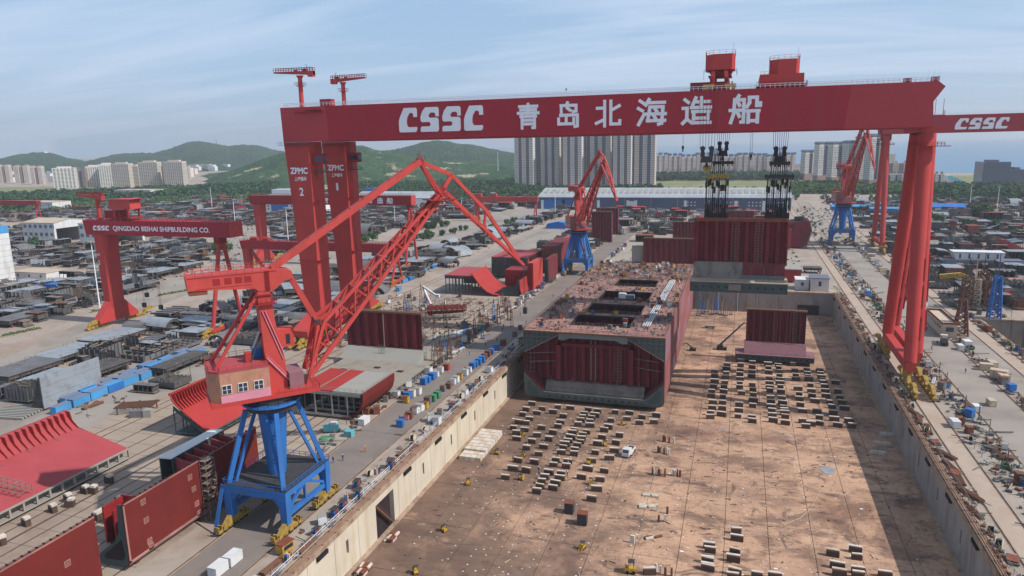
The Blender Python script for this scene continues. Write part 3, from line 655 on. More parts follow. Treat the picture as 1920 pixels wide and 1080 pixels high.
b = MB(); b.box(-171.2, -167, YF+GW-.6, YR+.6, 5.0, 8.0); b.build('sill_beam', 'crane_red', gc, world=True)
b = MB()
bogie_set(b, -171.2, 238, 262); bogie_set(b, -167.0, 238, 262)
b.m(0).prism([(241, 4.2), (258, 4.2), (256, 4.6), (249, 6.8), (242.5, 6.8)], (-173.2, 0, 0), (0, 1, 0), (0, 0, 1), (.7, 0, 0)); b.build('bogie', ['bogie_yellow', 'steel_dark'], gc, world=True)
b = MB(); bogie_set(b, -171.2, 286, 309); bogie_set(b, -167.0, 286, 309); b.m(0).prism([(290, 4.2), (309, 4.2), (306, 6.0), (292, 4.6)], (-173.2, 0, 0), (0, 1, 0), (0, 0, 1), (8.6, 0, 0))
b.build('bogie', ['bogie_yellow', 'steel_dark'], gc, world=True)
# platforms, cabs and ladders on the rigid legs
b = MB()
for y0 in (YF, YR):
    b.box(-179, -163.2, y0-1.3, y0, GZ0-1.3, GZ0-1.15); b.rail([(-179, y0-1.3, GZ0-1.15), (-163.2, y0-1.3, GZ0-1.15)], 1.1, 1.4, .08)
    b.box(-165, -159.5, y0+.5, y0+3.5, 70.2, 70.4); b.rail([(-164, y0+.5, 70.4), (-159.5, y0+.5, 70.4), (-159.5, y0+3.5, 70.4)], 1.1, 1.4, .08)
b.build('platform', 'steel_dark', gc, world=True)
for y0 in (YF, YR):
    b = MB(); b.m(0).box(-164.3, -160, y0+.6, y0+3.8, 73.5, 77.6); b.m(1).box(-163.8, -160.4, y0+.55, y0+.6, 74.6, 76.4); b.box(-160, -159.96, y0+1, y0+3.4, 74.6, 76.6)
    b.build('operator_cab', ['dark_red', 'glass'], gc, world=True)
text(gc, 'ZPMC', -175.2, 69.7, 2.6, YF+.02, 8.2, .035); text(gc, '上海振华', -173.4, 66.9, 1.7, YF+.02, 5.6, .02); text(gc, '2', -171.6, 60.9, 3.3, YF+.05, 2.0, .025)
text(gc, 'ZPMC', -175.2, 69.9, 2.6, YR+.02, 8.2, .035); text(gc, '上海振华', -173.4, 67.1, 1.7, YR+.02, 5.6, .02); text(gc, '1', -171.4, 61.2, 3.3, YR+.05, 1.1, .025)
# shear legs on the right rail: four tubes in two planes
for xo, xt, dy in ((54.3, 55.6, 0), (58.8, 57.8, 13)):
    for yb_, yt in ((249.5+dy, 262.5+dy*.5), (287.0+dy, 274.5+dy*.4)):
        b = MB(); b.tube((xo, yb_, 8.6), (xt, yt, 80.5), 1.95, 2.3, n=24, caps=True)
        b.build('leg', 'crane_red', gc, world=True, smooth=False)
        b = MB()
        for t in (.12, .5, .92):
            p = Vector((xo, yb_, 8.6)).lerp(Vector((xt, yt, 80.5)), t); d = (Vector((xt, yt, 80.5))-Vector((xo, yb_, 8.6))).normalized(); r = 2.02+.36*t
            b.tube(p-d*.16, p+d*.16, r, n=24)
        b.build('collar', 'crane_red', gc, world=True)
        b = MB()
        for t in (.1, .24, .36): # cable trunking plates on the outer side
            p = Vector((xo, yb_, 8.6)).lerp(Vector((xt, yt, 80.5)), t); q = Vector((xo, yb_, 8.6)).lerp(Vector((xt, yt, 80.5)), t+.1)
            b.beam(p+Vector((1.9, -.6, 0)), q+Vector((1.95, -.6, 0)), .9, .5)
        b.build('ladder_box', 'dark_red', gc, world=True)
    b = MB(); b.box(xo-1.3, xo+1.3, 247.6+dy, 289+dy, 5.9, 8.8); b.build('sill_beam', 'crane_red', gc, world=True)
b = MB(); b.box(53.6, 59.6, 259.5, 286, 81.2, GZ0-.12)
b.build('leg_head', 'crane_red', gc, world=True)
b = MB(); b.box(51.6, 61.8, 257, 261, 76.6, 76.8); pts = [(56.5+5*math.cos(a), 264.5+7*math.sin(a), 76.8) for a in [i*math.pi/10 for i in range(21)]]; b.rail(pts, 1.1, 2, .09)

b.build('platform', 'dark_red', gc, world=True)
b = MB()
for xo, dy in ((54.0, 0), (59.0, 13)):
    for ya_, yb_, y0 in ((236, 259+dy*.3, 250.5), (280+dy, 300+dy, 286)):
        b = MB(); bogie_set(b, xo, ya_, yb_); b.m(0).box(xo-1.1, xo+1.1, y0+dy-1.4, y0+dy+1.4, 3.6, 5.9); b.build('bogie', ['bogie_yellow', 'steel_dark'], gc, world=True)
b = MB(); b.tube((55.4, 267.2, 30.5), (54.6, 261.5, 27), .9, n=12); b.build('brace', 'crane_red', gc, world=True)
# maintenance jib cranes on top
maint_crane(gc, -170, 259, GZ1, -1, 11.2, 11.6, 6.6); maint_crane(gc, -167.6, 288, GZ1, 1, 10.6, 11.2, 5.6)
# upper trolley: legs over the girders, machine house high up
def machine_house(x0, x1, y0, y1, z0, z1, m='crane_red', name='machine_house'):
    c_ = 2.6; pl = [(x0+c_, y0), (x1-1.0, y0), (x1, y0+1.0), (x1, y1-c_), (x1-c_, y1), (x0+c_, y1), (x0, y1-c_), (x0, y0+c_)]
    b = MB(); b.prism(pl, (0, 0, z0), (1, 0, 0), (0, 1, 0), (0, 0, z1-z0))
    b.rail([(x, y, z1) for x, y in pl+[pl[0]]], 1.3, 1.5, .08); b.beam((x1-.6, y0+.6, z1), (x1-.6, y0+.6, z1+3.4), .07)
    b.build(name, m, gc, world=True)
machine_house(-13.0, -3.4, 259, 271, 103.0, 108.0)
b = MB(); b.prism([(-12, 103), (-4.2, 103), (-5.2, 101.4), (-11, 101.4)], (0, 262, 0), (1, 0, 0), (0, 0, 1), (0, 10, 0))
for x in (-10.6, -5.8):
    for y in (256.2, 290.8): b.beam((x, y, GZ1+1.3), (x+.4*(1 if x < -8 else -1), y+(3.5 if y < 267 else -17), 102.6), 1.2, 1.0)
    b.box(x-.6, x+.6, 256, 291, 99.2, 100.4)
b.box(-11.2, -5.2, 255.6, 257, GZ1+1.0, GZ1+2.2); b.box(-11.2, -5.2, 290, 291.4, GZ1+1.0, GZ1+2.2); b.box(-12, -4.4, 262, 272, 101.0, 101.4)
b.rail([(-13.4, 260.4, 102), (-2.8, 260.4, 102), (-2.8, 273, 102)], 1.1, 1.5, .1); b.rail([(-13.4, 260.4, 100), (-13.4, 260.4, 102.6)], .1, 1, .1)
b.build('trolley_frame', 'dark_red', gc, world=True)
b = MB()
for x in (-12.4, -10.6, -5.4, -3.6):
    for y in (256.3, 290.7): b.m(0).tube((x, y-.5, GZ1+.75), (x, y+.5, GZ1+.75), .75, n=12)
    b.m(0).box(x-.9, x+.9, 255.5, 257.1, GZ1+.9, GZ1+1.9)
b.build('wheel', ['machine_yellow'], gc, world=True)
b = MB(); b.box(-17.8, -5.2, 260.4, 263.6, GZ1+.02, GZ1+3.0); b.box(-17.8, -11.4, 263.7, 266, GZ1+1.02, GZ1+3.0); b.build('winch_house', 'dark_red', gc, world=True)
# lower trolley
machine_house(7.6, 16.8, 259.5, 270.5, 100.8, 105.4)
b = MB(); b.box(4.6, 18.2, 258, 284, 97.0, 100.7); b.build('machine_house', 'crane_red', gc, world=True)
b = MB(); b.box(3.6, 19.2, 257, 285, 96.7, 96.98)
for x in (5.5, 9, 13.5, 17): b.box(x-1, x+1, 257.6, 259.4, GZ1+.01, 96.7)
b.rail([(3.6, 257, 97), (19.2, 257, 97), (19.2, 278, 97)], 1.2, 1.4, .08); b.rail([(7.2, 261, 100.7), (4.8, 258.2, 100.7)], 1.1, 1.3, .08)
b.build('platform', 'dark_red', gc, world=True)
# hoists: block hangs from three hook groups
hook_block(gc, -11.2, 252.6, GZ1+1, 74.6, 5.0, 6); hook_block(gc, -6.8, 283.0, GZ1+1, 76.0, 4.4, 7); hook_block(gc, 12.5, 267.5, 96.6, 74.0, 5.0, 8)
lift_beam(gc, -11.0, 254.0, 70.8, 3.0, 'bogie_yellow'); lift_beam(gc, -6.5, 281, 71.6, 7.5); lift_beam(gc, -7.8, 266.0, 67.4, 7.6, 'bogie_yellow')
lift_beam(gc, 12.6, 267.5, 71.6, 6.8); lift_beam(gc, 12.6, 266.6, 67.2, 9.6)
b = MB(); b.tube((-19.5, 258, GZ0), (-19.5, 258, 78), .05, n=4); b.cbox((-19.5, 258, 77.6), (.7, .7, 1.1)); b.cbox((-19.5, 258, 76.6), (.4, .4, .8)); b.build('auxiliary_hook', 'cable', gc, world=True); b = MB()
b.tube((2.6, 258, GZ0), (2.6, 258, 74.8), .05, n=4); b.tube((3.2, 258, GZ0), (3.2, 258, 74.8), .05, n=4); b.cbox((2.9, 258, 74.4), (.8, .7, 1.1)); b.cbox((2.9, 258, 73.4), (.4, .4, .8))
b.build('auxiliary_hook', 'cable', gc, world=True)
b = MB(); rs_ = random.Random(5)
for cx, w in ((-8.0, 7.6), (12.5, 7.6)):
    for i in range(11):
        u = (i/10-.5); x = cx+u*w*.96; y = 266.2+(i % 2)*1.6
        zt = 66.6; zm = 63+rs_.random()*3
        b.tube((x, y, zt), (x, y, 52.4), .06 if i % 3 else .17, n=4, caps=False); b.box(x-.36, x+.36, y-.3, y+.3, zm-1.6, zm+.6); b.tube((x+.3, y+.3, zt), (x+.22, y+.3, 52.6), .07, n=4, caps=False); b.box(x-.4, x+.4, y-.3, y+.3, 52.7, 53.8+rs_.random()*2.5); b.box(x-.3, x+.3, y-.3, y+.3, 56, 57.4)
        b.box(x-.2, x+.2, y-.2, y+.2, 55+rs_.random()*4, 56+rs_.random()*4+.3)
for cx, w in ((-8.0, 5), (12.5, 5.5)):
    for i in range(8): u = i/7-.5; b.tube((cx+u*w*.6, 267, 77), (cx+u*w, 267, 67.6), .13, n=4, caps=False)
b.build('sling', 'cable', gc, world=True, kind='stuff')

# --- second goliath crane on the right, farther away ---
g2 = thing('gantry_crane', 'distant red gantry crane with CSSC lettering, cut by the right edge of the photo', 'gantry crane', (150, 570, 0), group='goliath gantry cranes')
for y0 in (562, 580):
    MB().prism([(93.2, 85.6), (93.6, 81.4), (96, 81.4), (290, 82), (290, 93.6), (93.2, 93.2)], (0, y0, 0), (1, 0, 0), (0, 0, 1), (0, 8, 0)).build('girder', 'girder_red', g2, world=True)
MB().box(93.3, 106.5, 561.97, 561.99, 81.5, 93.2).build('end_plate', 'girder_pale', g2, world=True)
sp = [(a, c) for a, c in ((PY(x0, 232, 562).x, PY(x1, 232, 562).x) for x0, x1 in ((1790, 1814), (1816, 1839), (1841, 1864), (1866, 1890)))]
cssc(g2, sp, 83.6, 90.9, 562, .12)
for xo, xt in ((96.2, 96.2),):
    for yb_, yt in ((553, 568), (588, 575)):
        MB().tube((xo, yb_, 7), (xt, yt, 80.5), 1.7, 2.1, n=18).build('leg', 'crane_red', g2, world=True)
    MB().box(xo-1.2, xo+1.2, 551, 590, 5, 7.6).build('sill_beam', 'crane_red', g2, world=True)
b = MB(); b.tube((96.2, 571, 77), (96.2, 571, 81.4), 3.6, n=16); b.tube((96.2, 571, 74), (96.2, 571, 74.3), 6, n=16); b.rail([(96.2+5.8*math.cos(a), 571+5.8*math.sin(a), 74.3) for a in [i*math.pi/8 for i in range(17)]], 1.2, 2, .12); b.build('leg_head', 'dark_red', g2, world=True)
b = MB(); bogie_set(b, 96.2, 540, 562); bogie_set(b, 96.2, 580, 602); b.m(0).box(93.2, 99.4, 550, 554, 4.2, 5).box(93.2, 99.4, 588, 592, 4.2, 5); b.build('bogie', ['bogie_yellow', 'steel_dark'], g2, world=True)
b = MB(); b.rail([(93.4, 562.2, 93.2), (290, 562.2, 93.6)], 1.2, 2.4, .12); b.build('railing', 'letter_white', g2, world=True, kind='stuff')
b = MB(); 
for yy, xx in ((554, 276), (590, 276)): b.box(xx-4, xx+4, yy-4, yy+4, 4, 82)
b.build('leg', 'crane_red', g2, world=True)

# --- yard gantries (single rigid leg left, shear legs right) ---
def yard_gantry(label, x0, x1, yf, z0, z1, gw, leg_x, sh_x, color='girder_red', foot=True, house=True, sh_dy=8, jib=False, end=True):
    t = thing('gantry_crane', label, 'gantry crane', ((x0+x1)/2, yf, 0), group='yard gantry cranes')
    MB().prism([(x0, z1), (x0+1.2, z0), (x1-1.0, z0), (x1, z1)], (0, yf, 0), (1, 0, 0), (0, 0, 1), (0, gw, 0)).build('girder', color, t, world=True)
    if end: MB().prism([(0, z0+.05), (gw, z0+.05), (gw, z1-.05), (0, z1-.05)], (x1-1.0+.6, yf, 0), (0, 1, 0), (0, 0, 1), (.62, 0, 0)).build('end_plate', 'crane_orange', t, world=True)
    w = (z1-z0)*.8
    secs = []
    for z, k in ((z0-.02, 1.0), (z0*.6, .78), (z0*.2, .6)):
        xa = leg_x-w*.62*k; xb = leg_x+w*.62*k; c_ = w*.28*k
        secs.append([(xa, yf+.3, z), (xb-c_, yf+.3, z), (xb, yf+c_, z), (xb, yf+gw-.3, z), (xa, yf+gw-.3, z)])
    MB().loft(secs).build('leg', 'crane_red', t, world=True)
    zf = z0*.2; hw = gw/2+z0*.17; ym = yf+gw/2; w6 = w*.6*.62
    MB().prism([(-gw/2+.2, zf), (-gw/2+.2, zf+z0*.06), (-hw, 3.6), (-hw, 1.9), (hw, 1.9), (hw, 3.6), (gw/2-.2, zf+z0*.06), (gw/2-.2, zf)], (leg_x-w6, ym, 0), (0, 1, 0), (0, 0, 1), (2*w6, 0, 0)).build('foot', 'crane_red', t, world=True)
    rr = w*.17
    for s in (-1, 1): MB().tube((sh_x-.4, ym+s*(sh_dy), 1.8), (sh_x+.3, ym+s*gw*.16, z0-2.5), rr, n=14).build('leg', 'crane_red', t, world=True)
    MB().box(sh_x-rr*1.5, sh_x+rr*1.5, ym-gw*.32, ym+gw*.32, z0-3, z0-.02).build('leg_head', 'dark_red', t, world=True)
    MB().box(sh_x-rr-.3, sh_x+rr-.3, ym-sh_dy-1.5, ym+sh_dy+1.5, 1.6, 3.0).build('sill_beam', 'crane_red', t, world=True)
    b = MB(); s_ = min(1, z0/40)
    for xx in (leg_x, sh_x-.4):
        for s in (-1, 1): bogie_set(b, xx, ym+s*hw-5*s_-1, ym+s*hw+5*s_+1, -.4)
    b.build('bogie', ['bogie_yellow', 'steel_dark'], t, world=True)
    b = MB(); b.rail([(x0+.3, yf+.1, z1), (x1-.4, yf+.1, z1)], 1.1, 2, .1); b.rail([(x0+.3, yf+gw-.1, z1), (x1-.4, yf+gw-.1, z1)], 1.1, 2, .1); b.build('railing', 'dark_red', t, world=True, kind='stuff')
    return t
s1 = yard_gantry('red yard gantry crane with the white English shipyard name along its girder', -290, -208.6, 256.5, 42.6, 49.3, 8, -281.5, -217.5, sh_dy=10)
cssc(s1, [(-284.2, -282.1), (-281.8, -279.7), (-279.4, -277.3), (-277.0, -274.9)], 44.7, 46.9, 256.5)
text(s1, 'QINGDAO BEIHAI SHIPBUILDING CO.', -272.6, 44.3, 2.6, 256.5, 53.4, .022)
b = MB(); b.box(-274, -262, 257.2, 263.5, 54.4, 58.4); b.prism([(-274, 58.4), (-262, 58.4), (-260, 59.0), (-272, 59.0)], (0, 256.9, 0), (1, 0, 0), (0, 0, 1), (0, 7, 0)); b.build('machine_house', 'crane_orange', s1, world=True)
b = MB()
for x in (-271.5, -263.5):
    for y in (257, 263.4): b.beam((x, y, 50.6), (x+.3, y, 54.4), .7)
b.box(-278, -269, 258, 263, 50.2, 53.6); b.box(-273, -262, 256.8, 264, 49.9, 50.6); b.build('trolley_frame', 'dark_red', s1, world=True)
b = MB()
for x in (-272, -268, -264):
    b.tube((x, 257.2, 49.9), (x, 257.8, 49.9), .55, n=10); b.tube((x, 263, 49.9), (x, 263.6, 49.9), .55, n=10)
b.build('wheel', 'machine_yellow', s1, world=True)
maint_crane(s1, -283.2, 260, 49.3, -1, 8.6, 11.5, 3.4)
b = MB()
for x, y, zb in ((-264.5, 258, 19), (-263.3, 262, 14), (-262, 258.5, 10), (-254, 260, 9)):
    for d in (-.7, 0, .7): b.tube((x+d, y, 42.6), (x+d*.7, y, zb), .06, n=4, caps=False)
    b.m(1).cbox((x, y, zb), (1.6, 1.2, 2.0)).m(0)
    for d in (-.6, .6): b.tube((x+d, y, zb-1), (x+d*2, y, zb-9), .05, n=4, caps=False)
b.build('hoist_rope', ['cable', 'steel_dark'], s1, world=True, kind='stuff')
b = MB(); b.cbox((-266, 259, 22.4), (1.8, 1.4, 4.4)); b.cbox((-263.2, 259.4, 20), (1.2, 1.2, 2.6)); b.build('hook_block', 'pale_grey', s1, world=True)
text(s1, 'ZPMC', -286.0, 32.8, 1.0, 256.8, 3.6, .02); text(s1, '2', -284.2, 28.6, 2.0, 256.8, 1.2, .01)
s2 = yard_gantry('plain red low gantry crane with twin bright red winches on its left end', -296.5, -185.5, 372, 19.2, 24.2, 5, -292.8, -190, color='girder_red', sh_dy=7, end=False)
b = MB(); b.tube((-289, 374, 25.4), (-284, 374, 25.4), 1.4, n=12); b.tube((-280, 374, 25.4), (-276, 374, 25.4), 1.4, n=12); b.box(-292, -275, 372.4, 376.4, 24.2, 24.6); b.build('winch', 'red_oxide', s2, world=True)
MB().beam((-290, 374.4, 18), (-281, 378, 1.8), 2.2, 1.6).build('leg', 'crane_red', s2, world=True)
s3 = yard_gantry('dark red gantry crane with white Chinese lettering behind the tall crane legs', -330, -204.5, 428, 41.9, 48.0, 7, -324, -207.5, color='dark_red', sh_dy=9)
for key, cx in zip(('qing', 'dao', 'bei', 'hai', 'zao', 'chuan'), (-268, -258, -242.2, -235, -227.0, -220.0)):
    glyph(s3, key, cx-2, 43.2, 4.0, 3.4, 428, pen=14)
s4 = yard_gantry('far red gantry crane standing in front of the long grey hall', -270, -198.6, 716, 20.8, 25.8, 5, -266.5, -202, color='crane_red', sh_dy=6, end=False)
b = MB(); b.box(-268, -261, 716, 721, 25.8, 29); b.box(-250, -244, 716, 721, 25.8, 29); b.build('winch', 'crane_red', s4, world=True)
y5 = P(50, 400, 0).y; xa, xb = PY(-20, 376, 560).x, PY(68, 376, 560).x
s5 = yard_gantry('far red gantry crane at the left edge of the yard', xa-40, xb, 560, 27.5, 32, 5, xa-36, xb-3, color='dark_red', sh_dy=6, end=False)
# ================= portal jib cranes =================
def jib_crane(label, cx, cy, phi, sc_=1.0, luff=0.0, hook=True):
    t = thing('portal_crane', label, 'jib crane', (cx, cy, 0), 0, 'blue and red portal jib cranes')
    t.scale = (sc_,)*3
    co, si = math.cos(phi), math.sin(phi)
    def U(s, n, z): return (s*co-n*si, s*si+n*co, z)
    hx, hy = 6.85, 7.6
    B = lambda: MB()
    # portal: four legs, haunched beams, ties
    for x in (-hx, hx):
        for y in (-hy, hy):
            b = B(); b.beam((x, y, 2.6), (x, y, 8.2), 1.5, 1.5, 1.9, 1.9); b.prism([(0, 8.3), (0, 5.0), (2.6 if x < 0 else -2.6, 8.3)], (x, y-.6, 0), (1, 0, 0), (0, 0, 1), (0, 1.2, 0))
            b.build('leg', 'blue_paint', t)
    b = B()
    for y in (-hy, hy): b.box(-hx-.95, hx+.95, y-.9, y+.9, 8.25, 10.0)
    for x in (-hx, hx):
        b.box(x-.8, x+.8, -hy+.92, hy-.92, 8.6, 9.9); b.beam((x, -hy+.6, 4.4), (x, hy-.6, 4.4), .8, 1.0)
        b.beam((x, -hy+.6, 5.2), (x, -.6, 8.5), .55, .6); b.beam((x, hy-.6, 5.2), (x, .6, 8.5), .55, .6); b.beam((x, -.4, 4.9), (x, -.4, 8.6), .5)
    b.build('portal_beam', 'blue_paint', t)
    b = B(); b.box(-hx-.9, hx+.9, -hy-.8, hy+.8, 10.02, 10.12); b.build('platform', 'steel_dark', t)
    b = B(); c_ = [(-hx-.9, -hy-.8, 10.1), (hx+.9, -hy-.8, 10.1), (hx+.9, hy+.8, 10.1), (-hx-.9, hy+.8, 10.1), (-hx-.9, -hy-.8, 10.1)]; b.rail(c_, 1.1, 1.5, .08); b.build('railing', 'blue_paint', t, kind='stuff')
    for k, (x, y) in enumerate(((-hx, -hy), (hx, -hy), (hx, hy), (-hx, hy))):
        b = B(); b.beam((x, y, 10.1), (x*.56, y*.5, 25.4), .95, .95); b.build('strut', 'blue_paint', t)
        b = B(); b.beam((x*.86, y*.86, 10.1), (x*.12 if k % 2 else x*.5, y*.46 if k % 2 else y*.1, 25.2), .6, .6); b.build('strut', 'blue_paint', t)
    b = B(); b.tube((0, 0, 10.1), (0, 0, 25.4), 1.9, 3.1, n=20); b.build('column', 'blue_paint', t)
    b = B(); b.m(1).tube((0, 0, 25.4), (0, 0, 26.6), 5.2, 5.4, n=28); b.m(0).tube((0, 0, 26.6), (0, 0, 27.1), 6.1, n=28); b.m(1).tube((0, 0, 27.1), (0, 0, 28.7), 5.0, n=28)
    b.rail([(6*math.cos(a), 6*math.sin(a), 27.1) for a in [i*math.pi/9 for i in range(19)]], 1, 2, .07); b.build('slewing_ring', ['blue_paint', 'steel_dark'], t)
    b = B(); z = 10.2
    for i in range(18): b.cbox((hx*.38+.9*math.sin(i), -2.9, z+i*.8), (1.4, .5, .1))
    b.beam((hx*.38, -3.2, 10.2), (hx*.38, -3.2, 25), .12); b.beam((hx*.38+1.2, -3.2, 10.2), (hx*.38+1.2, -3.2, 25), .12); b.build('ladder', 'blue_paint', t)
    for x in (-hx, hx):
        for y in (-hy, hy):
            b = B(); b.m(0).prism([(-3.2, 1.3), (3.2, 1.3), (1.0, 3.0), (-1.0, 3.0)], (x-.5, y, 0), (0, 1, 0), (0, 0, 1), (1, 0, 0))
            for d in (-4.2, -2.6, -1, 1, 2.6, 4.2): b.m(0).box(x-.45, x+.45, y+d-.7, y+d+.7, .7, 1.5); b.m(1).tube((x-.3, y+d, .5), (x+.3, y+d, .5), .45, n=8)
            for d in (-4.6, -3.6, 3.6, 4.6): b.m(1).box(x-.56, x+.56, y+d-.18, y+d+.18, 1.52, 1.75); b.m(0).box(x-.55, x+.55, y+d-.5, y+d-.2, 1.5, 2.3)
            b.build('bogie', ['bogie_yellow', 'stripe_black'], t)
    b = B(); b.beam((-hx-1.4, -hy-4, .3), (-hx-1.2, -hy-.5, 10), .9, .12); b.build('stair', 'blue_paint', t)
    # slewing deck and houses
    def UB(b, s0, s1, n0, n1, z0, z1):
        pts = [U(s, n, z) for z in (z0, z1) for s, n in ((s0, n0), (s1, n0), (s1, n1), (s0, n1))]
        return b.add(pts, [(0, 3, 2, 1), (4, 5, 6, 7), (0, 1, 5, 4), (1, 2, 6, 5), (2, 3, 7, 6), (3, 0, 4, 7)])
    b = B(); UB(b, -12.4, 9.4, -5.6, 5.6, 28.72, 29.5); b.build('deck', 'crane_red', t)
    b = B(); b.rail([U(.8, -5.5, 29.5), U(9.3, -5.5, 29.5), U(9.3, 5.5, 29.5)], 1.1, 1.4, .08); b.build('railing', 'crane_red', t, kind='stuff')
    pl = [(-12.2, -3.6), (-10.4, -5.4), (-.7, -5.4), (-.7, 5.4), (-10.4, 5.4), (-12.2, 3.6)]
    b = B()
    b.prism(pl, U(0, 0, 29.52), (co, si, 0), (-si, co, 0), (0, 0, 6.3)); b.build('machine_house', 'cab_wall', t)
    b = B(); b.prism([(u*1.012, v*1.012) for u, v in pl], U(0, 0, 35.83), (co, si, 0), (-si, co, 0), (0, 0, .35)); b.build('roof', 'pink_oxide', t)
    b = B(); b.prism([(-10.42, 0), (-.72, 0), (-.72, 1.9), (-10.42, 1.5)], U(0, -5.44, 29.55), (co, si, 0), (0, 0, 1), (-si*.03, co*.03, 0)); b.build('wall_band', 'pink_paint', t)
    for s in (-9.2, -6.1, -3.0):
        w = B(); w.m(0); UB(w, s-.95, s+.95, -5.55, -5.39, 31.4, 33.3); f = w.build('window', 'frame_white', t)
        w = B()
        for a in (-.45, .45):
            for c in (-.45, .45): UB(w, s+a-.38, s+a+.38, -5.575, -5.555, 32.35+c-.4, 32.35+c+.4)
        w.build('pane', 'glass', f)
    b = B(); b.rail([U(*p, 36.18) for p in pl+[pl[0]]], 1.0, 1.6, .07); b.build('railing', 'crane_red', t, kind='stuff')
    b = B(); UB(b, -4.6, -3.4, -1.4, .2, 36.2, 38.2); b.build('roof_box', 'red_oxide', t)
    b = B(); UB(b, -2.8, -1.0, .6, 3.0, 36.2, 38.4); b.build('roof_box', 'blue_paint', t)
    b = B(); UB(b, 3.6, 6.6, -3.4, 3.4, 29.5, 33.0); b.build('winch_house', 'mauve', t)
    # mast
    b = B(); b.prism([(-.6, 29.5), (-1.2, 51.1), (1.4, 51.1), (1.7, 46), (2.4, 40), (3.2, 36), (3.4, 29.5)], U(0, -2.2, 0), (co, si, 0), (0, 0, 1), (-si*4.4, co*4.4, 0)); b.build('mast', 'crane_orange', t)
    b = B(); b.rail([U(-1.8, -2.9, 48.4), U(2.4, -2.9, 48.4)], 1.1, 1, .08); UB(b, -2, 2.4, -3.0, 3.0, 48.2, 48.35); UB(b, -1.5, 2.0, -2.6, 2.6, 50.2, 50.4); b.build('mast_platform', 'dark_red', t)
    for n in (-1.7, 1.7):
        b = B(); b.tube(U(-1.0, n, 50.6), U(-10.8, n*2.1, 36.2), .4, n=8); b.build('back_stay', 'crane_red', t)
        b = B(); b.tube(U(-1, n*.6, 42), U(-3.6, n*.8, 36.2), .2, n=6); b.build('back_stay', 'steel_dark' if n < 0 else 'frame_white', t)
    b = B(); b.m(0); UB(b, 2.6, 6.2, 1.6, 4.4, 37.6, 41.6); b.m(1); UB(b, 4.4, 5.3, 1.57, 1.6, 38.2, 40.4); UB(b, 6.2, 6.23, 2, 4.1, 38.8, 40.8); b.build('operator_cab', ['crane_orange', 'glass'], t)
    b = B(); b.beam(U(2.9, -2.35, 36), U(-.6, -2.4, 47), .14); b.beam(U(3.5, -2.35, 36), U(0, -2.4, 47), .14)
    b.beam(U(5, -2.4, 29.6), U(-.6, -2.4, 37), .3); b.beam(U(5, -2.7, 30.4), U(-.6, -2.7, 37.8), .07); b.build('ladder', 'pink_paint', t)
    # counterweight lever
    b = B(); b.prism([(-14.2, 52.6), (-14.4, 55.4), (-4, 55.5), (3.4, 55.5), (6.0, 54.8), (6.3, 53.3), (4.4, 52.8), (2.2, 51.1), (-.8, 51.1), (-1.6, 51.8), (-11, 52.5)], U(0, -2.3, 0), (co, si, 0), (0, 0, 1), (-si*4.6, co*4.6, 0)); b.build('counterweight_lever', 'crane_orange', t)
    b = B()
    for s in (-8.8, -6.6, -4.6, -2.8): UB(b, s-.7, s+.7, -2.33, -2.28, 53.3, 54.6)
    UB(b, -14.2, 3, -2.36, -2.28, 55.05, 55.2); UB(b, -13, -2, -2.34, -2.28, 52.75, 52.85)
    for k in range(14): UB(b, .5, 1.5, -2.5, -2.32, 51.3+.3*k, 51.36+.3*k)
    b.build('opening', 'dark_red', t)
    b = B(); UB(b, -14.0, -10.6, -2.1, 2.1, 51.6, 52.45); b.build('counterweight', 'oxide_brown', t)
    b = B(); b.rail([U(-14.2, -2.2, 55.4), U(3, -2.2, 55.5)], 1.1, 1.5, .08); b.rail([U(-14.2, 2.2, 55.4), U(3, 2.2, 55.5)], 1.1, 1.5, .08); b.build('railing', 'crane_red', t, kind='stuff')
    # luffed jib geometry
    f = Vector((8.2, 31.6)); hd0 = Vector((41.5, 68.5)); 
    rot = lambda p, o, a: Vector((o.x+(p.x-o.x)*math.cos(a)-(p.y-o.y)*math.sin(a), o.y+(p.x-o.x)*math.sin(a)+(p.y-o.y)*math.cos(a)))
    hd = rot(hd0, f, luff); sh = hd-hd0
    ap = Vector((36.6, 76.5))+sh; bd = Vector((44.3, 73.2))+sh; tip = rot(Vector((63.1, 50.2))+sh, hd, -luff*.5); node = rot(Vector((10.8, 43.2)), f, luff)
    W2 = lambda p, n: U(p.x, n, p.y)
    d = (hd-f).normalized(); nn = Vector((-d.y, d.x)); ln = (hd-f).length
    def J(u, side, dep): # point on the jib: u along, side +-1, dep 0 lower 1 upper
        w = 2.9*(1-u)+.95*u; h = 1.2+3.6*min(u/.22, 1)*(1-max(0, (u-.22)/.78)) if u < 1 else 1.0
        p = f+d*(ln*u)+nn*(dep*max(h, .9)); return U(p.x, side*w, p.y)
    for side in (-1, 1):
        b = B(); b.beam(J(0, side, 0), J(1, side, 0), .75, .95, .6, .7); b.build('jib_chord', 'crane_orange', t)
        b = B(); b.beam(J(.0, side, .3), J(.22, side, 1), .6, .7); b.beam(J(.22, side, 1), J(1, side, .8), .62, .7, .55, .6); b.build('jib_chord', 'crane_orange', t)
    b = B(); us = [.14, .22, .32, .42, .51, .6, .69, .78, .87, .95]
    for u in us:
        for dep in (0, 1): b.beam(J(u, -1, dep), J(u, 1, dep), .4)
        for side in (-1, 1): b.beam(J(u, side, 0), J(u, side, 1), .36)
    for u, v in zip([.04]+us, us):
        for side in (-1, 1): b.beam(J(u, side, 0), J(v, side, 1), .3)
        b.beam(J(u, -1, 1), J(v, 1, 1), .26); b.beam(J(u, 1, 0), J(v, -1, 0), .26)
    b.build('jib_bracing', 'crane_red', t)
    b = B()
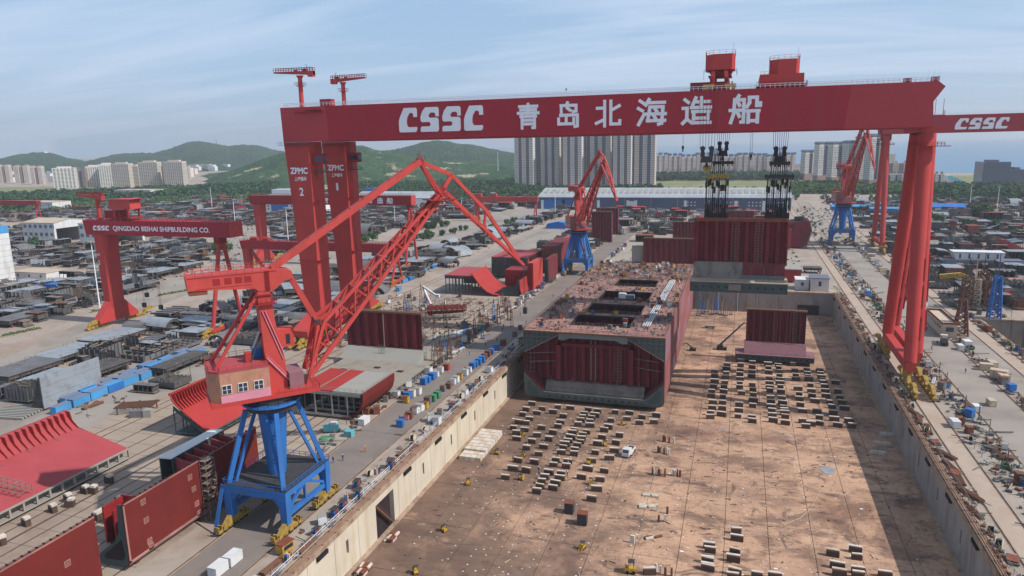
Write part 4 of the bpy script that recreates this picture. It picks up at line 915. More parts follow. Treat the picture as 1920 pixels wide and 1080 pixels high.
    for k in range(26): 
        u = .06+.9*k/26; p = Vector(J(u, 0.0, .45)); q = Vector(J(u+.9/26, 0.0, .45)); b.beam(p, q, .9, .08)
    b.rail([J(.08, .18, .45), J(.96, .3, .45)], 1.0, 2, .07); b.build('jib_walkway', 'dark_red', t, kind='stuff')
    for n in (-1.2, 1.2):
        b = B(); b.beam(U(5.8, n, 53.8), W2(node, n*1.6), .75, .9); b.build('luffing_link', 'crane_orange', t)
        b = B(); b.beam(W2(node, n*1.6), J(0, n/1.2, 0), .7, .8); b.beam(W2(node, n*1.6), J(.3, n/1.2, 1), .6, .7); b.build('jib_strut', 'crane_red', t)
    b = B(); b.beam(U(5.8, -1.8, 53.8), U(5.8, 1.8, 53.8), .9); b.beam(W2(node, -2.6), W2(node, 2.6), .9); b.build('link_pin', 'steel_dark', t)
    # tie beam with slots
    a0 = Vector((2.4, 55.4)); dd = (ap-a0); b = B()
    for n in (-.75, .75): b.beam(W2(a0, n), W2(ap, n), .55, 1.3)
    m_ = 11
    for k in range(m_+1):
        p, q = a0+dd*(k/m_-.022 if k else 0), a0+dd*min(1, (k/m_+.022)); b.beam(W2(p, 0), W2(q, 0), .95, 1.28)
    b.build('tie_beam', 'crane_orange', t)
    # fly jib
    for n in (-1, 1):
        b = B(); b.beam(W2(ap, n*.35), W2(hd, n*1.2), .6, .7); b.build('fly_jib_strut', 'crane_red', t)
        b = B(); b.beam(W2(hd+Vector((.3, 1.2)), n*1.15), W2(tip, n*.35), .62, .9, .5, .6); b.build('fly_jib_chord', 'crane_orange', t)
    b = B(); b.beam(W2(ap, 0), W2(bd, 0), .8, .9); b.build('fly_jib_tie', 'crane_orange', t)
    b = B(); b.beam(W2(bd, 0), W2(hd+Vector((.2, 1)), 0), .8, .9); b.build('fly_jib_strut', 'crane_orange', t)
    e = bd.lerp(tip, .93)
    b = B(); b.beam(W2(bd, 0), W2(bd.lerp(e, .45)+Vector((.8, .9)), 0), .75, .8); b.beam(W2(bd.lerp(e, .45)+Vector((.8, .9)), 0), W2(e, 0), .75, .8); b.build('fly_jib_tie', 'crane_orange', t)
    b = B(); m1 = bd.lerp(e, .45)+Vector((.8, .9)); l1 = hd.lerp(tip, .5); b.beam(W2(m1, 0), W2(l1, 0), .5)
    for k in range(1, 9): l1 = (hd+Vector((.3, 1.2))).lerp(tip, k/9); b.beam(W2(l1, -1.1*(1-k/9)-.35), W2(l1, 1.1*(1-k/9)+.35), .35)
    b.build('fly_jib_bracing', 'crane_red', t)
    b = B(); b.rail([U(hd.x-3.6, -2.6, hd.y-.6), U(hd.x+2.8, -2.6, hd.y+.2)], 1, 1.2, .09); UB(b, hd.x-3.6, hd.x+2.8, -2.7, 2.7, hd.y-.9, hd.y-.7); b.build('head_platform', 'dark_red', t)
    for n in (-.9, .9):
        b = B(); b.tube(U(hd.x, n-.2, hd.y+1.2), U(hd.x, n+.2, hd.y+1.2), .95, n=12); b.build('sheave', 'dark_red', t)
    b = B(); b.tube(W2(ap, -.9), W2(ap, .9), .8, n=10); b.beam(W2(ap, 0), W2(ap+Vector((0, 2.4)), 0), .1); b.rail([W2(ap+Vector((-.8, .6)), -.8), W2(ap+Vector((1, .3)), -.8)], 1, .8, .08); b.build('sheave', 'dark_red', t)
    b = B()
    for n in (-.25, .25): b.tube(W2(tip, n), U(tip.x+.3, n, tip.y-11), .05, n=4, caps=False)
    b.cbox(U(tip.x+.3, 0, tip.y-11.8), (.9, .9, 1.6)); b.build('hook_block', 'steel_dark', t)
    return t
jib_crane('nearest blue-legged portal crane, its red jib reaching right over the quay', -95, 124.7, R(46))
jib_crane('blue-legged portal crane with dark red jib standing left of the ship deck in mid distance', -94.2, 433, R(-58), .97, R(1))
jib_crane('far portal crane on the right quay, steep red jib against white apartment towers', 75.6, 600, R(-79), 1.08, R(12))
# ================= ship blocks =================
def corrug(b, x0, x1, y, z0, z1, n, depth=1.1, ax='x'):
    # trapezoid corrugation seen from -y, two faces per flute
    pts = []; p = (x1-x0)/n
    for i in range(n):
        a = x0+p*i; pts += [(a, 0), (a+p*.36, 0), (a+p*.5, depth), (a+p*.86, depth)]
    pts.append((x1, 0))
    for (u, v), (w, q) in zip(pts, pts[1:]):
        if ax == 'x': b.poly([(u, y+v, z0), (w, y+q, z0), (w, y+q, z1), (u, y+v, z1)])
        else: b.poly([(y-v, u, z0), (y-q, w, z0), (y-q, w, z1), (y-v, u, z1)])
    return b
def holes_row(b, x0, x1, y, z, n, r):
    for i in range(n):
        x = x0+(x1-x0)*(i+.5)/n; b.poly([(x+r*math.cos(a), y, z+r*1.15*math.sin(a)) for a in [k*math.pi/5 for k in range(10)]])
def ladder_grid(b, x0, x1, y, z0, z1, nx, nz, t=.09):
    for i in range(nx+1): x = x0+(x1-x0)*i/nx; b.beam((x, y, z0), (x, y, z1), t)
    for j in range(nz+1): z = z0+(z1-z0)*j/nz; b.beam((x0, y, z), (x1, y, z), t)

HX0, HX1, HY0, HY1, HZ0, HZ1 = -72.1, -22.0, 238.0, 389.0, -10.3, 14.7
hull = thing('ship_hull', 'unfinished ship hull in the dock, open at the front, pink deck with four dark hatches', 'ship hull', (-47, 315, HZ0))
# shell plating, plate by plate
for side, x, d in ((0, HX0, -1), (1, HX1, 1)):
    for i in range(7):
        y0 = HY0+(HY1-HY0)*i/7+(.42 if i == 0 else 0); y1 = HY0+(HY1-HY0)*(i+1)/7
        for j, (z0, z1) in enumerate(((HZ0+2.2, -2.5), (-2.5, 6.0), (6.0, HZ1))):
            b = MB(); e = .03*((i+j) % 2); b.box(*sorted((x+d*e, x-d*.35)), y0+.03, y1-.03, z0+.02, z1-.02)
            b.build('shell_plate', ['dusty_red', 'dusty_red', 'mauve'][(i*2+j) % 3] if side else 'primer_red', hull, world=True)
    b = MB(); pr_ = [(x, HZ0+2.2)]+[(x-d*2.2*(1-math.cos(a)), HZ0+2.2-2.2*math.sin(a)) for a in [k*math.pi/10 for k in range(1, 6)]]+[(x-d*2.5, HZ0), (x-d*2.5, HZ0+.35), (x-d*.4, HZ0+2.2)]
    b.prism(pr_, (0, HY0+.42, 0), (1, 0, 0), (0, 0, 1), (0, HY1-HY0, 0)); b.build('bilge_plate', 'primer_red', hull, world=True)
b = MB(); b.box(HX0+2.5, HX1-2.5, HY0+.42, HY1, HZ0, HZ0+.3); b.build('bottom_plate', 'primer_red', hull, world=True)
b = MB(); b.box(HX0+.4, HX1-.4, HY0+.4, HY1, -8.2, -8.0); b.build('inner_bottom', 'stool_grey', hull, world=True)
# double bottom front with its holes
b = MB(); b.m(0).prism([(HX0+2.3, HZ0+.02), (HX1-2.3, HZ0+.02), (HX1-6.4, -8.02), (HX0+6.4, -8.02)], (0, HY0+.25, 0), (1, 0, 0), (0, 0, 1), (0, .15, 0)); b.m(1); holes_row(b, HX0+6, HX1-6, HY0+.24, -9.2, 16, .38)
for i in range(46): x = HX0+3+44*i/45; b.box(x-.06, x+.06, HY0+.05, HY0+.25, HZ0+.3, HZ0+1.0)
b.build('floor_plate', ['frame_green', 'hatch_dark'], hull, world=True)
for s, x in ((1, HX0), (-1, HX1)):
    # hopper tank frame with its rounded opening and the sloping tank top
    hp = [(x, HZ0+2.3), (x+s*.7, HZ0+.8), (x+s*2.3, HZ0+.03), (x+s*7.6, HZ0+.03), (x+s*7.0, -8.2), (x+s*.0, -1.2)]
    b = MB(); b.m(0).prism(hp, (0, HY0+.22, 0), (1, 0, 0), (0, 0, 1), (0, .15, 0))
    b.m(1).poly([(x+s*u, HY0+.2, z) for u, z in ((1.2, -4.4), (1.5, -8.0), (2.2, -8.9), (5.0, -9.0), (5.4, -8.4), (5.0, -7.6), (2.2, -4.3), (1.6, -4.0))]); b.build('hopper_frame', ['frame_green', 'green_dark'], hull, world=True)
    b = MB(); b.prism([(x+s*.4, -1.2), (x+s*7.2, -8.1), (x+s*7.2, -7.7), (x+s*.4, -.7)], (0, HY0+.45, 0), (1, 0, 0), (0, 0, 1), (0, 140, 0)); b.build('hopper_plate', 'primer_maroon', hull, world=True)
    # topside tank
    b = MB(); b.m(0).prism([(x, 14.2), (x+s*12.6, 14.2), (x+s*12.6, 13.4), (x, 6.6)], (0, HY0+.22, 0), (1, 0, 0), (0, 0, 1), (0, .15, 0)); b.m(1)
    for k in range(5): u = 1.2+k*1.9; b.beam((x+s*u, HY0+.12, 14.1), (x+s*u, HY0+.12, 7.2+u*.55), .1)
    for k in range(3): b.beam((x+s*.5, HY0+.12, 12.6-k*1.7), (x+s*(10-k*3.2), HY0+.12, 12.6-k*1.7), .1)
    b.build('topside_frame', ['green_dark', 'scaffold'], hull, world=True)
    b = MB(); b.prism([(x+s*.4, 6.5), (x+s*12.7, 13.2), (x+s*12.7, 13.5), (x+s*.4, 6.9)], (0, HY0+.1, 0), (1, 0, 0), (0, 0, 1), (0, 140, 0)); b.build('topside_plate', 'primer_maroon', hull, world=True)
    b = MB()
    for k in range(24): t_ = k/23; b.cbox((x+s*(.6+11.8*t_), HY0+.05, 6.7+6.6*t_), (.28, .2, .28))
    b.build('bracket', 'pale_grey', hull, world=True, kind='stuff')
# transverse bulkheads: the front one shows
for i, y in enumerate((243.4, 266.5, 289, 317, 345, 388.5)):
    b = MB(); corrug(b, HX0+.4, HX1-.4, y, -5.0, 13.9, 15, 1.3); b.build('bulkhead', 'corrug_dark', hull, world=True)
b = MB(); b.prism([(HY0+2.6, -8.0), (242.6, -5.0), (245.2, -5.0), (250, -8.0)], (HX0+7.2, 0, 0), (0, 1, 0), (0, 0, 1), (HX1-HX0-14.4, 0, 0)); b.build('stool', 'stool_grey', hull, world=True)
b = MB(); y = HY0+4.0
for i in range(5): x = HX0+9+8.0*i; b.beam((x, y-1.4, -8), (x, y+.6, -3.2), .12)
for z, yy in ((-6.6, y-1), (-5, y-.2)): b.beam((HX0+8, yy, z), (HX1-8, yy, z), .1)
for x in (-48.4, -46.8): b.beam((x, 242.9, -3.6), (x, 242.7, 11), .35)
ladder_grid(b, -40.2, -37.4, 242.7, -3.2, 10.6, 2, 12, .09); ladder_grid(b, -49.4, -46.2, HY0+1.6, HZ0+.2, -5, 4, 6, .08); ladder_grid(b, -71.2, -68.4, HY0+1.0, -1, 13, 2, 8, .08); ladder_grid(b, -62.6, -60.2, HY0+6.8, -7.6, 5, 2, 7, .08); ladder_grid(b, -34.4, -32, HY0+6.8, -7.6, 9, 2, 8, .08)
for z in (5.4, 2.2): b.beam((-70.6, HY0+3, z), (-61.6, HY0+5, z+.3), .5, .18); b.beam((-32.8, HY0+5, z), (-23.6, HY0+3, z-.3), .5, .18)
b.build('scaffolding', 'scaffold', hull, world=True, kind='stuff')
# cross deck beam with arched lower edge
b = MB(); b.prism([(HX0+12.8, 14.2), (HX1-12.8, 14.2), (HX1-12.8, 11.8), (HX1-14.4, 11.6), (HX1-17, 12.6), (HX0+17, 12.6), (HX0+14.4, 11.6), (HX0+12.8, 11.8)], (0, HY0+.3, 0), (1, 0, 0), (0, 0, 1), (0, .3, 0)); b.build('cross_beam', 'green_grey', hull, world=True)
b = MB(); b.box(HX0+13, HX1-13, 242.4, 243.3, 8.4, 9.6); b.box(-60.6, -59.2, 241, 243.3, -4, 9); b.box(-34.6, -33.2, 241, 243.3, -4, 9); b.build('stringer', 'corrug_dark', hull, world=True)
# deck in strips round the four hatches
HT = [(-57.3, -35.9, 249.3, 263.7), (-56.4, -34.8, 269.9, 284.6), (-55.4, -34.9, 294.6, 311.0), (-53.6, -35.3, 325.2, 339.4)]
ys = [HY0]+[v for h in HT for v in (h[2], h[3])]+[HY1]
def deck(x0, x1, y0, y1): MB().box(x0, x1, y0, y1, HZ1-.32, HZ1).build('deck_plate', 'deck_pink', hull, world=True)
for k in range(0, len(ys), 2):
    y0, y1 = ys[k], ys[k+1]; n = max(1, int((y1-y0)/14)); 
    for q in range(n): deck(HX0+.02, HX1-.02, y0+(y1-y0)*q/n+.04, y0+(y1-y0)*(q+1)/n-.04)
for (x0, x1, y0, y1) in HT:
    deck(HX0+.02, x0-.04, y0, y1); deck(x1+.04, HX1-.02, y0, y1)
    b = MB(); b.m(0)
    for (a, c, d, e) in ((x0-.25, x1+.25, y0-.25, y0), (x0-.25, x1+.25, y1, y1+.25), (x0-.25, x0, y0, y1), (x1, x1+.25, y0, y1)): b.box(a, c, d, e, HZ1-.6, HZ1+.35)
    b.m(1).rail([(x0-.6, y0-.6, HZ1), (x1+.6, y0-.6, HZ1), (x1+.6, y1+.6, HZ1), (x0-.6, y1+.6, HZ1), (x0-.6, y0-.6, HZ1)], 1.1, 2.2, .08)
    b.build('hatch_coaming', ['hatch_dark', 'scaffold'], hull, world=True)
b = MB(); b.box(HX0, HX1, HY0-.12, HY0+.2, HZ1-.5, HZ1+.04); b.build('deck_edge', 'rusty', hull, world=True)
b = MB(); b.rail([(HX0+.2, HY1, HZ1), (HX0+.2, HY0+.2, HZ1), (HX1-.2, HY0+.2, HZ1), (HX1-.2, HY1, HZ1)], 1.15, 1.9, .08); b.build('railing', 'rusty', hull, world=True, kind='stuff')
b = MB(); pa, pb = P(1211, 612, HZ1+.5), P(1262, 525, HZ1+.5)
for k in range(4): v = Vector((k*.75-1.2, 0, 0)); b.tube(pa+v, pb+v, .28, n=8)
tag(b.build('pipe_bundle', 'pipe_grey'), 'bundle of long silver pipes lying along the ship deck', 'pipes')
# --- hull block standing in the dock to the right ---
bk = thing('hull_block', 'maroon corrugated bulkhead block standing alone on the dock floor on the right', 'hull block', (16, 310, -10.5))
b = MB(); b.m(0).box(.7, 31.6, 304.6, 314, -10.5, -8.35); b.m(1); holes_row(b, 2, 30, 304.58, -9.4, 12, .35); b.build('double_bottom', ['green_dark', 'hatch_dark'], bk, world=True)
MB().box(.5, 31.8, 304.4, 314.2, -8.34, -8.2).build('tank_top', 'mauve', bk, world=True)
MB().prism([(306, -8.18), (309.3, -3.8), (311.5, -3.8), (313.6, -8.18)], (4.2, 0, 0), (0, 1, 0), (0, 0, 1), (24.4, 0, 0)).build('stool', 'mauve', bk, world=True)
corrug(MB(), 4.7, 28.1, 309.6, -3.8, 9.6, 9, 1.1).build('bulkhead', 'corrug_dark', bk, world=True)
MB().box(4.4, 28.4, 309.2, 311.4, 9.62, 10.2).build('top_beam', 'rusty', bk, world=True)
b = MB(); b.rail([(.6, 304.5, -8.2), (31.6, 304.5, -8.2)], 1.1, 2, .07); b.rail([(4.5, 309.3, 10.2), (28, 309.3, 10.2)], 1, 2, .07); ladder_grid(b, 22, 24.4, 309.0, -8, 9.4, 2, 16, .09); ladder_grid(b, 15.6, 17, 309.0, -3, 9, 1, 14, .08); b.build('scaffolding', 'scaffold', bk, world=True, kind='stuff')
# --- block hanging from the gantry ---
bk = thing('hull_block', 'wide maroon bulkhead block hanging in slings from the big gantry crane', 'hull block', (.6, 267, 27))
b = MB(); b.m(0).box(-15.8, 16.8, 257.6, 270, 27.4, 30.9); b.m(1); holes_row(b, -15, 16, 257.58, 29.3, 12, .4); b.m(2).box(-2.6, 1.6, 257.5, 257.6, 28.2, 30.3)
b.build('double_bottom', ['green_dark', 'hatch_dark', 'scaffold'], bk, world=True)
MB().box(-16, 17, 257.4, 270.2, 30.92, 31.2).build('tank_top', 'tan_roof', bk, world=True)
MB().prism([(263.6, 31.2), (266, 36.8), (268, 36.8), (269.6, 31.2)], (-15.2, 0, 0), (0, 1, 0), (0, 0, 1), (17, 0, 0)).build('stool', 'stool_grey', bk, world=True)
MB().prism([(264.4, 32.6), (266, 36.8), (268, 36.8), (269.4, 32.6)], (1.82, 0, 0), (0, 1, 0), (0, 0, 1), (14.2, 0, 0)).build('stool', 'primer_maroon', bk, world=True)
MB().box(1.9, 16, 264.2, 269.4, 31.22, 32.55).build('stool_foot', 'green_grey', bk, world=True)
corrug(MB(), -15.0, 16.1, 266.1, 36.8, 51.4, 9, 1.3).build('bulkhead', 'corrug_dark', bk, world=True)
MB().box(-15.3, 16.4, 265.7, 268.4, 51.42, 52.6).build('top_beam', 'oxide_brown', bk, world=True)
MB().box(16.12, 16.6, 265.6, 268, 36, 51.4).build('side_plate', 'primer_maroon', bk, world=True); MB().box(-15.4, -15.02, 265.6, 268, 36, 51.4).build('side_plate', 'primer_maroon', bk, world=True)
b = MB(); ladder_grid(b, 5.6, 8.2, 265.6, 33, 51, 2, 18, .1); ladder_grid(b, -2.2, .2, 265.6, 33, 51, 2, 18, .1)
for k in range(8): x = -15+4*k; b.beam((x, 263.4, 31.2), (x, 263.4, 36), .1)
b.rail([(-16, 257.5, 31.2), (17, 257.5, 31.2)], 1.1, 2, .08); b.build('scaffolding', 'scaffold', bk, world=True, kind='stuff')
# --- bulkhead blocks standing beyond the dock ---
def bulkhead_block(label, x0, x1, y, z1, n=8, m='corrug_dark', base=0.6, depth=4, top='rusty'):
    t = thing('hull_block', label, 'hull block', ((x0+x1)/2, y, 0))
    b = MB()
    for x in (x0+1, (x0+x1)/2, x1-1): b.box(x-.6, x+.6, y+.2, y+depth-.2, 0, base)
    b.build('support', 'block_side', t, world=True)
    corrug(MB(), x0, x1, y, base, z1, n, 1.1).build('bulkhead', m, t, world=True)
    MB().box(x0-.3, x1+.3, y-.3, y+2, z1+.02, z1+.6).build('top_beam', top, t, world=True)
    MB().box(x0-.35, x0-.02, y-.2, y+depth, base, z1).build('side_plate', 'primer_maroon', t, world=True); MB().box(x1+.02, x1+.35, y-.2, y+depth, base, z1).build('side_plate', 'primer_maroon', t, world=True)
    MB().box(x0, x1, y+depth-.3, y+depth, base, z1-.5).build('back_plate', 'primer_maroon', t, world=True)
    b = MB(); ladder_grid(b, x1+.4, x1+1.6, y-.4, 0, z1, 1, 9, .1); b.rail([(x0, y-.2, z1+.6), (x1, y-.2, z1+.6)], 1, 2.2, .09); b.build('scaffolding', 'scaffold', t, world=True, kind='stuff')
    return t
bulkhead_block('maroon bulkhead block standing at the far end of the ship deck', -59.6, -27.8, 476, 16.8, 9)
q0, q1 = PY(1262, 450, 540), PY(1302, 450, 540); p = P(1193, 495, 0); t = thing('site_container', 'white cladded box left of the maroon bulkhead at the ship end', 'container', (p.x, 478, 0))
for k in range(4): MB().box(-3.6, 3.6, k*1.3, k*1.3+1.24, .8, 11.5).build('panel', 'frame_white' if k % 2 else 'pale_grey', t)
MB().box(-3.8, 3.8, -.2, 5.4, 11.52, 11.8).build('roof', 'pale_grey', t); MB().box(-3, 3, .2, 5, 0, .79).build('support', 'rusty', t)
bulkhead_block('narrow maroon bulkhead half hidden behind the hanging block', q0.x, q1.x, 540, PY(1262, 417, 540).z, 6)
q0, q1 = PY(1342, 410, 640), PY(1412, 410, 640); bulkhead_block('low maroon bulkhead seen above the top edge of the hanging block', q0.x, q1.x, 640, PY(1342, 396, 640).z, 8)
q0, q1 = PY(1110, 430, 575), PY(1146, 430, 575); bulkhead_block('maroon bulkhead block just right of the middle blue crane', q0.x, q1.x, 575, PY(1120, 398, 575).z, 7)
q0, q1 = PY(1118, 415, 625), PY(1158, 415, 625); bulkhead_block('taller bulkhead block behind the one right of the middle blue crane', q0.x, q1.x, 625, PY(1140, 391, 625).z, 6)
# --- left quay: tall bulkhead with grey stool on a long inner bottom panel ---
bk = thing('hull_block', 'maroon bulkhead with grey stool rising from a pale inner bottom on the left quay', 'hull block', (-122, 225, 0))
b = MB(); b.m(0).box(-138.6, -104.4, 197, 246, 2.4, 2.7); b.build('tank_top', 'tank_top', bk, world=True)
b = MB(); 
for k in range(20): y = 198+47*k/19; b.box(-104.9, -104.5, y-.14, y+.14, .7, 2.38)
b.box(-138.4, -104.6, 197.2, 246, .5, .68); b.box(-104.75, -104.55, 197, 246, 2.0, 2.38); b.box(-138.4, -104.6, 197.1, 197.3, .7, 2.38)
for k in range(12): x = -137+31*k/11; b.box(x-.12, x+.12, 197.4, 246, .7, 2.38)
b.build('web_frame', 'green_grey', bk, world=True, kind='stuff')
b = MB()
for x in (-136, -122, -107):
    for y in (200, 222, 243): b.box(x-.5, x+.5, y-.8, y+.8, 0, .5)
b.build('support', 'block_side', bk, world=True)
b = MB(); b.prism([(226.2, 2.72), (231.2, 6.4), (234.2, 6.4), (238, 2.72)], (-140.2, 0, 0), (0, 1, 0), (0, 0, 1), (32, 0, 0)); b.build('stool', 'pale_grey', bk, world=True)
corrug(MB(), -139.8, -108.8, 231.6, 6.4, 19.6, 8, 1.2).build('bulkhead', 'corrug_dark', bk, world=True)
MB().box(-140.1, -108.5, 231.2, 233.8, 19.62, 20.3).build('top_beam', 'rusty', bk, world=True)
b = MB(); ladder_grid(b, -108.4, -107.2, 231.2, 3, 19.6, 1, 12, .1); b.rail([(-139.8, 231.3, 20.3), (-108.6, 231.3, 20.3)], 1, 2, .08); ladder_grid(b, -125.4, -123.2, 229, 3, 8, 2, 5, .09); b.beam((-124, 231.0, 6), (-124, 231.0, 19.4), .3); b.build('scaffolding', 'scaffold', bk, world=True, kind='stuff')
for (x, y) in ((-132, 214), (-127, 208), (-121, 219), (-113, 205), (-111, 217)): MB().box(x-1.2, x+1.2, y-1, y+1, 2.72, 2.8).build('manhole', 'hatch_dark', bk, world=True)
for (px, py) in ((690, 655), (730, 668)):
    p = P(px, py, 2.7); b = MB(); b.cbox((p.x, p.y, p.z+.85), (2, 1.6, 1.6)); b.cbox((p.x, p.y, p.z+1.72), (2.2, 1.8, .14))
    tag(b.build('equipment_box', 'steel_grey'), 'grey equipment box on the pale inner bottom panel', 'box', 'boxes on the inner bottom panel')
# --- deck block: half red, half pale deck, curved red shell ---
bk = thing('hull_block', 'wing tank block with half red and half pale deck and a curved red shell', 'hull block', (-115, 187, 0))
MB().box(-126.5, -113.9, 178, 198, 8.4, 8.7).build('deck_plate', 'red_oxide', bk, world=True); MB().box(-113.8, -103.6, 178, 198, 8.4, 8.7).build('deck_plate', 'pale_grey', bk, world=True)
b = MB(); cv = [(-103.4, 8.7), (-103.5, 6.5), (-104.2, 4.2), (-105.6, 2.4), (-107.8, 1.2), (-110.5, .7)]
b.prism(cv+[(x-.35, z+.1) for x, z in reversed(cv)], (0, 177.6, 0), (1, 0, 0), (0, 0, 1), (0, 20.6, 0)); b.build('shell_plate', 'primer_red', bk, world=True)
b = MB()
for k in range(6):
    y = 178+3.8*k
    for x in (-126.3, -120, -114.2, -109): b.box(x-.2, x+.2, y-.15, y+.15, .9, 8.38)
    b.box(-126.4, -104.4, y-.14, y+.14, 7.4, 8.38); b.box(-126.4, -108, y-.14, y+.14, .7, 1.4)
b.build('web_frame', 'pale_grey', bk, world=True, kind='stuff')
MB().box(-126.6, -126.3, 178, 198, .9, 8.38).build('side_plate', 'green_dark', bk, world=True); MB().box(-126.3, -106, 196.5, 196.7, .9, 8.3).build('bulkhead', 'green_dark', bk, world=True)
b = MB(); b.rail([(-126.4, 178.1, 8.7), (-103.6, 178.1, 8.7), (-103.5, 198, 8.7)], 1.1, 2, .07); b.rail([(-119, 178, 8.72), (-119, 198, 8.72)], .3, 2, .08); b.build('railing', 'pale_grey', bk, world=True, kind='stuff')
b = MB()
for x in (-124, -112):
    for y in (181, 194): b.box(x-.6, x+.6, y-.6, y+.6, 0, .7)
b.build('support', 'block_side', bk, world=True)
# --- hopper blocks with sloping red plates and curved ribs ---
def hopper_block(label, xa, za, xb, zb, y0, y1, m, nr, base_m='green_grey', rib_m='red_oxide', base=True):
    t = thing('hull_block', label, 'hull block', ((xa+xb)/2, (y0+y1)/2, 0))
    up = 3.2
    pts = [(xa-.6, za+up), (xa, za+up*.45), (xa+1.2, za), (xa+3, za-1.4)]
    n = 5
    for k in range(1, n+1): u = k/n; pts.append((xa+3+(xb-xa-3)*u, za-1.4+(zb-za+1.4)*u))
    b = MB(); b.prism(pts+[(x-.1, z-.3) for x, z in reversed(pts)], (0, y0, 0), (1, 0, 0), (0, 0, 1), (0, y1-y0, 0)); b.build('sloping_plate', m, t, world=True)
    for k in range(nr):
        y = y0+.5+(y1-y0-1)*k/(nr-1); b = MB(); rb = [(xa-.5, za+up-.1), (xa+1.0, za+up-.2), (xa+1.5, za+.8), (xa+3.4, za-1.2), (xa+3, za-1.3), (xa+1.2, za+.1), (xa, za+up*.45)]
        b.prism(rb, (0, y-.09, 0), (1, 0, 0), (0, 0, 1), (0, .18, 0)); b.build('rib', rib_m, t, world=True)
    MB().box(xa-1.0, xa-.62, y0, y1, za+up-.6, za+up).build('edge_beam', 'dark_red', t, world=True)
    b = MB()
    for k in range(7):
        y = y0+.1+(y1-y0-.4)*k/6
        for u in (.0, .35, .7): x = xa+(xb-xa)*u; z = za+(zb-za)*u; b.box(x-.14, x+.14, y, y+.2, 1.0, z-1.6)
        b.prism([(xa, za-.4), (xb-.6, zb-.35), (xb-1.6, zb-.8), (xa, za-1.6)], (0, y, 0), (1, 0, 0), (0, 0, 1), (0, .2, 0))
    b.build('web_frame', 'green_dark', t, world=True, kind='stuff')
    b = MB(); b.m(0).box(xa, xb+.3, y0, y1, .7, .95); nb = max(4, int((y1-y0)/3.2))
    for k in range(nb+1): y = y0+(y1-y0)*k/nb; b.box(xb-.2, xb+.25, y-.22, y+.22, .96, zb-.42)
    b.box(xb-.1, xb+.3, y0, y1, zb-.42, zb-.02); b.box(xb-2.2, xb-2.0, y0, y1, .96, zb-.5); b.build('base_frame', base_m, t, world=True)
    b = MB()
    for k in range(4):
        y = y0+2+(y1-y0-4)*k/3
        for x in (xa+1, xb-1): b.box(x-.55, x+.55, y-.6, y+.6, 0, .7)
    b.build('support', 'block_side', t, world=True)
    return t
hopper_block('large pink red hopper block at the left edge with a scaffold ladder on its slope', -170, 9.0, -151.2, 3.4, 92, 138, 'pink_oxide', 26, 'pale_grey')
hopper_block('bright red hopper block behind the cab of the nearest crane', -151.5, 9.2, -139.8, 1.9, 155, 174, 'red_oxide', 17, 'green_dark')
b = MB(); p0, p1 = Vector((-167, 104, 10.4)), Vector((-151.6, 110, 4.2))
for k in range(14):
    c = p0.lerp(p1, k/13)
    for d in (-1, 1): b.beam(c+Vector((d*.2, d*1.2, 0)), c+Vector((d*.2, d*1.2, 2)), .1)
    b.beam(c+Vector((0, -1.2, 1)), c+Vector((0, 1.2, 1)), .1); b.beam(c+Vector((-.6, -1.2, 1.9)), c+Vector((.6, 1.2, 1.9)), .1)
for d in (-1.2, 1.2): b.beam(p0+Vector((0, d, 1.9)), p1+Vector((0, d, 1.9)), .1); b.beam(p0+Vector((0, d, .5)), p1+Vector((0, d, .5)), .12)
tag(b.build('scaffold_ladder', 'scaffold'), 'scaffold ladder running down the pink red hopper slope', 'scaffold')
bk = thing('hull_block', 'red girder block with a green end frame cut by the left edge of the photo', 'hull block', (-156, 92, 0))
q = P(12, 930, 3); MB().box(-158.2, -154.6, 84, 95.5, 4.4, 12.6).build('shell_plate', 'dark_red', bk, world=True)
b = MB(); b.prism([(-158.2, 4.38), (-154.6, 4.38), (-150.6, .8), (-158.2, .8)], (0, 84, 0), (1, 0, 0), (0, 0, 1), (0, 11.5, 0)); b.build('foot_frame', 'pale_grey', bk, world=True)
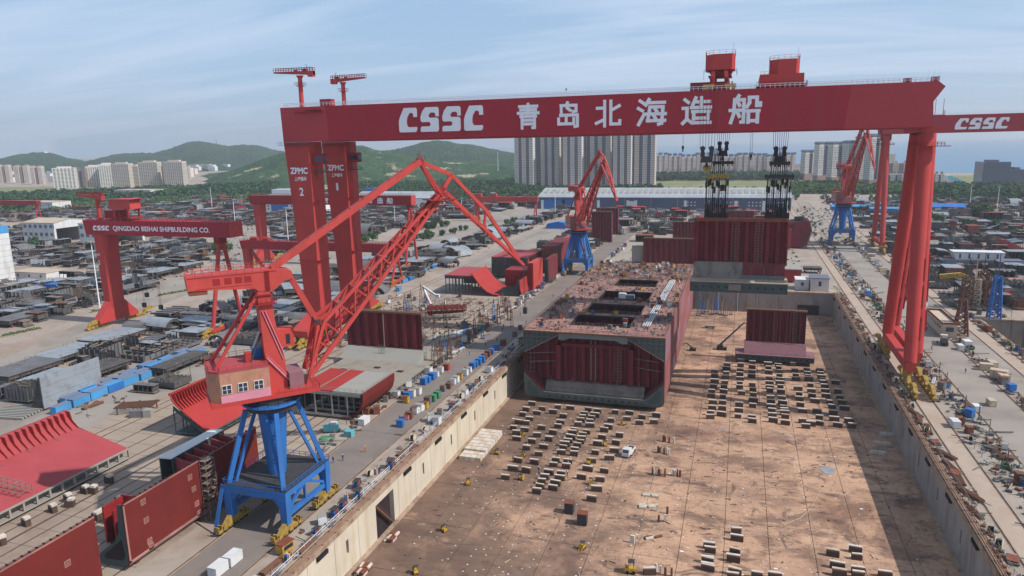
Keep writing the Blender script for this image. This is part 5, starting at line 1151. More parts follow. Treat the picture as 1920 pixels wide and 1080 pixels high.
# --- upright side panels on the quay ---
def side_panel(label, y0, y1, x, zt, m, marks, profile=True):
    t = thing('hull_block', label, 'hull block', (x, (y0+y1)/2, 0))
    cv = [(x, zt), (x, 2.4), (x-.25, 1.5), (x-.9, .95), (x-1.8, .8)]
    b = MB(); b.prism(cv+[(u-.3, z+.06) for u, z in reversed(cv)], (0, y0, 0), (1, 0, 0), (0, 0, 1), (0, y1-y0, 0)); b.build('shell_plate', m, t, world=True)
    b = MB(); b.box(x-.02, x+.03, y0, y0+.4, 1.8, zt); b.box(x-.02, x+.03, y0, y1, zt-.28, zt+.02); b.prism([(x+.03, 2.4), (x+.03, 1.9), (x-.2, 1.5), (x-.25, 1.6)], (0, y0, 0), (1, 0, 0), (0, 0, 1), (0, y1-y0, 0)); b.build('primed_edge', 'deck_pink', t, world=True)
    pr_ = [(x-.35, zt-.2), (x-1.5, zt-.2), (x-2.1, 8), (x-3.4, 5.8), (x-6.5, 3.6), (x-9, 1.4), (x-9, .7), (x-1.9, .7), (x-.6, 1.5), (x-.35, 2.6)]
    if profile:
        for yy in (y0+.1, (y0+y1)/2, y1-.3):
            b = MB(); b.prism(pr_, (0, yy, 0), (1, 0, 0), (0, 0, 1), (0, .2, 0)); b.build('web_frame', 'green_dark', t, world=True)
        b = MB(); b.poly([(x-1.4+u, y0+.08, z) for u, z in ((0, 6.8), (.4, 3.2), (-.4, 2.2), (-4.6, 2.0), (-4.9, 2.8), (-2, 5.2))]); b.build('lightening_hole', 'hatch_dark', t, world=True)
    else: MB().box(x-2, x-.35, y0, y1, 1, 1.2).build('web_frame', 'green_dark', t, world=True)
    b = MB(); n = int((y1-y0)/1.3)
    for k in range(n): y = y0+.6+(y1-y0-1.2)*k/(n-1); b.cbox((x-.3, y, zt+.14), (.5, .2, .26))
    b.build('bracket', 'hatch_dark', t, world=True, kind='stuff')
    for (y, z) in marks:
        b = MB(); b.m(0).box(x+.005, x+.03, y-.62, y+.62, z-.62, z+.62); b.m(1).box(x+.03, x+.045, y-.4, y+.42, z-.36, z+.4); b.m(0).box(x+.045, x+.055, y-.2, y+.22, z-.2, z+.1); b.build('marking', ['deck_pink', 'oxide_brown'], t, world=True)
    b = MB()
    for y in (y0+3, (y0+y1)/2, y1-3): b.box(x-3, x-1.4, y-.5, y+.5, 0, .68)
    b.build('support', 'block_side', t, world=True)
    return t
side_panel('tall maroon shell panel with square marks and a scaffold tower, beside the nearest crane', 97, 137, -109.5, 14.2, 'primer_red', [(101.8, 12.4), (102, 8.4), (102.2, 3.8), (102.4, 1.9+.6), (114.5, 11.6), (115.2, 8.6), (115.6, 5), (122, 8.2), (122.6, 2.6), (130.4, 10.2), (116, 2.6)])
side_panel('maroon shell panel in the bottom left corner with one square mark', 56, 91.4, -110.2, 14.8, 'primer_red', [(85, 9.2), (72, 5)], False)
b = MB()
for z in [k*1.75 for k in range(9)]:
    for (x, y) in ((-109.2, 117.2), (-109.2, 120), (-107.6, 117.2), (-107.6, 120)):
        if z < 14: b.beam((x, y, z), (x, y, z+1.75), .09)
    b.box(-109.2, -107.6, 117.2, 120, z+.02, z+.08); b.beam((-107.6, 117.2, z+.9), (-107.6, 120, z+.9), .08); b.beam((-107.6, 117.2, z), (-107.6, 120, z+1.75), .07); b.beam((-109.2, 117.2, z+.9), (-107.6, 117.2, z+.9), .08); b.beam((-109.2, 117.2, z), (-107.6, 117.2, z+1.75), .07)
tag(b.build('scaffold_tower', 'scaffold'), 'brown scaffold tower leaning on the tall maroon shell panel', 'scaffold')
# --- pink frames and pale plate behind the tall panel ---
bk = thing('hull_block', 'small block of pink frames with a white top plate behind the tall maroon panel', 'hull block', (-117, 128, 0))
MB().prism([(-121, 13.0), (-117.4, 13.2), (-117.4, 13.4), (-121, 13.2)], (0, 118, 0), (1, 0, 0), (0, 0, 1), (0, 17, 0)).build('top_plate', 'frame_white', bk, world=True)
for k in range(6): MB().prism([(-117.3, 13.1), (-113, 12.4), (-113, 11.6), (-117.3, 10)], (0, 119+2.8*k, 0), (1, 0, 0), (0, 0, 1), (0, .25, 0)).build('frame', 'pink_oxide', bk, world=True)
b = MB(); b.box(-121, -120.7, 118.2, 135, 1, 12.9); b.box(-117.6, -117.3, 118.2, 135, 1, 12.9); b.box(-121, -113.2, 118.2, 135, .6, .98); b.build('side_plate', 'green_dark', bk, world=True)
b = MB(); b.box(-120.5, -114, 120, 133, 0, .6); b.build('support', 'block_side', bk, world=True)
bk = thing('hull_block', 'dark red bracket block standing between the two upright maroon panels', 'hull block', (-119, 104, 0))
for k in range(3): MB().box(-122.4+2.6*k, -122.0+2.6*k, 103.5, 108.5, .5, 8.6-.5*k).build('frame', 'dark_red', bk, world=True)
MB().box(-122.6, -116, 108.52, 108.8, .5, 8.8).build('web_plate', 'dark_red', bk, world=True); MB().box(-122, -116.6, 104, 108, 0, .48).build('support', 'block_side', bk, world=True)
# --- red blocks under the jib tip ---
bk = thing('hull_block', 'block with pink deck and curved bright red shell below the jib tip', 'hull block', (-138, 372, 0))
MB().box(-152, -136, 356, 384, 10.2, 10.6).build('deck_plate', 'pink_oxide', bk, world=True)
b = MB(); cv = [(-136, 12.5), (-134.2, 9.6), (-131, 5.6), (-127.5, 2.6), (-124, 1.2), (-121, 1.0)]
b.prism(cv+[(u-.2, z-.4) for u, z in reversed(cv)], (0, 355, 0), (1, 0, 0), (0, 0, 1), (0, 24, 0)); b.build('shell_plate', 'red_oxide', bk, world=True)
b = MB()
for k in range(6):
    y = 356+5*k
    for x in (-151.6, -146, -140, -136.5): b.box(x-.2, x+.2, y, y+.3, .8, 10.18)
    b.box(-152, -136, y, y+.3, 8.8, 10.18)
b.box(-152, -136, 383.5, 383.8, .8, 10.1); b.build('web_frame', 'frame_dark', bk, world=True, kind='stuff')
bk = thing('hull_block', 'dark green bilge frame block with a small red shell beside the red upright plate', 'hull block', (-117, 366, 0))
for k in range(5):
    y = 358+3.4*k; MB().prism([(-124, .8), (-111, .8), (-110.4, 8.4), (-111.6, 8.4), (-113, 5), (-117, 2.4), (-124, 1.8)], (0, y, 0), (1, 0, 0), (0, 0, 1), (0, .3, 0)).build('web_frame', 'green_dark', bk, world=True)
MB().prism([(-110.3, 8.6), (-110, 4), (-109.2, 1.2), (-108.8, 1.2), (-109.6, 4), (-109.9, 8.6)], (0, 357.6, 0), (1, 0, 0), (0, 0, 1), (0, 15, 0)).build('shell_plate', 'red_oxide', bk, world=True)
MB().box(-123, -110, 358, 372, 0, .78).build('support', 'block_side', bk, world=True)
def plate_block(label, x0, x1, y0, y1, z1, m, m2='frame_dark', top=None):
    t = thing('hull_block', label, 'hull block', ((x0+x1)/2, (y0+y1)/2, 0))
    MB().box(x0, x1, y0, y0+.3, .7, z1).build('front_plate', m2, t, world=True); MB().box(x1-.3, x1, y0+.32, y1, .7, z1).build('shell_plate', m, t, world=True); MB().box(x0, x0+.3, y0+.32, y1, .7, z1).build('side_plate', m2, t, world=True)
    MB().box(x0, x1, y0, y1, z1+.02, z1+.35).build('deck_plate', top or m, t, world=True)
    b = MB(); n = max(2, int((x1-x0)/2.5))
    for k in range(n): x = x0+.6+(x1-x0-1.2)*k/max(1, n-1); b.box(x-.1, x+.1, y0-.4, y0-.02, .7, z1)
    for k in range(2): b.box(x0, x1, y0-.5, y0-.41, z1*(.35+.3*k), z1*(.35+.3*k)+.25)
    b.build('stiffener', m2, t, world=True)
    b = MB()
    for x in (x0+1, x1-1):
        for y in (y0+1, y1-1): b.box(x-.5, x+.5, y-.5, y+.5, 0, .7)
    b.build('support', 'block_side', t, world=True)
    return t
plate_block('upright red orange plate block left of the middle blue crane', -109.5, -106.4, 372, 392, 15.5, 'crane_orange', 'dark_red')
plate_block('maroon block with green front behind the red orange plate', -106.3, -104, 396, 418, 14, 'primer_maroon', 'green_dark')
plate_block('wide dark red block left of the upright red orange plate', -126, -111, 382, 396, 9.5, 'dark_red', 'dark_red')
plate_block('pink decked block behind the dark red one', -143, -120, 408, 440, 12.5, 'oxide_brown', 'frame_dark', 'pink_oxide')
plate_block('maroon block standing directly left of the middle crane tower', -117, -107, 428, 470, 17, 'primer_maroon', 'oxide_brown')
plate_block('second red block tucked under the boom of the middle crane', -124, -110, 500, 530, 11, 'red_oxide', 'frame_dark', 'pink_oxide')
bk = thing('hull_block', 'red stern tube section wrapped in scaffolding under a white crane boom', 'hull block', (-128, 304, 0))
b = MB(); secs = []
for k, (x, r) in enumerate(((-136.6, 2.6), (-135.6, 2.9), (-135.4, 2.2), (-130, 2.2), (-124, 2.0), (-121, 1.4))):
    secs.append([(x, 303+(x+130)*.45+r*math.cos(a), 4.6+r*math.sin(a)) for a in [i*math.pi/8 for i in range(16)]])
b.loft(secs); b.build('stern_tube', 'primer_red', bk, world=True)
b = MB()
for k in range(9):
    x = -138+2.2*k; y = 299+(x+130)*.45
    for dy in (-.6, 8.2): b.beam((x, y+dy, 0), (x, y+dy, 8.6), .12)
    for z in (2.6, 5.2, 7.8): b.beam((x, y-.6, z), (x, y+8.2, z), .1); b.box(x, x+1.4, y-1.2, y-.2, z-.08, z)
for z in (2.6, 5.2, 7.8):
    for dy in (-.6, 8.2): b.beam((-138, 295.4+dy, z), (-120.4, 303.3+dy, z), .1)
b.build('scaffolding', 'scaffold', bk, world=True, kind='stuff')
bk = thing('boom_lift', 'white boom lift raised over the red stern tube', 'boom lift', (-140, 312, 0))
MB().cbox((-140, 312, 1.2), (4.5, 2.4, 1.4)).build('chassis', 'white_paint', bk, world=True); b = MB(); b.beam((-140, 312, 2), (-147, 316, 12.4), .9); b.beam((-147, 316, 12.4), (-136, 308, 9.6), .8); b.cbox((-135.4, 307.6, 9.8), (2, 1.6, 1.4)); b.build('boom', 'white_paint', bk, world=True)
b = MB()
for dx in (-1.5, 1.5):
    for dy in (-1.3, 1.3): b.tube((-140+dx, 312+dy-.2, .55), (-140+dx, 312+dy+.2, .55), .55, n=10)
b.build('wheel', 'rubber', bk, world=True)
# dark hull sections beyond the right end of the dock
bk = thing('hull_block', 'dark bow section with red patches right of the hanging block', 'hull block', (28, 440, 0))
YB = P(1500, 466).y; q0 = PY(1480, 466, YB).x; q1 = PY(1514, 466, YB).x; zt = PY(1500, 414, YB).z
b = MB(); b.prism([(q0-4, .8), (q1-1, .8), (q1+2.6, zt*.62), (q1+.6, zt*.98), (q1-3, zt), (q0-4, zt*.86)], (0, YB, 0), (1, 0, 0), (0, 0, 1), (0, 26, 0)); b.build('shell_plate', 'corrug_dark', bk, world=True)
MB().prism([(q1-5, .8), (q1-.6, .8), (q1+2.4, zt*.6), (q1+1.8, zt*.64), (q1-1.2, 2.4)], (0, YB-.5, 0), (1, 0, 0), (0, 0, 1), (0, .4, 0)).build('frame', 'green_grey', bk, world=True)
MB().box(q0-4.2, q0+.6, YB-4, YB-.6, 1, zt*.72).build('bulkhead', 'red_oxide', bk, world=True)
b = MB(); b.cbox(((q0+q1)/2, YB+12, zt+.6), (6, 5, 2.4)); b.cbox(((q0+q1)/2+2, YB+6, zt+.3), (2, 2, 2)); b.build('deck_gear', 'steel_dark', bk, world=True)
bk = thing('hull_block', 'red bilge section lying on blocks by the small white house', 'hull block', (25, 412, 0))
q0 = PY(1478, 520, 426).x; q1 = PY(1498, 520, 426).x
b = MB(); b.prism([(q0-3, 1), (q1-2, 1), (q1+.8, 3), (q1+1.4, 7.4), (q0-3, 7.4)], (0, 426, 0), (1, 0, 0), (0, 0, 1), (0, 18, 0)); b.build('shell_plate', 'red_oxide', bk, world=True)
MB().box(q0-3, q1+1.4, 425.6, 444, 7.42, 7.9).build('deck_plate', 'pale_grey', bk, world=True); MB().box(q0-2, q1-2, 427, 442, 0, .98).build('support', 'block_side', bk, world=True)
# blue hull in the second dock
bk = thing('ship_hull', 'blue grey ship hull in the second dock at the right edge', 'ship hull', (140, 290, DZ))
pf_ = []
MB().prism([(116.5, DZ+2), (119, DZ), (165, DZ), (165, 3.4), (116.5, 3.4)], (0, 150, 0), (1, 0, 0), (0, 0, 1), (0, 195, 0)).build('shell_plate', 'tower_grey', bk, world=True)
MB().box(116.7, 165, 150, 345, 3.42, 3.7).build('deck_plate', 'rusty', bk, world=True)
b = MB(); b.rail([(116.8, 150, 3.7), (116.8, 344.6, 3.7), (150, 344.6, 3.7)], 1.2, 2.2, .1); b.build('railing', 'rusty', bk, world=True, kind='stuff')
# ================= buildings =================
def win_grid(b, x0, x1, y, z0, z1, nx, nz, ww, wh, face='-y', off=.05):
    for i in range(nx):
        u = x0+(x1-x0)*(i+.5)/nx
        for j in range(nz):
            z = z0+(z1-z0)*(j+.5)/nz; a, c, d, e = u-ww/2, u+ww/2, z-wh/2, z+wh/2
            if face == '-y': b.poly([(a, y-off, d), (c, y-off, d), (c, y-off, e), (a, y-off, e)])
            elif face == '+x': b.poly([(y+off, a, d), (y+off, c, d), (y+off, c, e), (y+off, a, e)])
            else: b.poly([(y-off, c, d), (y-off, a, d), (y-off, a, e), (y-off, c, e)])
def hall(name, label, x0, x1, y0, y1, ze, zr, wall, roof, group=None, cat='hall'):
    t = thing(name, label, cat, ((x0+x1)/2, (y0+y1)/2, 0), group=group)
    b = MB(); b.box(x0, x1, y0, y1, 0, ze); b.build('wall', wall, t, world=True)
    b = MB(); ym = (y0+y1)/2; b.prism([(y0-.6, ze+.02), (ym, zr), (y1+.6, ze+.02), (y1+.6, ze+.5), (ym, zr+.5), (y0-.6, ze+.5)], (x0-.6, 0, 0), (0, 1, 0), (0, 0, 1), (x1-x0+1.2, 0, 0)); b.build('roof', roof, t, world=True)
    return t
# long grey shipyard hall behind the dock
zt, zr = PY(1240, 371, 864).z, PY(1240, 353, 900).z
lh = hall('factory_hall', 'very long dark grey blue shipyard hall with white door piers below the apartment towers', -240, 55, 864, 944, zt, zr, 'hall_wall', 'hall_roof')
b = MB()
for px in (1017, 1057, 1108, 1122, 1177, 1192, 1285, 1330, 1380, 1432, 1476):
    x = PY(px, 385, 864).x; MB().box(x-1.6, x+1.6, 863.7, 864-.01, 0, zt-3).build('door_pier', 'hall_white', lh, world=True)
for px in (1067, 1184): x = PY(px, 385, 864).x; MB().box(x-6, x+6, 863.75, 863.99, 0, zt-4).build('door_pier', 'hall_white', lh, world=True)
b = MB()
for i in range(5):
    x0 = -62+24*i
    for u in range(4):
        for w in range(2):
            cx, cz = x0+4*u, 5.5+3.6*w; b.poly([(cx+.8*math.cos(a), 863.95, cz+.8*math.sin(a)) for a in [k*math.pi/4 for k in range(8)]])
b.build('round_window', 'hall_white', lh, world=True, kind='stuff')
b = MB()
for i in range(9): x = -225+31*i; b.box(x, x+.5, 863.85, 863.99, 0, zt)
for i in range(40): x = -236+7.3*i; b.prism([(880, zt+(zr-zt)*.38+.5), (896, zt+(zr-zt)*.78+.5), (896, zt+(zr-zt)*.78+1.2), (880, zt+(zr-zt)*.38+1.4)], (x, 0, 0), (0, 1, 0), (0, 0, 1), (4.6, 0, 0))
b.build('skylight', 'pale_grey', lh, world=True, kind='stuff')
MB().box(-232, -196, 863.7, 863.98, 0, zt-3).build('door', 'hall_blue', lh, world=True)
b = MB(); b.rail([(-239, 863.6, zt+.6), (54, 863.6, zt+.6)], 2.2, 6, .2); b.build('railing', 'hall_white', lh, world=True, kind='stuff')
# blue and white hall at the left
zt = PY(520, 369, 780).z
bh = hall('factory_hall', 'white hall with bright blue fascia and blue door left of the big crane legs', -580, -505, 780, 840, zt, zt+2.5, 'hall_white', 'hall_roof')
MB().box(-581, -504, 779.4, 779.98, zt-5.5, zt+.3).build('fascia', 'hall_blue', bh, world=True); MB().box(-568, -543, 779.6, 779.98, 0, zt-6).build('door', 'hall_blue', bh, world=True)
b = MB(); win_grid(b, -579, -570, 779.9, 3, zt-6, 2, 3, 1.8, 2.4); win_grid(b, -540, -531, 779.9, 3, zt-6, 2, 3, 1.8, 2.4); b.build('window', 'window_dark', bh, world=True, kind='stuff')
MB().box(-580, -545, 800, 812, zt+1.6, zt+8).build('roof_house', 'hall_white', bh, world=True)
z2 = PY(760, 362, 900).z; b2 = hall('factory_hall', 'pale roofed hall behind the dark red lettered gantry', -520, -398, 900, 960, PY(840, 372, 900).z, z2, 'hall_white', 'hall_roof')
p = PY(690, 352, 940); tag(MB().box(p.x, p.x+26, 930, 940, 0, p.z).build('blue_building', 'hall_blue'), 'small blue and white building on the far side of the yard roof', 'building')
# warehouses
def warehouse(label, x0, x1, y0, y1, ze):
    t = thing('warehouse', label, 'warehouse', ((x0+x1)/2, (y0+y1)/2, 0), group='open ended white warehouses')
    MB().box(x0, x1, y0, y0+.4, 0, ze).build('wall', 'white_paint', t, world=True); MB().box(x0, x1, y1-.4, y1, 0, ze).build('wall', 'white_paint', t, world=True); MB().box(x0, x0+.4, y0+.4, y1-.4, 0, ze).build('wall', 'white_paint', t, world=True)
    ym = (y0+y1)/2
    b = MB(); b.prism([(y0, ze*.72), (y1, ze*.72), (y1, ze), (ym, ze+2.6), (y0, ze)], (x1-.5, 0, 0), (0, 1, 0), (0, 0, 1), (.5, 0, 0)); b.box(x1-.5, x1, y0+.4, y0+2.2, 0, ze*.72); b.box(x1-.5, x1, y1-2.2, y1-.4, 0, ze*.72); b.build('gable', 'white_paint', t, world=True)
    b = MB(); b.prism([(y0-.5, ze+.02), (ym, ze+2.7), (y1+.5, ze+.02), (y1+.5, ze+.45), (ym, ze+3.15), (y0-.5, ze+.45)], (x0-.5, 0, 0), (0, 1, 0), (0, 0, 1), (x1-x0+1, 0, 0)); b.build('roof', 'tan_roof', t, world=True)
    for z in (ze*.45, ze*.84):
        for k in range(6):
            x = x0+3+(x1-x0-6)*k/5; MB().box(x-1.7, x+1.7, y0-.08, y0-.005, z-1.5, z+1.5).build('window', 'tower_grey', t, world=True)
    b = MB(); b.box(x0+.5, x1-8, y0+2, y1-2, .02, .3); b.build('floor', 'hatch_dark', t, world=True)
zt = PY(105, 419, 487).z
warehouse('white open ended warehouse with two rows of square windows', -622, -585, 487, 522, zt)
warehouse('second white warehouse partly hidden by the left yard gantry leg', -556, -519, 487, 522, zt)
zt = PY(18, 436, 331).z
t = thing('building', 'tall plain white building with blue top band at the left edge', 'building', (-475, 305, 0))
MB().box(-520, -435.2, 280, 331, 0, zt).build('wall', 'white_paint', t, world=True); MB().box(-520.2, -435, 279.8, 331.2, zt+.02, zt+4.2).build('roof_band', 'container_blue', t, world=True)
b = MB()
for k in range(8): b.box(-435.18, -435.1, 280, 331, 3.6*k+3, 3.6*k+3.12)
b.build('cladding_joint', 'pale_grey', t, world=True, kind='stuff')
def small_house(label, x0, x1, y0, y1, h, wall='white_paint', roof='tan_roof', group=None, nwin=3, flat=True):
    t = thing('building', label, 'building', ((x0+x1)/2, (y0+y1)/2, 0), group=group)
    MB().box(x0, x1, y0, y1, 0, h).build('wall', wall, t, world=True)
    MB().box(x0-.3, x1+.3, y0-.3, y1+.3, h+.02, h+.35).build('roof', roof, t, world=True)
    for k in range(nwin):
        x = x0+(x1-x0)*(k+.5)/nwin; MB().box(x-.7, x+.7, y0-.06, y0-.005, h*.45, h*.8).build('window', 'window_dark', t, world=True)
    MB().box(x1+.005, x1+.06, y0+.6, y0+1.7, 0, min(2.2, h*.75)).build('door', 'steel_grey', t, world=True)
    return t
small_house('low white building with a tan roof beside the tall white one', -447, -418, 338, 352, 5.2)
q = P(40, 395, 0); small_house('long white building with flat roof near the far left gantry', q.x-60, q.x+60, q.y, q.y+30, 12, nwin=8)
q = P(232, 372, 0); small_house('grey white flat building in front of the forest on the left', q.x-40, q.x+40, q.y+20, q.y+50, 13, nwin=8)
q = P(293, 410, 0); small_house('long white box building beyond the left yard gantry', q.x-16, q.x+16, q.y, q.y+9, 7.5, nwin=0)
q = P(1530, 552, 0); small_house('cream flat roofed house at the far right corner of the dock', 37.6, 46.4, 402, 414, 7.2, 'tower_light', 'tower_grey', nwin=1)
small_house('small white house left of the cream one at the dock end', 30.4, 37, 406, 416, 5.4, 'white_paint', 'white_paint', nwin=1)
# cream caravan building on the right quay
t = thing('building', 'long cream building with parapet roof behind the right crane legs', 'building', (82.4, 331, 0))
MB().box(79.6, 85.2, 318.6, 345, .3, 5.4).build('wall', 'timber', t, world=True); b = MB()
for (a, c, d, e) in ((79.5, 85.3, 318.5, 318.8), (79.5, 85.3, 344.8, 345.1), (79.5, 79.8, 318.8, 344.8), (85, 85.3, 318.8, 344.8)): b.box(a, c, d, e, 5.42, 6.2)
b.build('parapet', 'oxide_brown', t, world=True); MB().box(79.7, 85.1, 318.3, 318.58, .3, 5.3).build('end_wall', 'tan_roof', t, world=True)
for k in range(7): MB().box(79.5, 79.59, 320.5+3.4*k, 322.4+3.4*k, 3.2, 4.6).build('window', 'window_dark', t, world=True)
MB().box(81, 83.8, 318.2, 318.29, 2.6, 4.4).build('window', 'window_dark', t, world=True); MB().box(80, 85, 319, 344.6, 0, .29).build('support', 'block_side', t, world=True)
# turquoise roofed shed and the blue roofed shed
q0, q1 = P(1775, 349, 0), P(1822, 350, 0)
t = thing('sports_hall', 'hall with a sloping turquoise roof near the sea', 'hall', ((q0.x+q1.x)/2, q0.y, 0))
b = MB(); b.prism([(0, 0), (1, 0), (1, .15), (.12, 1), (0, .96)], (q0.x, q0.y, 0), (q1.x-q0.x, 0, 0), (0, 0, 16), (0, 60, 0)); b.build('wall', 'hall_white', t, world=True)
b = MB(); b.prism([(0, .98), (.12, 1.02), (1.04, .15), (1.04, .19), (.12, 1.06), (0, 1.02)], (q0.x, q0.y-1, 0), (q1.x-q0.x, 0, 0), (0, 0, 16), (0, 62, 0)); b.build('roof', 'turquoise', t, world=True)
b = MB(); b.prism([(0, 15.8), (.12*(q1.x-q0.x), 17), (q1.x-q0.x+1.5, 3.2), (q1.x-q0.x+1.5, 2.2), (0, 12)], (q0.x, q0.y-2.4, 0), (1, 0, 0), (0, .0, 1), (0, 1.2, 0)); b.build('front_roof', 'turquoise', t, world=True)
q = P(1770, 398, 0); hall('shed', 'wide shed with a bright blue roof in the right yard', q.x-22, q.x+20, q.y, q.y+26, 5, 8, 'hall_white', 'tarp_blue', cat='shed')
q = P(1585, 395, 0); hall('shed', 'low shed with blue roof behind the far right crane', q.x-14, q.x+26, q.y, q.y+14, 4, 6, 'hall_blue', 'container_blue', cat='shed')
q = P(1655, 400, 0); hall('shed', 'second low blue shed left of the big right legs', q.x-12, q.x+20, q.y, q.y+12, 4.5, 6, 'hall_blue', 'container_blue', cat='shed')
q = P(1690, 372, 0)

# ---- towers ----
def highrise(label, x, y, w, d, h, wall, trim, group, bays=5, cap=None, base=None, fl=3.0, dark='tower_brown', wcol=3, fin=True):
    t = thing('apartment_tower', label, 'apartment tower', (x, y, 0), group=group)
    bw = w/bays; b = MB(); c_ = MB(); wn = MB(); z0 = base or 0
    for i in range(bays):
        x0 = x-w/2+bw*i; rec = (i % 2)*2.6
        (b if i % 2 == 0 else c_).box(x0, x0+bw-.02, y-d/2+rec, y+d/2-rec, z0, h-(2.5 if i % 2 else 0))
        nf = int((h-z0-2)/fl); win_grid(wn, x0+.5, x0+bw-.5, y-d/2+rec, z0+1, z0+1+nf*fl, wcol if i % 2 == 0 else 2, nf, (bw-1)/(wcol if i % 2 == 0 else 2)*.56, fl*.52, '-y', .06)
    nf = int((h-z0-2)/fl)
    win_grid(wn, y-d/2+1, y+d/2-1, x+w/2-.02, z0+1, z0+1+nf*fl, 4, nf, d/4*.42, fl*.5, '+x', .06); win_grid(wn, y-d/2+1, y+d/2-1, x-w/2, z0+1, z0+1+nf*fl, 4, nf, d/4*.42, fl*.5, '-x', .06)
    b.build('wall', wall, t, world=True); c_.build('recessed_wall', trim, t, world=True); wn.build('window', 'window_dark', t, world=True, kind='stuff')
    if base: MB().box(x-w/2-.1, x+w/2+.1, y-d/2-.1, y+d/2+.1, 0, base-.02).build('base', dark, t, world=True)
    # slab bands and roof gear
    s = MB()
    for j in range(2, nf, 3): s.box(x-w/2+bw*.05, x-w/2+bw*.95, y-d/2-.35, y-d/2-.07, z0+1+j*fl-.2, z0+1+j*fl+.15)
    for i in range(0, bays, 2): s.box(x-w/2+bw*i-.14, x-w/2+bw*i+.2, y-d/2-.3, y-d/2-.07, z0, h)
    if fin: s.build('fin', 'tower_light', t, world=True, kind='stuff')
    r = MB()
    if cap == 'dome':
        for i in range(0, bays, 2):
            cx = x-w/2+bw*(i+.5); r.box(cx-bw*.5, cx+bw*.5, y-d/2+1, y+d/2-1, h+.02, h+2.2); r.prism([(-bw*.72, 2.2), (bw*.72, 2.2), (bw*.5, 4.2), (bw*.16, 5.4), (-bw*.16, 5.4), (-bw*.5, 4.2)], (cx, y-d/2-.6, h+.05), (1, 0, 0), (0, 0, 1), (0, d+1.2, 0))
    else:
        for i in range(0, bays, 2): r.box(x-w/2+bw*i+bw*.2, x-w/2+bw*(i+1)-bw*.2, y-d/4, y+d/4, h+.02, h+3)
    r.build('roof', cap and 'roof_blue_grey' or trim, t, world=True)
    return t
rt = random.Random(11)
G1 = 'very tall beige apartment towers behind the grey hall'
base_y = 1255
xs = [PY(px, 340, base_y).x for px in (986, 1030, 1076, 1124, 1168, 1208)]
for i, x in enumerate(xs):
    highrise(['leftmost very tall beige tower, just right of the green hill', 'second very tall beige tower from the hill side', 'very tall tower whose foot is left of the middle crane mast', 'very tall tower directly behind the head of the middle crane', 'very tall tower right of the middle crane head', 'rightmost very tall tower, next to the lower pink apartments'][i], x, base_y+(i % 2)*14, [34, 32, 33, 34, 30, 34][i], 22, 112-(i % 3)*3, ['tower_light', 'tower_beige'][i % 2], ['tower_brown', 'tower_grey'][i % 2], G1, bays=5)
for i, px in enumerate((1006, 1052, 1101, 1147, 1190)):
    highrise('tall brown grey tower filling the gap in the second row of very tall towers', PY(px, 340, base_y+80).x, base_y+80, 34, 20, 114, 'tower_brown' if i % 2 else 'tower_grey', 'tower_grey' if i % 2 else 'tower_brown', G1, bays=4)
G2 = 'pinkish apartment slabs with domed roofs right of the very tall towers'
for i in range(10):
    px = 1238+i*26.5; y = 1720-i*6; q = PY(px, 300, y); zt = PY(px, 287+(i % 3)*1.5, y).z
    highrise('pinkish apartment slab with domed roof, '+['first', 'second', 'third', 'fourth', 'fifth', 'sixth', 'seventh', 'eighth', 'ninth', 'last'][i]+' right of the very tall towers', q.x, y+(i % 2)*16, 31, 18, zt-4, 'tower_pink', 'tower_beige', G2, bays=5, cap='dome', wcol=2).rotation_euler = (0, 0, R(14))
G3 = 'white apartment towers with grey rooftop caps on the right'
for i, (px, w, top, by) in enumerate(((1517, 20, 283, 338), (1544, 24, 268, 342), (1571, 26, 268, 346), (1598, 24, 266, 349), (1621, 22, 258, 350), (1640, 22, 254, 352))):
    yb = P(px, by, 0).y; q = PY(px, 300, yb); k = yb/1345
    t = highrise(['lowest white apartment tower at the left end of its row', 'white apartment tower second from the left in its row', 'white apartment tower third from the left, left of the steep red jib', 'white apartment tower hidden behind the steep red jib', 'white apartment tower just right of the steep red jib', 'tallest white apartment tower beside the slim red leg'][i], q.x, yb+9, w*k*1.02, 18, PY(px, top+3, yb).z, 'tower_light', 'tower_grey', G3, bays=3, cap='dome', base=13, wcol=3); t.rotation_euler = (0, 0, R(24))
G4 = 'apartment blocks at the foot of the left hills'
for i, (a, c, top, by, st) in enumerate(((-8, 13, 310, 343, 0), (23, 48, 311, 344, 0), (53, 74, 312, 346, 0), (94, 133, 315, 355, 1), (135, 154, 318, 352, 2), (156, 181, 312, 351, 1), (181, 207, 308, 351, 1), (207, 238, 307, 353, 3), (239, 256, 311, 352, 3), (258, 292, 304, 355, 3), (292, 304, 310, 354, 2), (305, 339, 303, 355, 3), (340, 351, 313, 338, 0))):
    yb = P((a+c)/2, by, 0).y; x0 = PY(a, 330, yb).x; x1 = PY(c, 330, yb).x
    t = highrise(['slim cream block at the very left edge', 'slim cream block second from the left edge', 'slim cream block third from the left edge', 'pinkish white block with balcony grid above the left yard gantry post', 'narrow dark block between two pinkish ones', 'pinkish block with white side left of the grey office slabs', 'pinkish block touching the grey slabs', 'wide grey slab, leftmost of three', 'thin grey slab behind the wide ones', 'wide grey slab in the middle of three', 'narrow dark slab between the two wide grey ones', 'wide grey slab at the right end of the row', 'small white block at the right end, near the wooded hill'][i], (x0+x1)/2, yb+12, (x1-x0)*[.72, .74, .8, .9][st], 17, PY((a+c)/2, top, yb).z, ['tower_beige', 'tower_light', 'tower_brown', 'tower_beige'][st], ['tower_brown', 'tower_pink', 'tower_grey', 'tower_beige'][st], G4, fin=(st < 2), bays=[3, 1, 3, 1][st], wcol=[3, 6, 3, 9][st]); t.rotation_euler = (0, 0, R([28, 34, 25, 12][st]))
q0, q1 = P(1660, 350, 0), P(1776, 351, 0); n = 7
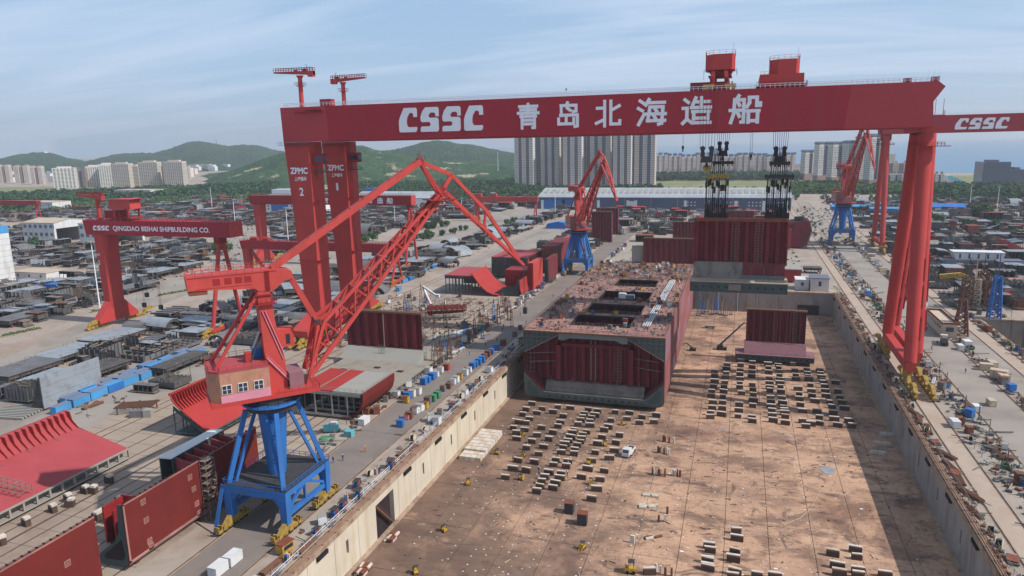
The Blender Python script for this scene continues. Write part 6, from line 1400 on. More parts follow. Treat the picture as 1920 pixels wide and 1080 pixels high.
for i in range(n):
    x = q0.x+(q1.x-q0.x)*(i+.5)/n; highrise('low white apartment block with red roof near the shore', x, q0.y+14+(i % 2)*8, (q1.x-q0.x)/n*.92, 14, 20, 'tower_light', 'tower_grey', 'low white blocks near the shore', bays=3, wcol=3)
q = P(1696, 330, 0); t = highrise('beige hotel with a short central tower by the sea', q.x, 1700, 70, 20, 26, 'tower_beige', 'tower_brown', None or 'shore hotels', bays=7); MB().box(q.x-26, q.x-12, 1694, 1706, 26.1, 44).build('tower', 'tower_beige', t, world=True)
for i, (a, c, top) in enumerate(((1842, 1893, 304), (1894, 1935, 318))):
    x0, x1 = PY(a, 330, 1300).x, PY(c, 330, 1300).x; zt = PY(a, top, 1300).z
    t = thing('office_building', ['dark grey glass office cube at the right edge', 'lower glass office wing at the right edge'][i], 'office', ((x0+x1)/2, 1320, 0))
    MB().box(x0, x1, 1300, 1345, 0, zt).build('wall', 'office_glass', t, world=True); b = MB(); nf = int(zt/4)
    for k in range(nf): b.box(x0-.2, x1+.2, 1299.6, 1299.98, 4*k+3.4, 4*k+3.8)
    for k in range(12): x = x0+(x1-x0)*k/11; b.box(x-.15, x+.15, 1299.5, 1299.59, 0, zt)
    b.build('mullion', 'tower_grey', t, world=True, kind='stuff'); MB().box(x0+8, x1-14, 1308, 1330, zt+.02, zt+3).build('roof', 'tower_grey', t, world=True)
q = P(928, 350, 0)
y = 1700; q = PY(918, 335, y); t = thing('building', 'white house with a tall mast on the slope left of the towers', 'building', (q.x, y, 0))
MB().box(q.x-26, q.x+6, y, y+20, 0, PY(918, 341, y).z).build('wall', 'hall_white', t, world=True); MB().box(q.x+6.1, q.x+26, y, y+20, 0, PY(918, 331, y).z).build('wall', 'tower_light', t, world=True)
b = MB(); zz = PY(936, 285, y).z; b.tube((q.x+20, y+8, 0), (q.x+20, y+8, zz), .9, .4, n=6); b.build('mast', 'hall_white', t, world=True)
# hilltop masts and buildings
y = 4080; q = PY(376, 266, y); t = thing('radar_station', 'white dome station on the left hill top', 'building', (q.x, y, q.z-20)); b = MB(); b.tube((q.x, y, q.z-24), (q.x, y, q.z), 14, 10, n=12); b.beam((q.x+18, y, q.z-20), (q.x+18, y, q.z+24), 2.5); b.build('dome', 'hall_white', t, world=True)
q = PY(405, 262, y); tag(MB().beam((q.x, y, q.z-40), (q.x, y, q.z+8), 4, 4, 1.5, 1.5).build('radio_mast', 'tower_grey'), 'slim radio mast right of the white dome on the hill', 'mast')
q = PY(80, 286, y); b = MB(); b.box(q.x-40, q.x+34, y, y+30, q.z-26, q.z-2); b.box(q.x-20, q.x+10, y, y+30, q.z-2, q.z+6); tag(b.build('hilltop_building', 'hall_white'), 'white building spread on the far left hill top', 'building')
# low town between the left blocks and the wooded hill
rt2 = random.Random(21)
for i in range(26):
    px = 352+rt2.random()*80; yb = 2300+rt2.random()*500; q = PY(px, 330, yb)
    o = MB().box(-14, 14, -8, 8, 0, 14+rt2.random()*12).build('town_house', ['tower_light', 'hall_white', 'tower_beige'][i % 3]); o.location = (q.x, yb, 0)
    tag(o, 'tiny pale house in the town behind the wooded hill', 'house', 'houses of the far town')
for i in range(46):
    px = -20+rt2.random()*390; yb = 1520+rt2.random()*700; q = PY(px, 330, yb)
    o = MB().box(-12, 12, -8, 8, 0, 12+rt2.random()*14).build('town_house', ['tower_light', 'hall_white', 'tower_beige', 'tower_pink'][i % 4]); o.location = (q.x, yb, 0)
    tag(o, 'small pale house between the tall blocks at the foot of the left hills', 'house', 'houses between the left blocks')
for i in range(22):
    px = 1485+rt2.random()*200; yb = 1750+rt2.random()*200; q = PY(px, 320, yb); h = 9+rt2.random()*8
    t = thing('town_house', 'small pale house with a red roof near the shore', 'house', (q.x, yb, 0), group='houses near the shore')
    MB().box(-11, 11, -7, 7, 0, h).build('wall', 'tower_light', t); MB().prism([(-8, h), (8, h), (0, h+4)], (-11.5, 0, .02), (0, 1, 0), (0, 0, 1), (23, 0, 0)).build('roof', 'roof_red', t)
t = thing('pylon', 'slim power pylon left of the wooded hill', 'pylon', (0, 0, 0)); q = PY(405, 312, 2600); t.location = (q.x, 2600, 0); b = MB(); h = PY(405, 292, 2600).z
for sx in (-1, 1): b.beam((sx*4, 0, 0), (0, 0, h), .8)
for k in (.7, .82, .93): b.beam((-7*(1.3-k)*2, 0, h*k), (7*(1.3-k)*2, 0, h*k), .6)
b.build('tower', 'pale_grey', t)

# ================= trees =================
def crown_mesh(seed, n=420, m='leaf', clumps=9, s=.34):
    r = random.Random(seed); b = MB(); cs = []
    for k in range(clumps):
        a = r.random()*6.28; d = r.random()**.6*.62; z = .35+r.random()*.55; cs.append((d*math.cos(a), d*math.sin(a), z, .3+.22*r.random()))
    for k in range(n):
        c = r.choice(cs); v = Vector((r.gauss(0, 1), r.gauss(0, 1), r.gauss(0, .8))).normalized()*c[3]*(.65+.4*r.random())
        p = Vector((c[0], c[1], c[2]))+v; nrm = (v.normalized()+Vector((r.gauss(0, .5), r.gauss(0, .5), .4+r.gauss(0, .4)))).normalized()
        x = nrm.orthogonal().normalized(); x = (Matrix.Rotation(r.random()*6.28, 3, nrm) @ x); y = nrm.cross(x); q = s*(.24+.3*r.random())
        b.poly([p+x*q, p+y*q*.8, p-x*q, p-y*q*.8])
    return b.mesh('crown', m)
def trunk_mesh(seed):
    r = random.Random(seed); b = MB(); b.tube((0, 0, 0), (0, 0, .45), .05, .03, n=6)
    for k in range(4):
        a = k*1.6+r.random(); b.tube((0, 0, .25+.05*k), (.3*math.cos(a), .3*math.sin(a), .6+.05*k), .022, .01, n=5)
    return b.mesh('trunk', 'bark')
CR = [(crown_mesh(i, m=['leaf', 'leaf_dark'][i % 2]), trunk_mesh(i)) for i in range(5)]
def tree(p, h, w, label, group, k=None):
    t = thing('tree', label, 'tree', p, random.random()*6.28, group); c, tr = CR[random.randrange(5) if k is None else k]
    for nm, me in (('trunk', tr), ('crown', c)):
        o = bpy.data.objects.new(nm, me); C.objects.link(o); o.parent = t; o.scale = (w, w, h)
    return t
rt3 = random.Random(17)
def tree_row(pts, n, h0, h1, label, group, jx=3):
    for i in range(n):
        u = (i+.5)/n*(len(pts)-1); k = min(int(u), len(pts)-2); a, c = P(*pts[k]), P(*pts[k+1]); p = a.lerp(c, u-k)+Vector((rt3.gauss(0, jx), rt3.gauss(0, jx), 0)); p.z = 0
        h = rt3.uniform(h0, h1); tree(p, h, h*rt3.uniform(.55, .8), label, group)
tree_row([(792, 432), (845, 423)], 8, 4, 6.5, 'roadside bush in the double row beside the pale yard road', 'bushes along the pale yard road', 2)
tree_row([(785, 452), (815, 445)], 5, 5, 7, 'small dark roadside tree behind the crane jib', 'small trees behind the crane jib', 2)
tree_row([(820, 445), (880, 430)], 6, 4, 6, 'low roadside tree right of the crane jib', 'trees right of the crane jib', 2)
tree_row([(668, 465), (700, 450)], 4, 5, 7, 'bushy tree just right of the big crane leg', 'trees beside the big crane leg', 2)
tree_row([(400, 478), (440, 470)], 3, 6, 9, 'round tree under the end of the left yard gantry', 'trees under the left yard gantry', 2)
tree_row([(495, 480), (530, 476)], 4, 5, 8, 'tree between the plain red gantry and the light mast', 'trees near the plain red gantry', 3)
tree_row([(64, 470), (70, 466)], 1, 9, 10, 'single tree in front of the white warehouse', 'tree by the warehouse', 1)
tree_row([(3, 400), (40, 396)], 4, 10, 14, 'tree beside the far left white building', 'trees at the far left', 5)
tree_row([(910, 435), (960, 420)], 6, 4, 7, 'bush behind the curved grey plates', 'bushes behind the curved plates', 4)
tree_row([(1700, 410), (1900, 440)], 12, 5, 9, 'tree among the scattered blocks of the right yard', 'trees of the right yard', 12)
tree_row([(1840, 410), (1860, 415)], 4, 9, 13, 'dark tree below the right light mast', 'trees by the right light mast', 4)
# planted islands with low hedges
def island(label, pts):
    a, c = P(*pts[0]), P(*pts[1]); d = (c-a); L_ = d.length; ang = math.atan2(d.y, d.x); t = thing('planted_island', label, 'planter', (a+c)/2, ang)
    pl_ = [(-L_/2, -1.6), (L_/2, -1.6), (L_/2+1.4, 0), (L_/2, 1.6), (-L_/2, 1.6), (-L_/2-1.4, 0)]
    MB().prism(pl_, (0, 0, 0), (1, 0, 0), (0, 1, 0), (0, 0, .3)).build('kerb', 'coping', t); b = MB(); r = random.Random(len(label))
    MB().prism([(u*.97, v*.85) for u, v in pl_], (0, 0, .302), (1, 0, 0), (0, 1, 0), (0, 0, .12)).build('lawn', 'grass', t)
    for k in range(int(L_*14)):
        x, y, z = r.uniform(-L_/2, L_/2), r.uniform(-1.2, 1.2), .4+r.random()*.9; s = .3; v = Vector((r.gauss(0, 1), r.gauss(0, 1), r.gauss(0, 1))).normalized(); w = v.orthogonal().normalized()*s; q = v.cross(w)
        b.poly([(x+w.x, y+w.y, z+w.z), (x+q.x, y+q.y, z+q.z), (x-w.x, y-w.y, z-w.z), (x-q.x, y-q.y, z-q.z)])
    b.build('hedge', 'leaf', t, kind='stuff')
island('long planted traffic island with a kerb at the left edge of the yard road', [(5, 632), (75, 617)])
island('small planted island at the foot of the left gantry leg', [(172, 586), (236, 576)])
island('planted island with flowers in the pale yard road', [(296, 556), (352, 546)])
# woods
def wood(name, label, pts_fn, n, seed, h0=8, h1=13, m='leaf', q=22):
    r = random.Random(seed); b = MB()
    for k in range(n):
        x, y = pts_fn(r); h = r.uniform(h0, h1); w = h*.42; z0 = 0
        for j in range(q):
            v = Vector((r.gauss(0, 1), r.gauss(0, 1), r.gauss(.25, .8))).normalized(); p = Vector((x+v.x*w*.8, y+v.y*w*.8, z0+h*.55+v.z*h*.42))
            nn = (v+Vector((r.gauss(0, .45), r.gauss(0, .45), r.gauss(.3, .4)))).normalized(); e = nn.orthogonal().normalized()*w*r.uniform(.28, .5); f = nn.cross(e); b.poly([p+e, p+f, p-e, p-f])
    o = b.build(name, m); o['kind'] = 'stuff'; o['label'] = label; return o
def band(px0, px1, f0, f1):
    def fn(r):
        px = r.uniform(px0, px1); d = r.uniform(f0, f1); dd = ray(px, 330); hh = math.hypot(dd.x, dd.y); return dd.x/hh*d, dd.y/hh*d
    return fn
wood('woods', 'dense green wood between the left yard and the hills', band(-80, 520, 1330, 1640), 2300, 31, 8, 14, 'leaf_dark')
wood('woods', 'pale green front edge of the wood at the left', band(-80, 560, 1190, 1330), 1500, 32, 4, 8, 'leaf')
wood('woods', 'wood behind the yard between the big crane and the towers', band(640, 1010, 1000, 1560), 2300, 33, 6, 11, 'leaf_dark')
wood('woods', 'trees at the foot of the very tall towers', band(1000, 1240, 1120, 1215), 500, 34, 7, 13, 'leaf_dark')
wood('woods', 'tree belt in front of the pink apartment slabs', band(1225, 1500, 1500, 1660), 900, 35, 9, 15, 'leaf_dark')
wood('woods', 'scattered bushes on the rough field behind the long hall', band(1225, 1500, 1010, 1180), 260, 36, 4, 9, 'leaf_dark')
wood('woods', 'bright green young wood right of the long hall', band(1484, 1700, 1130, 1350), 1700, 37, 6, 10, 'leaf')
wood('woods', 'dark wood behind the car park on the right', band(1700, 1960, 1080, 1290), 1500, 38, 6, 12, 'leaf_dark')
wood('woods', 'shrubs between the parked cars', band(1540, 1960, 1000, 1080), 260, 39, 3, 6, 'leaf_dark')
f = MB(); c4 = [P(1224, 351, .0), P(1500, 352, 0), P(1480, 334, 0), P(1215, 337, 0)]; f.poly([(v.x, v.y, .02) for v in c4]); structure(f.build('field', 'grass'))
f = MB(); c4 = [P(1700, 346, .0), P(1850, 345, 0), P(1840, 328, 0), P(1690, 331, 0)]; f.poly([(v.x, v.y, .02) for v in c4]); structure(f.build('field', 'grass'))
f = MB(); c4 = [P(-80, 368, .0), P(620, 366, 0), P(560, 345, 0), P(-80, 352, 0)]; f.poly([(v.x, v.y, .02) for v in c4]); structure(f.build('field', 'grass'))
# light masts
def light_mast(label, px, py, top):
    p = P(px, py); h = PY(px, top, p.y).z; t = thing('light_mast', label, 'light mast', p, group='yard light masts')
    b = MB(); r = .28 if h < 60 else .4; b.tube((0, 0, 0), (0, 0, h), r*1.3, r*.7, n=8); b.build('pole', 'letter_white', t)
    b = MB(); b.tube((0, 0, h), (0, 0, h+.5), 1.3, n=10)
    for k in range(6): b.cbox((1.5*math.cos(k*1.05), 1.5*math.sin(k*1.05), h+.2), (.6, .6, .7))
    b.build('lamp_head', 'pale_grey', t)
for lb, a, c, d in (('white light mast beside the left yard gantry leg', 188, 582, 455), ('white light mast left of the big crane legs', 543, 480, 390), ('light mast below the left wood', 398, 392, 352), ('light mast behind the end of the left yard gantry', 441, 420, 375), ('light mast behind the dark red lettered gantry', 741, 425, 383), ('light mast in front of the long hall', 1041, 405, 358), ('light mast on the right beyond the car park shed', 1818, 388, 348), ('light mast at the right with a cross head', 1867, 413, 350), ('light mast behind the red jib', 866, 408, 372)): light_mast(lb, a, c, d)
# ================= grey blocks of the assembly yards =================
def blk_flat(seed, L_, W_, m='plate_grey', nf=6):
    t = thing('flat_block', 'flat grey block', 'hull block'); r = random.Random(seed)
    MB().box(-L_/2, L_/2, -W_/2, W_/2, 3.3, 3.5).build('deck_plate', m, t)
    b = MB()
    for k in range(nf): x = -L_/2+.4+(L_-.8)*k/(nf-1); b.box(x-.08, x+.08, -W_/2+.1, W_/2-.1, 1.5, 3.28)
    for k in range(4): y = -W_/2+.5+(W_-1)*k/3; b.box(-L_/2+.2, L_/2-.2, y-.08, y+.08, 2.0, 3.28)
    b.build('web_frame', 'frame_dark', t, kind='stuff')
    for x in (-L_*.4, L_*.4):
        for y in (-W_*.38, W_*.38): MB().box(x-.4, x+.4, y-.4, y+.4, 0, 1.49).build('support', 'rusty', t)
    b = MB()
    for k in range(10): x = r.uniform(-L_/2, L_/2); s = r.choice((-1, 1)); b.beam((x, s*W_/2, 3.5), (x, s*W_/2, 4.5), .08)
    b.build('post', 'scaffold', t, kind='stuff')
    return Proto(t)
def blk_egg(seed, L_, W_, h=3.2, m='frame_dark'):
    t = thing('frame_block', 'open frame block', 'hull block'); r = random.Random(seed)
    MB().box(-L_/2, L_/2, -W_/2, W_/2, .8, 1.0).build('bottom_plate', 'steel_grey', t)
    b = MB()
    for k in range(7): x = -L_/2+.3+(L_-.6)*k/6; b.box(x-.1, x+.1, -W_/2, W_/2, 1.02, h+r.uniform(-.4, .3))
    b.build('web_frame', m, t, kind='stuff'); b = MB()
    for k in range(5): y = -W_/2+.3+(W_-.6)*k/4; b.box(-L_/2, L_/2, y-.09, y+.09, 1.02, h-.5)
    b.build('girder', 'steel_grey', t, kind='stuff'); b = MB()
    for k in range(9): x = r.uniform(-L_/2, L_/2); y = r.uniform(-W_/2, W_/2); b.beam((x, y, 1), (x, y, h+1.2), .12)
    for k in range(5): x = r.uniform(-L_/2, L_/2*.3); y = r.uniform(-W_/2, W_/2); b.beam((x, y, h+.2), (x+r.uniform(2, 5), y+r.uniform(-1, 1), h+.3), .25)
    b.build('loose_steel', 'scaffold', t, kind='stuff')
    for x in (-L_*.38, L_*.38): MB().box(x-.5, x+.5, -W_*.4, W_*.4, 0, .79).build('support', 'rusty', t)
    return Proto(t)
def blk_stack(seed, L_, W_, n=4):
    t = thing('plate_stack', 'stack of panels', 'panel stack'); r = random.Random(seed); z = 0
    for k in range(n):
        dx, dy = r.uniform(-.8, .8), r.uniform(-.6, .6); b = MB(); b.box(-L_/2+dx, L_/2+dx, -W_/2+dy, W_/2+dy, z+.5, z+.66)
        for q in range(5): x = -L_/2+dx+.5+(L_-1)*q/4; b.box(x-.06, x+.06, -W_/2+dy, W_/2+dy, z+.67, z+1.0)
        b.build('panel', ['steel_grey', 'frame_dark', 'plate_grey', 'steel_dark'][(k+seed) % 4], t)
        for s in (-.35, .35): MB().box(L_*s-.15, L_*s+.15, -W_*.45, W_*.45, z, z+.49).build('bearer', 'timber', t)
        z += 1.02
    return Proto(t)
def blk_arch(seed, L_=16, r_=5.5, m='plate_grey'):
    t = thing('arch_block', 'half round shell block', 'hull block'); n = 12; o = []; i = []
    for k in range(n+1): a = R(12)+(math.pi-R(40))*k/n; o.append((r_*math.cos(a), r_*math.sin(a)*.95)); i.append(((r_-.22)*math.cos(a), (r_-.22)*math.sin(a)*.95))
    MB().prism(o+i[::-1], (0, -L_/2, .9), (1, 0, 0), (0, 0, 1), (0, L_, 0)).build('shell_plate', m, t)
    b = MB()
    for k in range(5):
        y = -L_/2+.4+(L_-.8)*k/4; b.prism([(u*.95, v*.95) for u, v in o]+[(u*.74, v*.74) for u, v in o[::-1]], (0, y-.1, .9), (1, 0, 0), (0, 0, 1), (0, .2, 0))
    b.build('web_frame', 'frame_dark', t, kind='stuff'); b = MB()
    for x in (-r_*.8, 0, r_*.9):
        for y in (-L_*.4, L_*.4): b.box(x-.4, x+.4, y-.4, y+.4, 0, 1.8)
    b.build('support', 'rusty', t, kind='stuff')
    return Proto(t)
def blk_curve(seed, L_=12, m='plate_grey'):
    t = thing('bilge_block', 'curved bilge block', 'hull block'); cv = [(-6, 6.2), (-2.4, 6.0), (.8, 5.1), (3, 3.6), (4.4, 1.8), (4.8, .9)]
    MB().prism(cv+[(x-.12, z-.25) for x, z in cv[::-1]], (0, -L_/2, 0), (1, 0, 0), (0, 0, 1), (0, L_, 0)).build('shell_plate', m, t)
    b = MB()
    for k in range(5): y = -L_/2+.3+(L_-.6)*k/4; b.prism([(-5.9, 5.9), (-2.4, 5.7), (.7, 4.8), (2.8, 3.3), (4.2, 1.2), (3.2, 1.2), (1.4, 3), (-1, 4), (-5.9, 4.4)], (0, y-.1, 0), (1, 0, 0), (0, 0, 1), (0, .2, 0)); b.box(-5.9, -5.6, y-.1, y+.1, .9, 4.4); b.box(-5.6, 3.2, y-.1, y+.1, 1.0, 1.4)
    b.build('web_frame', 'frame_dark', t, kind='stuff'); b = MB()
    for x in (-5, 3.2):
        for y in (-L_*.4, L_*.4): b.box(x-.4, x+.4, y-.4, y+.4, 0, 1.0)
    b.build('support', 'rusty', t, kind='stuff')
    return Proto(t)
def blk_wall(seed, L_=12, h=9, m='steel_grey'):
    t = thing('upright_panel', 'upright panel', 'hull block')
    for k in range(3): MB().box(-.15, .15, -L_/2, L_/2, .6+(h-.6)*k/3, .54+(h-.6)*(k+1)/3).build('panel', m, t)
    b = MB()
    for k in range(6): z = 1+(h-2)*k/5; b.box(-3.6*(1-z/h)-.6, -.16, -L_/2, L_/2, z, z+.12)
    for k in range(5): y = -L_/2+.2+(L_-.4)*k/4; b.prism([(-.16, .6), (-.16, h-.3), (-.9, h-.3), (-4.4, .6)], (0, y-.08, 0), (1, 0, 0), (0, 0, 1), (0, .16, 0))
    b.build('stiffener', 'frame_dark', t, kind='stuff'); MB().box(-4, 0, -L_*.45, L_*.45, 0, .59).build('support', 'rusty', t)
    return Proto(t)
def blk_house(seed, m='pink_oxide'):
    t = thing('decked_block', 'decked block', 'hull block'); r = random.Random(seed); L_, W_, h = 14, 10, 6
    MB().box(-L_/2, L_/2, -W_/2, W_/2, h, h+.3).build('deck_plate', m, t); b = MB()
    for k in range(7): x = -L_/2+.2+(L_-.4)*k/6; b.box(x-.12, x+.12, -W_/2+.2, W_/2-.2, .8, h-.02)
    b.box(-L_/2, L_/2, -.1, .1, .8, h-.02); b.build('web_frame', 'frame_dark', t, kind='stuff')
    MB().box(L_/2-.1, L_/2+.1, -W_/2, W_/2, .8, h-.02).build('side_plate', 'oxide_brown', t); MB().box(-L_*.45, L_*.45, -W_*.3, W_*.3, 0, .79).build('support', 'rusty', t)
    return Proto(t)
FL = [blk_flat(1, 16, 11), blk_flat(2, 20, 12, 'steel_grey'), blk_flat(3, 12, 9, 'frame_dark'), blk_flat(4, 18, 13, 'plate_grey', 8)]
EG = [blk_egg(1, 14, 10), blk_egg(2, 18, 11, 4.2), blk_egg(3, 11, 9, 5.2, 'steel_dark'), blk_egg(4, 16, 8, 2.4, 'scaffold')]
ST = [blk_stack(1, 12, 4), blk_stack(2, 14, 9, 3), blk_stack(3, 10, 7, 5)]
AR = [blk_arch(1), blk_arch(2, 12, 4.4, 'steel_grey')]; CV = [blk_curve(1), blk_curve(2, 15, 'steel_grey')]; WA = [blk_wall(1, m='plate_grey'), blk_wall(2, 15, 7, 'plate_grey')]; HS = [blk_house(1), blk_house(2, 'oxide_brown'), blk_house(3, 'plate_grey'), blk_house(4, 'red_oxide')]
# blocks that can be told apart in the photograph, each at its own spot
def one(proto, px, py, rz, label, scale=1.0, z=0): p = P(px, py); p.z = z; return proto.put(p, rz, label, 'grey blocks of the left yard', scale)
one(AR[0], 302, 620, R(90)+R(-4), 'shiny half round grey shell block near the left gantry foot', 1.0)
one(AR[1], 258, 622, R(90), 'smaller dark half round block behind the shiny one', .9)
one(WA[0], 140, 748, R(2), 'tall grey upright panel standing left of the blue containers', (1.2, 1.9, 1.25))
one(FL[3], 212, 641, R(90), 'wide flat grey panel block nearest the left gantry foot', (1.25, 1.15, 1.0))
one(FL[0], 128, 672, R(90), 'wide flat grey panel block left of the nearest one to the gantry', (1.35, 1.2, 1.0))
one(FL[1], 45, 705, R(90), 'flat dark topped block at the left edge behind the upright panel', (1.1, 1.2, 1.1))
one(FL[2], 190, 702, R(90), 'flat block right behind the tall upright panel', (1.5, 1.3, 1.0))
one(EG[0], 282, 668, R(90), 'open frame block with bright plates on top, left of the blue containers', (1.3, 1.2, 1))
one(EG[3], 330, 655, R(90), 'open frame block right of the one with bright plates', (1.2, 1.3, 1))
one(FL[0], 375, 630, R(90), 'flat dark block left of the nearest crane stay bars', (1.0, 1.0, 1.1))
one(FL[2], 340, 690, R(90), 'long dark flat block by the blue container row', (1.9, .8, 1))
one(FL[0], 100, 585, R(90), 'isolated flat grey block on the road side at the left', 1.1)
one(FL[1], 40, 605, R(90), 'flat grey block at the left edge above the road island', 1.05)
one(FL[0], 300, 517, R(90), 'flat grey block with light top under the left yard gantry hook', 1.2)
one(FL[0], 350, 505, R(90), 'second flat block with light top beyond the hook', 1.2)
one(FL[1], 255, 545, R(90), 'long flat block directly behind the gantry leg', (1.3, 1, 1))
one(CV[0], 865, 480, R(-30), 'curved shiny grey bilge block under the red jib tip', 1.1)
one(CV[1], 760, 462, R(60), 'curved dark bilge block behind the big red jib', .95)
one(AR[1], 840, 500, R(70), 'arched open block near the white cabin', 1.1)
one(AR[0], 935, 440, R(80), 'long arched grey block between the jib and the middle crane', 1.2)
one(AR[0], 985, 425, R(84), 'arched grey block with rows of bent plates', 1.1)
one(WA[1], 730, 510, R(0), 'upright grey panel right of the big crane leg', (1.2, 1.2, 1.4))
one(FL[2], 800, 445, R(80), 'flat grey block with white side behind the jib', 1.1)
one(CV[0], 566, 560, R(40), 'sloping light grey block behind the crane lever', (1.6, 1.6, 1.3))
one(FL[3], 595, 535, R(85), 'broad sloping grey block in front of the left big leg', 1.2)
one(CV[1], 715, 548, R(10), 'dark curved block by the foot of the far big leg', .8)
r = random.Random(99)
def in_poly(x, y, poly):
    c = False; n = len(poly)
    for i in range(n):
        (x1, y1), (x2, y2) = poly[i], poly[i-1]
        if (y1 > y) != (y2 > y) and x < (x2-x1)*(y-y1)/(y2-y1)+x1: c = not c
    return c
ROADS = [[(-283, 120), (-255, 120), (-264, 214), (-284, 265), (-306, 374), (-308, 415), (-262, 470), (-236, 520), (-222, 607), (-214, 860), (-262, 860), (-292, 690), (-282, 540), (-310, 470), (-345, 420), (-341, 330), (-318, 300), (-280, 210)],
         [(-345, 400), (-341, 430), (-400, 540), (-480, 640), (-560, 640), (-420, 500)], [(-166, 420), (-150, 420), (-150, 900), (-186, 900), (-186, 420)],
         [(-213, 140), (-195, 140), (-197, 236), (-212, 236)], [(-76, 402), (30, 402), (30, 430), (-76, 430)], [(-628, 482), (-512, 482), (-512, 530), (-628, 530)], [(-530, 325), (-412, 325), (-412, 380), (-530, 380)], [(-590, 770), (-500, 770), (-500, 850), (-590, 850)], [(-525, 890), (-392, 890), (-392, 965), (-525, 965)]]
occ_ = []
def free(x, y, rad):
    if any(in_poly(x+dx, y+dy, p) for p in ROADS for dx in (-8, 8) for dy in (-7, 7)): return False
    if any((x-a)**2+(y-b_)**2 < (rad+c)**2 for a, b_, c in occ_): return False
    return True
for o in list(C.objects):
    if o.parent is None and o.get('category') in ('hull block', 'panel stack', 'building', 'hall', 'shed', 'warehouse') and abs(o.location.x)+abs(o.location.y) > 1: occ_.append((o.location.x, o.location.y, 9 if o.location.x > -260 else 8))
SET_DARK = [EG[0], EG[1], EG[2], EG[3], FL[1], FL[2], FL[3], FL[0], ST[0], ST[1], ST[2], CV[1], AR[1], EG[1], EG[2], FL[0]]
LB = {id(EG[0]): 'low open grid of dark frames among the stored blocks', id(EG[1]): 'open dark frame block with loose steel on top', id(EG[2]): 'tall dark open frame block', id(EG[3]): 'low brownish frame grid with loose bars', id(FL[0]): 'flat block with pale grey top plate on short supports', id(FL[1]): 'long flat block with mid grey plate on short supports', id(FL[2]): 'flat dark plated block on short supports', id(FL[3]): 'broad flat block with pale plate', id(ST[0]): 'narrow stack of grey panels on timber bearers', id(ST[1]): 'wide low stack of grey panels', id(ST[2]): 'five high stack of short grey panels', id(CV[0]): 'pale curved bilge block', id(CV[1]): 'dark grey curved bilge block', id(AR[0]): 'pale arched shell block', id(AR[1]): 'dark arched shell block', id(WA[0]): 'upright dark panel with braces', id(WA[1]): 'upright pale panel with braces', id(HS[0]): 'pink decked block', id(HS[1]): 'brown decked block', id(HS[2]): 'grey decked tall block', id(HS[3]): 'bright red decked block'}
def scatter(n, x0, x1, y0, y1, protos, group, suffix, rad=9, smax=1.15):
    k = 0; tries = 0
    while k < n and tries < n*14:
        tries += 1; x, y = r.uniform(x0, x1), r.uniform(y0, y1)
        px = Vector((x, y, -CAMZ)); w = px.dot(_f)
        if w < 10 or abs(960+FOC*px.dot(_r)/w-960) > 1010: continue
        if not free(x, y, rad*.62): continue
        pr = r.choice(protos); s = r.uniform(.8, smax); occ_.append((x, y, rad*.62)); pr.put((x, y, 0), R(90)*r.randrange(4)+r.gauss(0, .06), LB[id(pr)]+suffix, group, (s, s, s*r.uniform(.85, 1.3))); k += 1
scatter(60, -262, -186, 165, 470, SET_DARK+[FL[0], FL[3]], 'blocks beside the concrete apron', ' beside the concrete apron', 10)
scatter(70, -440, -322, 250, 620, SET_DARK, 'dark blocks beyond the left yard road', ' beyond the left yard road', 9.5)
scatter(130, -760, -330, 380, 760, SET_DARK, 'dark blocks filling the left yard', ' in the far left yard', 10)
scatter(120, -900, -290, 640, 1120, SET_DARK+[HS[0], HS[2], HS[1], WA[0]], 'far blocks below the left wood', ' far below the left wood', 12, 1.35)
scatter(45, -232, -186, 470, 860, SET_DARK+[CV[0], AR[0]], 'blocks left of the middle crane', ' left of the middle crane', 9)
scatter(60, -150, -108, 440, 850, SET_DARK+[HS[0], HS[1], HS[3]], 'blocks behind the middle crane', ' behind the middle crane', 9)
scatter(40, -76, 45, 560, 850, [HS[0], HS[1], EG[2], EG[1], HS[3], FL[2], WA[0]], 'blocks in front of the long hall', ' in front of the long hall', 10)
scatter(40, -300, -190, 700, 1000, SET_DARK+[HS[0], HS[3]], 'blocks under the far red gantry', ' under the far red gantry', 10)
scatter(105, 106, 330, 400, 1000, SET_DARK+[HS[1], HS[2], CV[0], EG[3]], 'blocks of the right yard', ' in the right yard', 10)
scatter(14, -70, 46, 432, 560, [EG[0], EG[3], ST[0], FL[2], CV[0], HS[0], HS[3]], 'blocks behind the dock end', ' behind the dock end', 8, .9)
scatter(20, 98, 118, 366, 560, [EG[0], EG[3], ST[0], ST[1]], 'blocks beside the second dock', ' beyond the second dock', 8, .8)
def seen(x, y):
    px = Vector((x, y, -CAMZ)); w = px.dot(_f); return w > 10 and abs(960+FOC*px.dot(_r)/w-960) < 990
SLOT = ['frame_dark', 'steel_grey', 'yard_brown', 'plate_grey', 'rusty', 'dark_red']
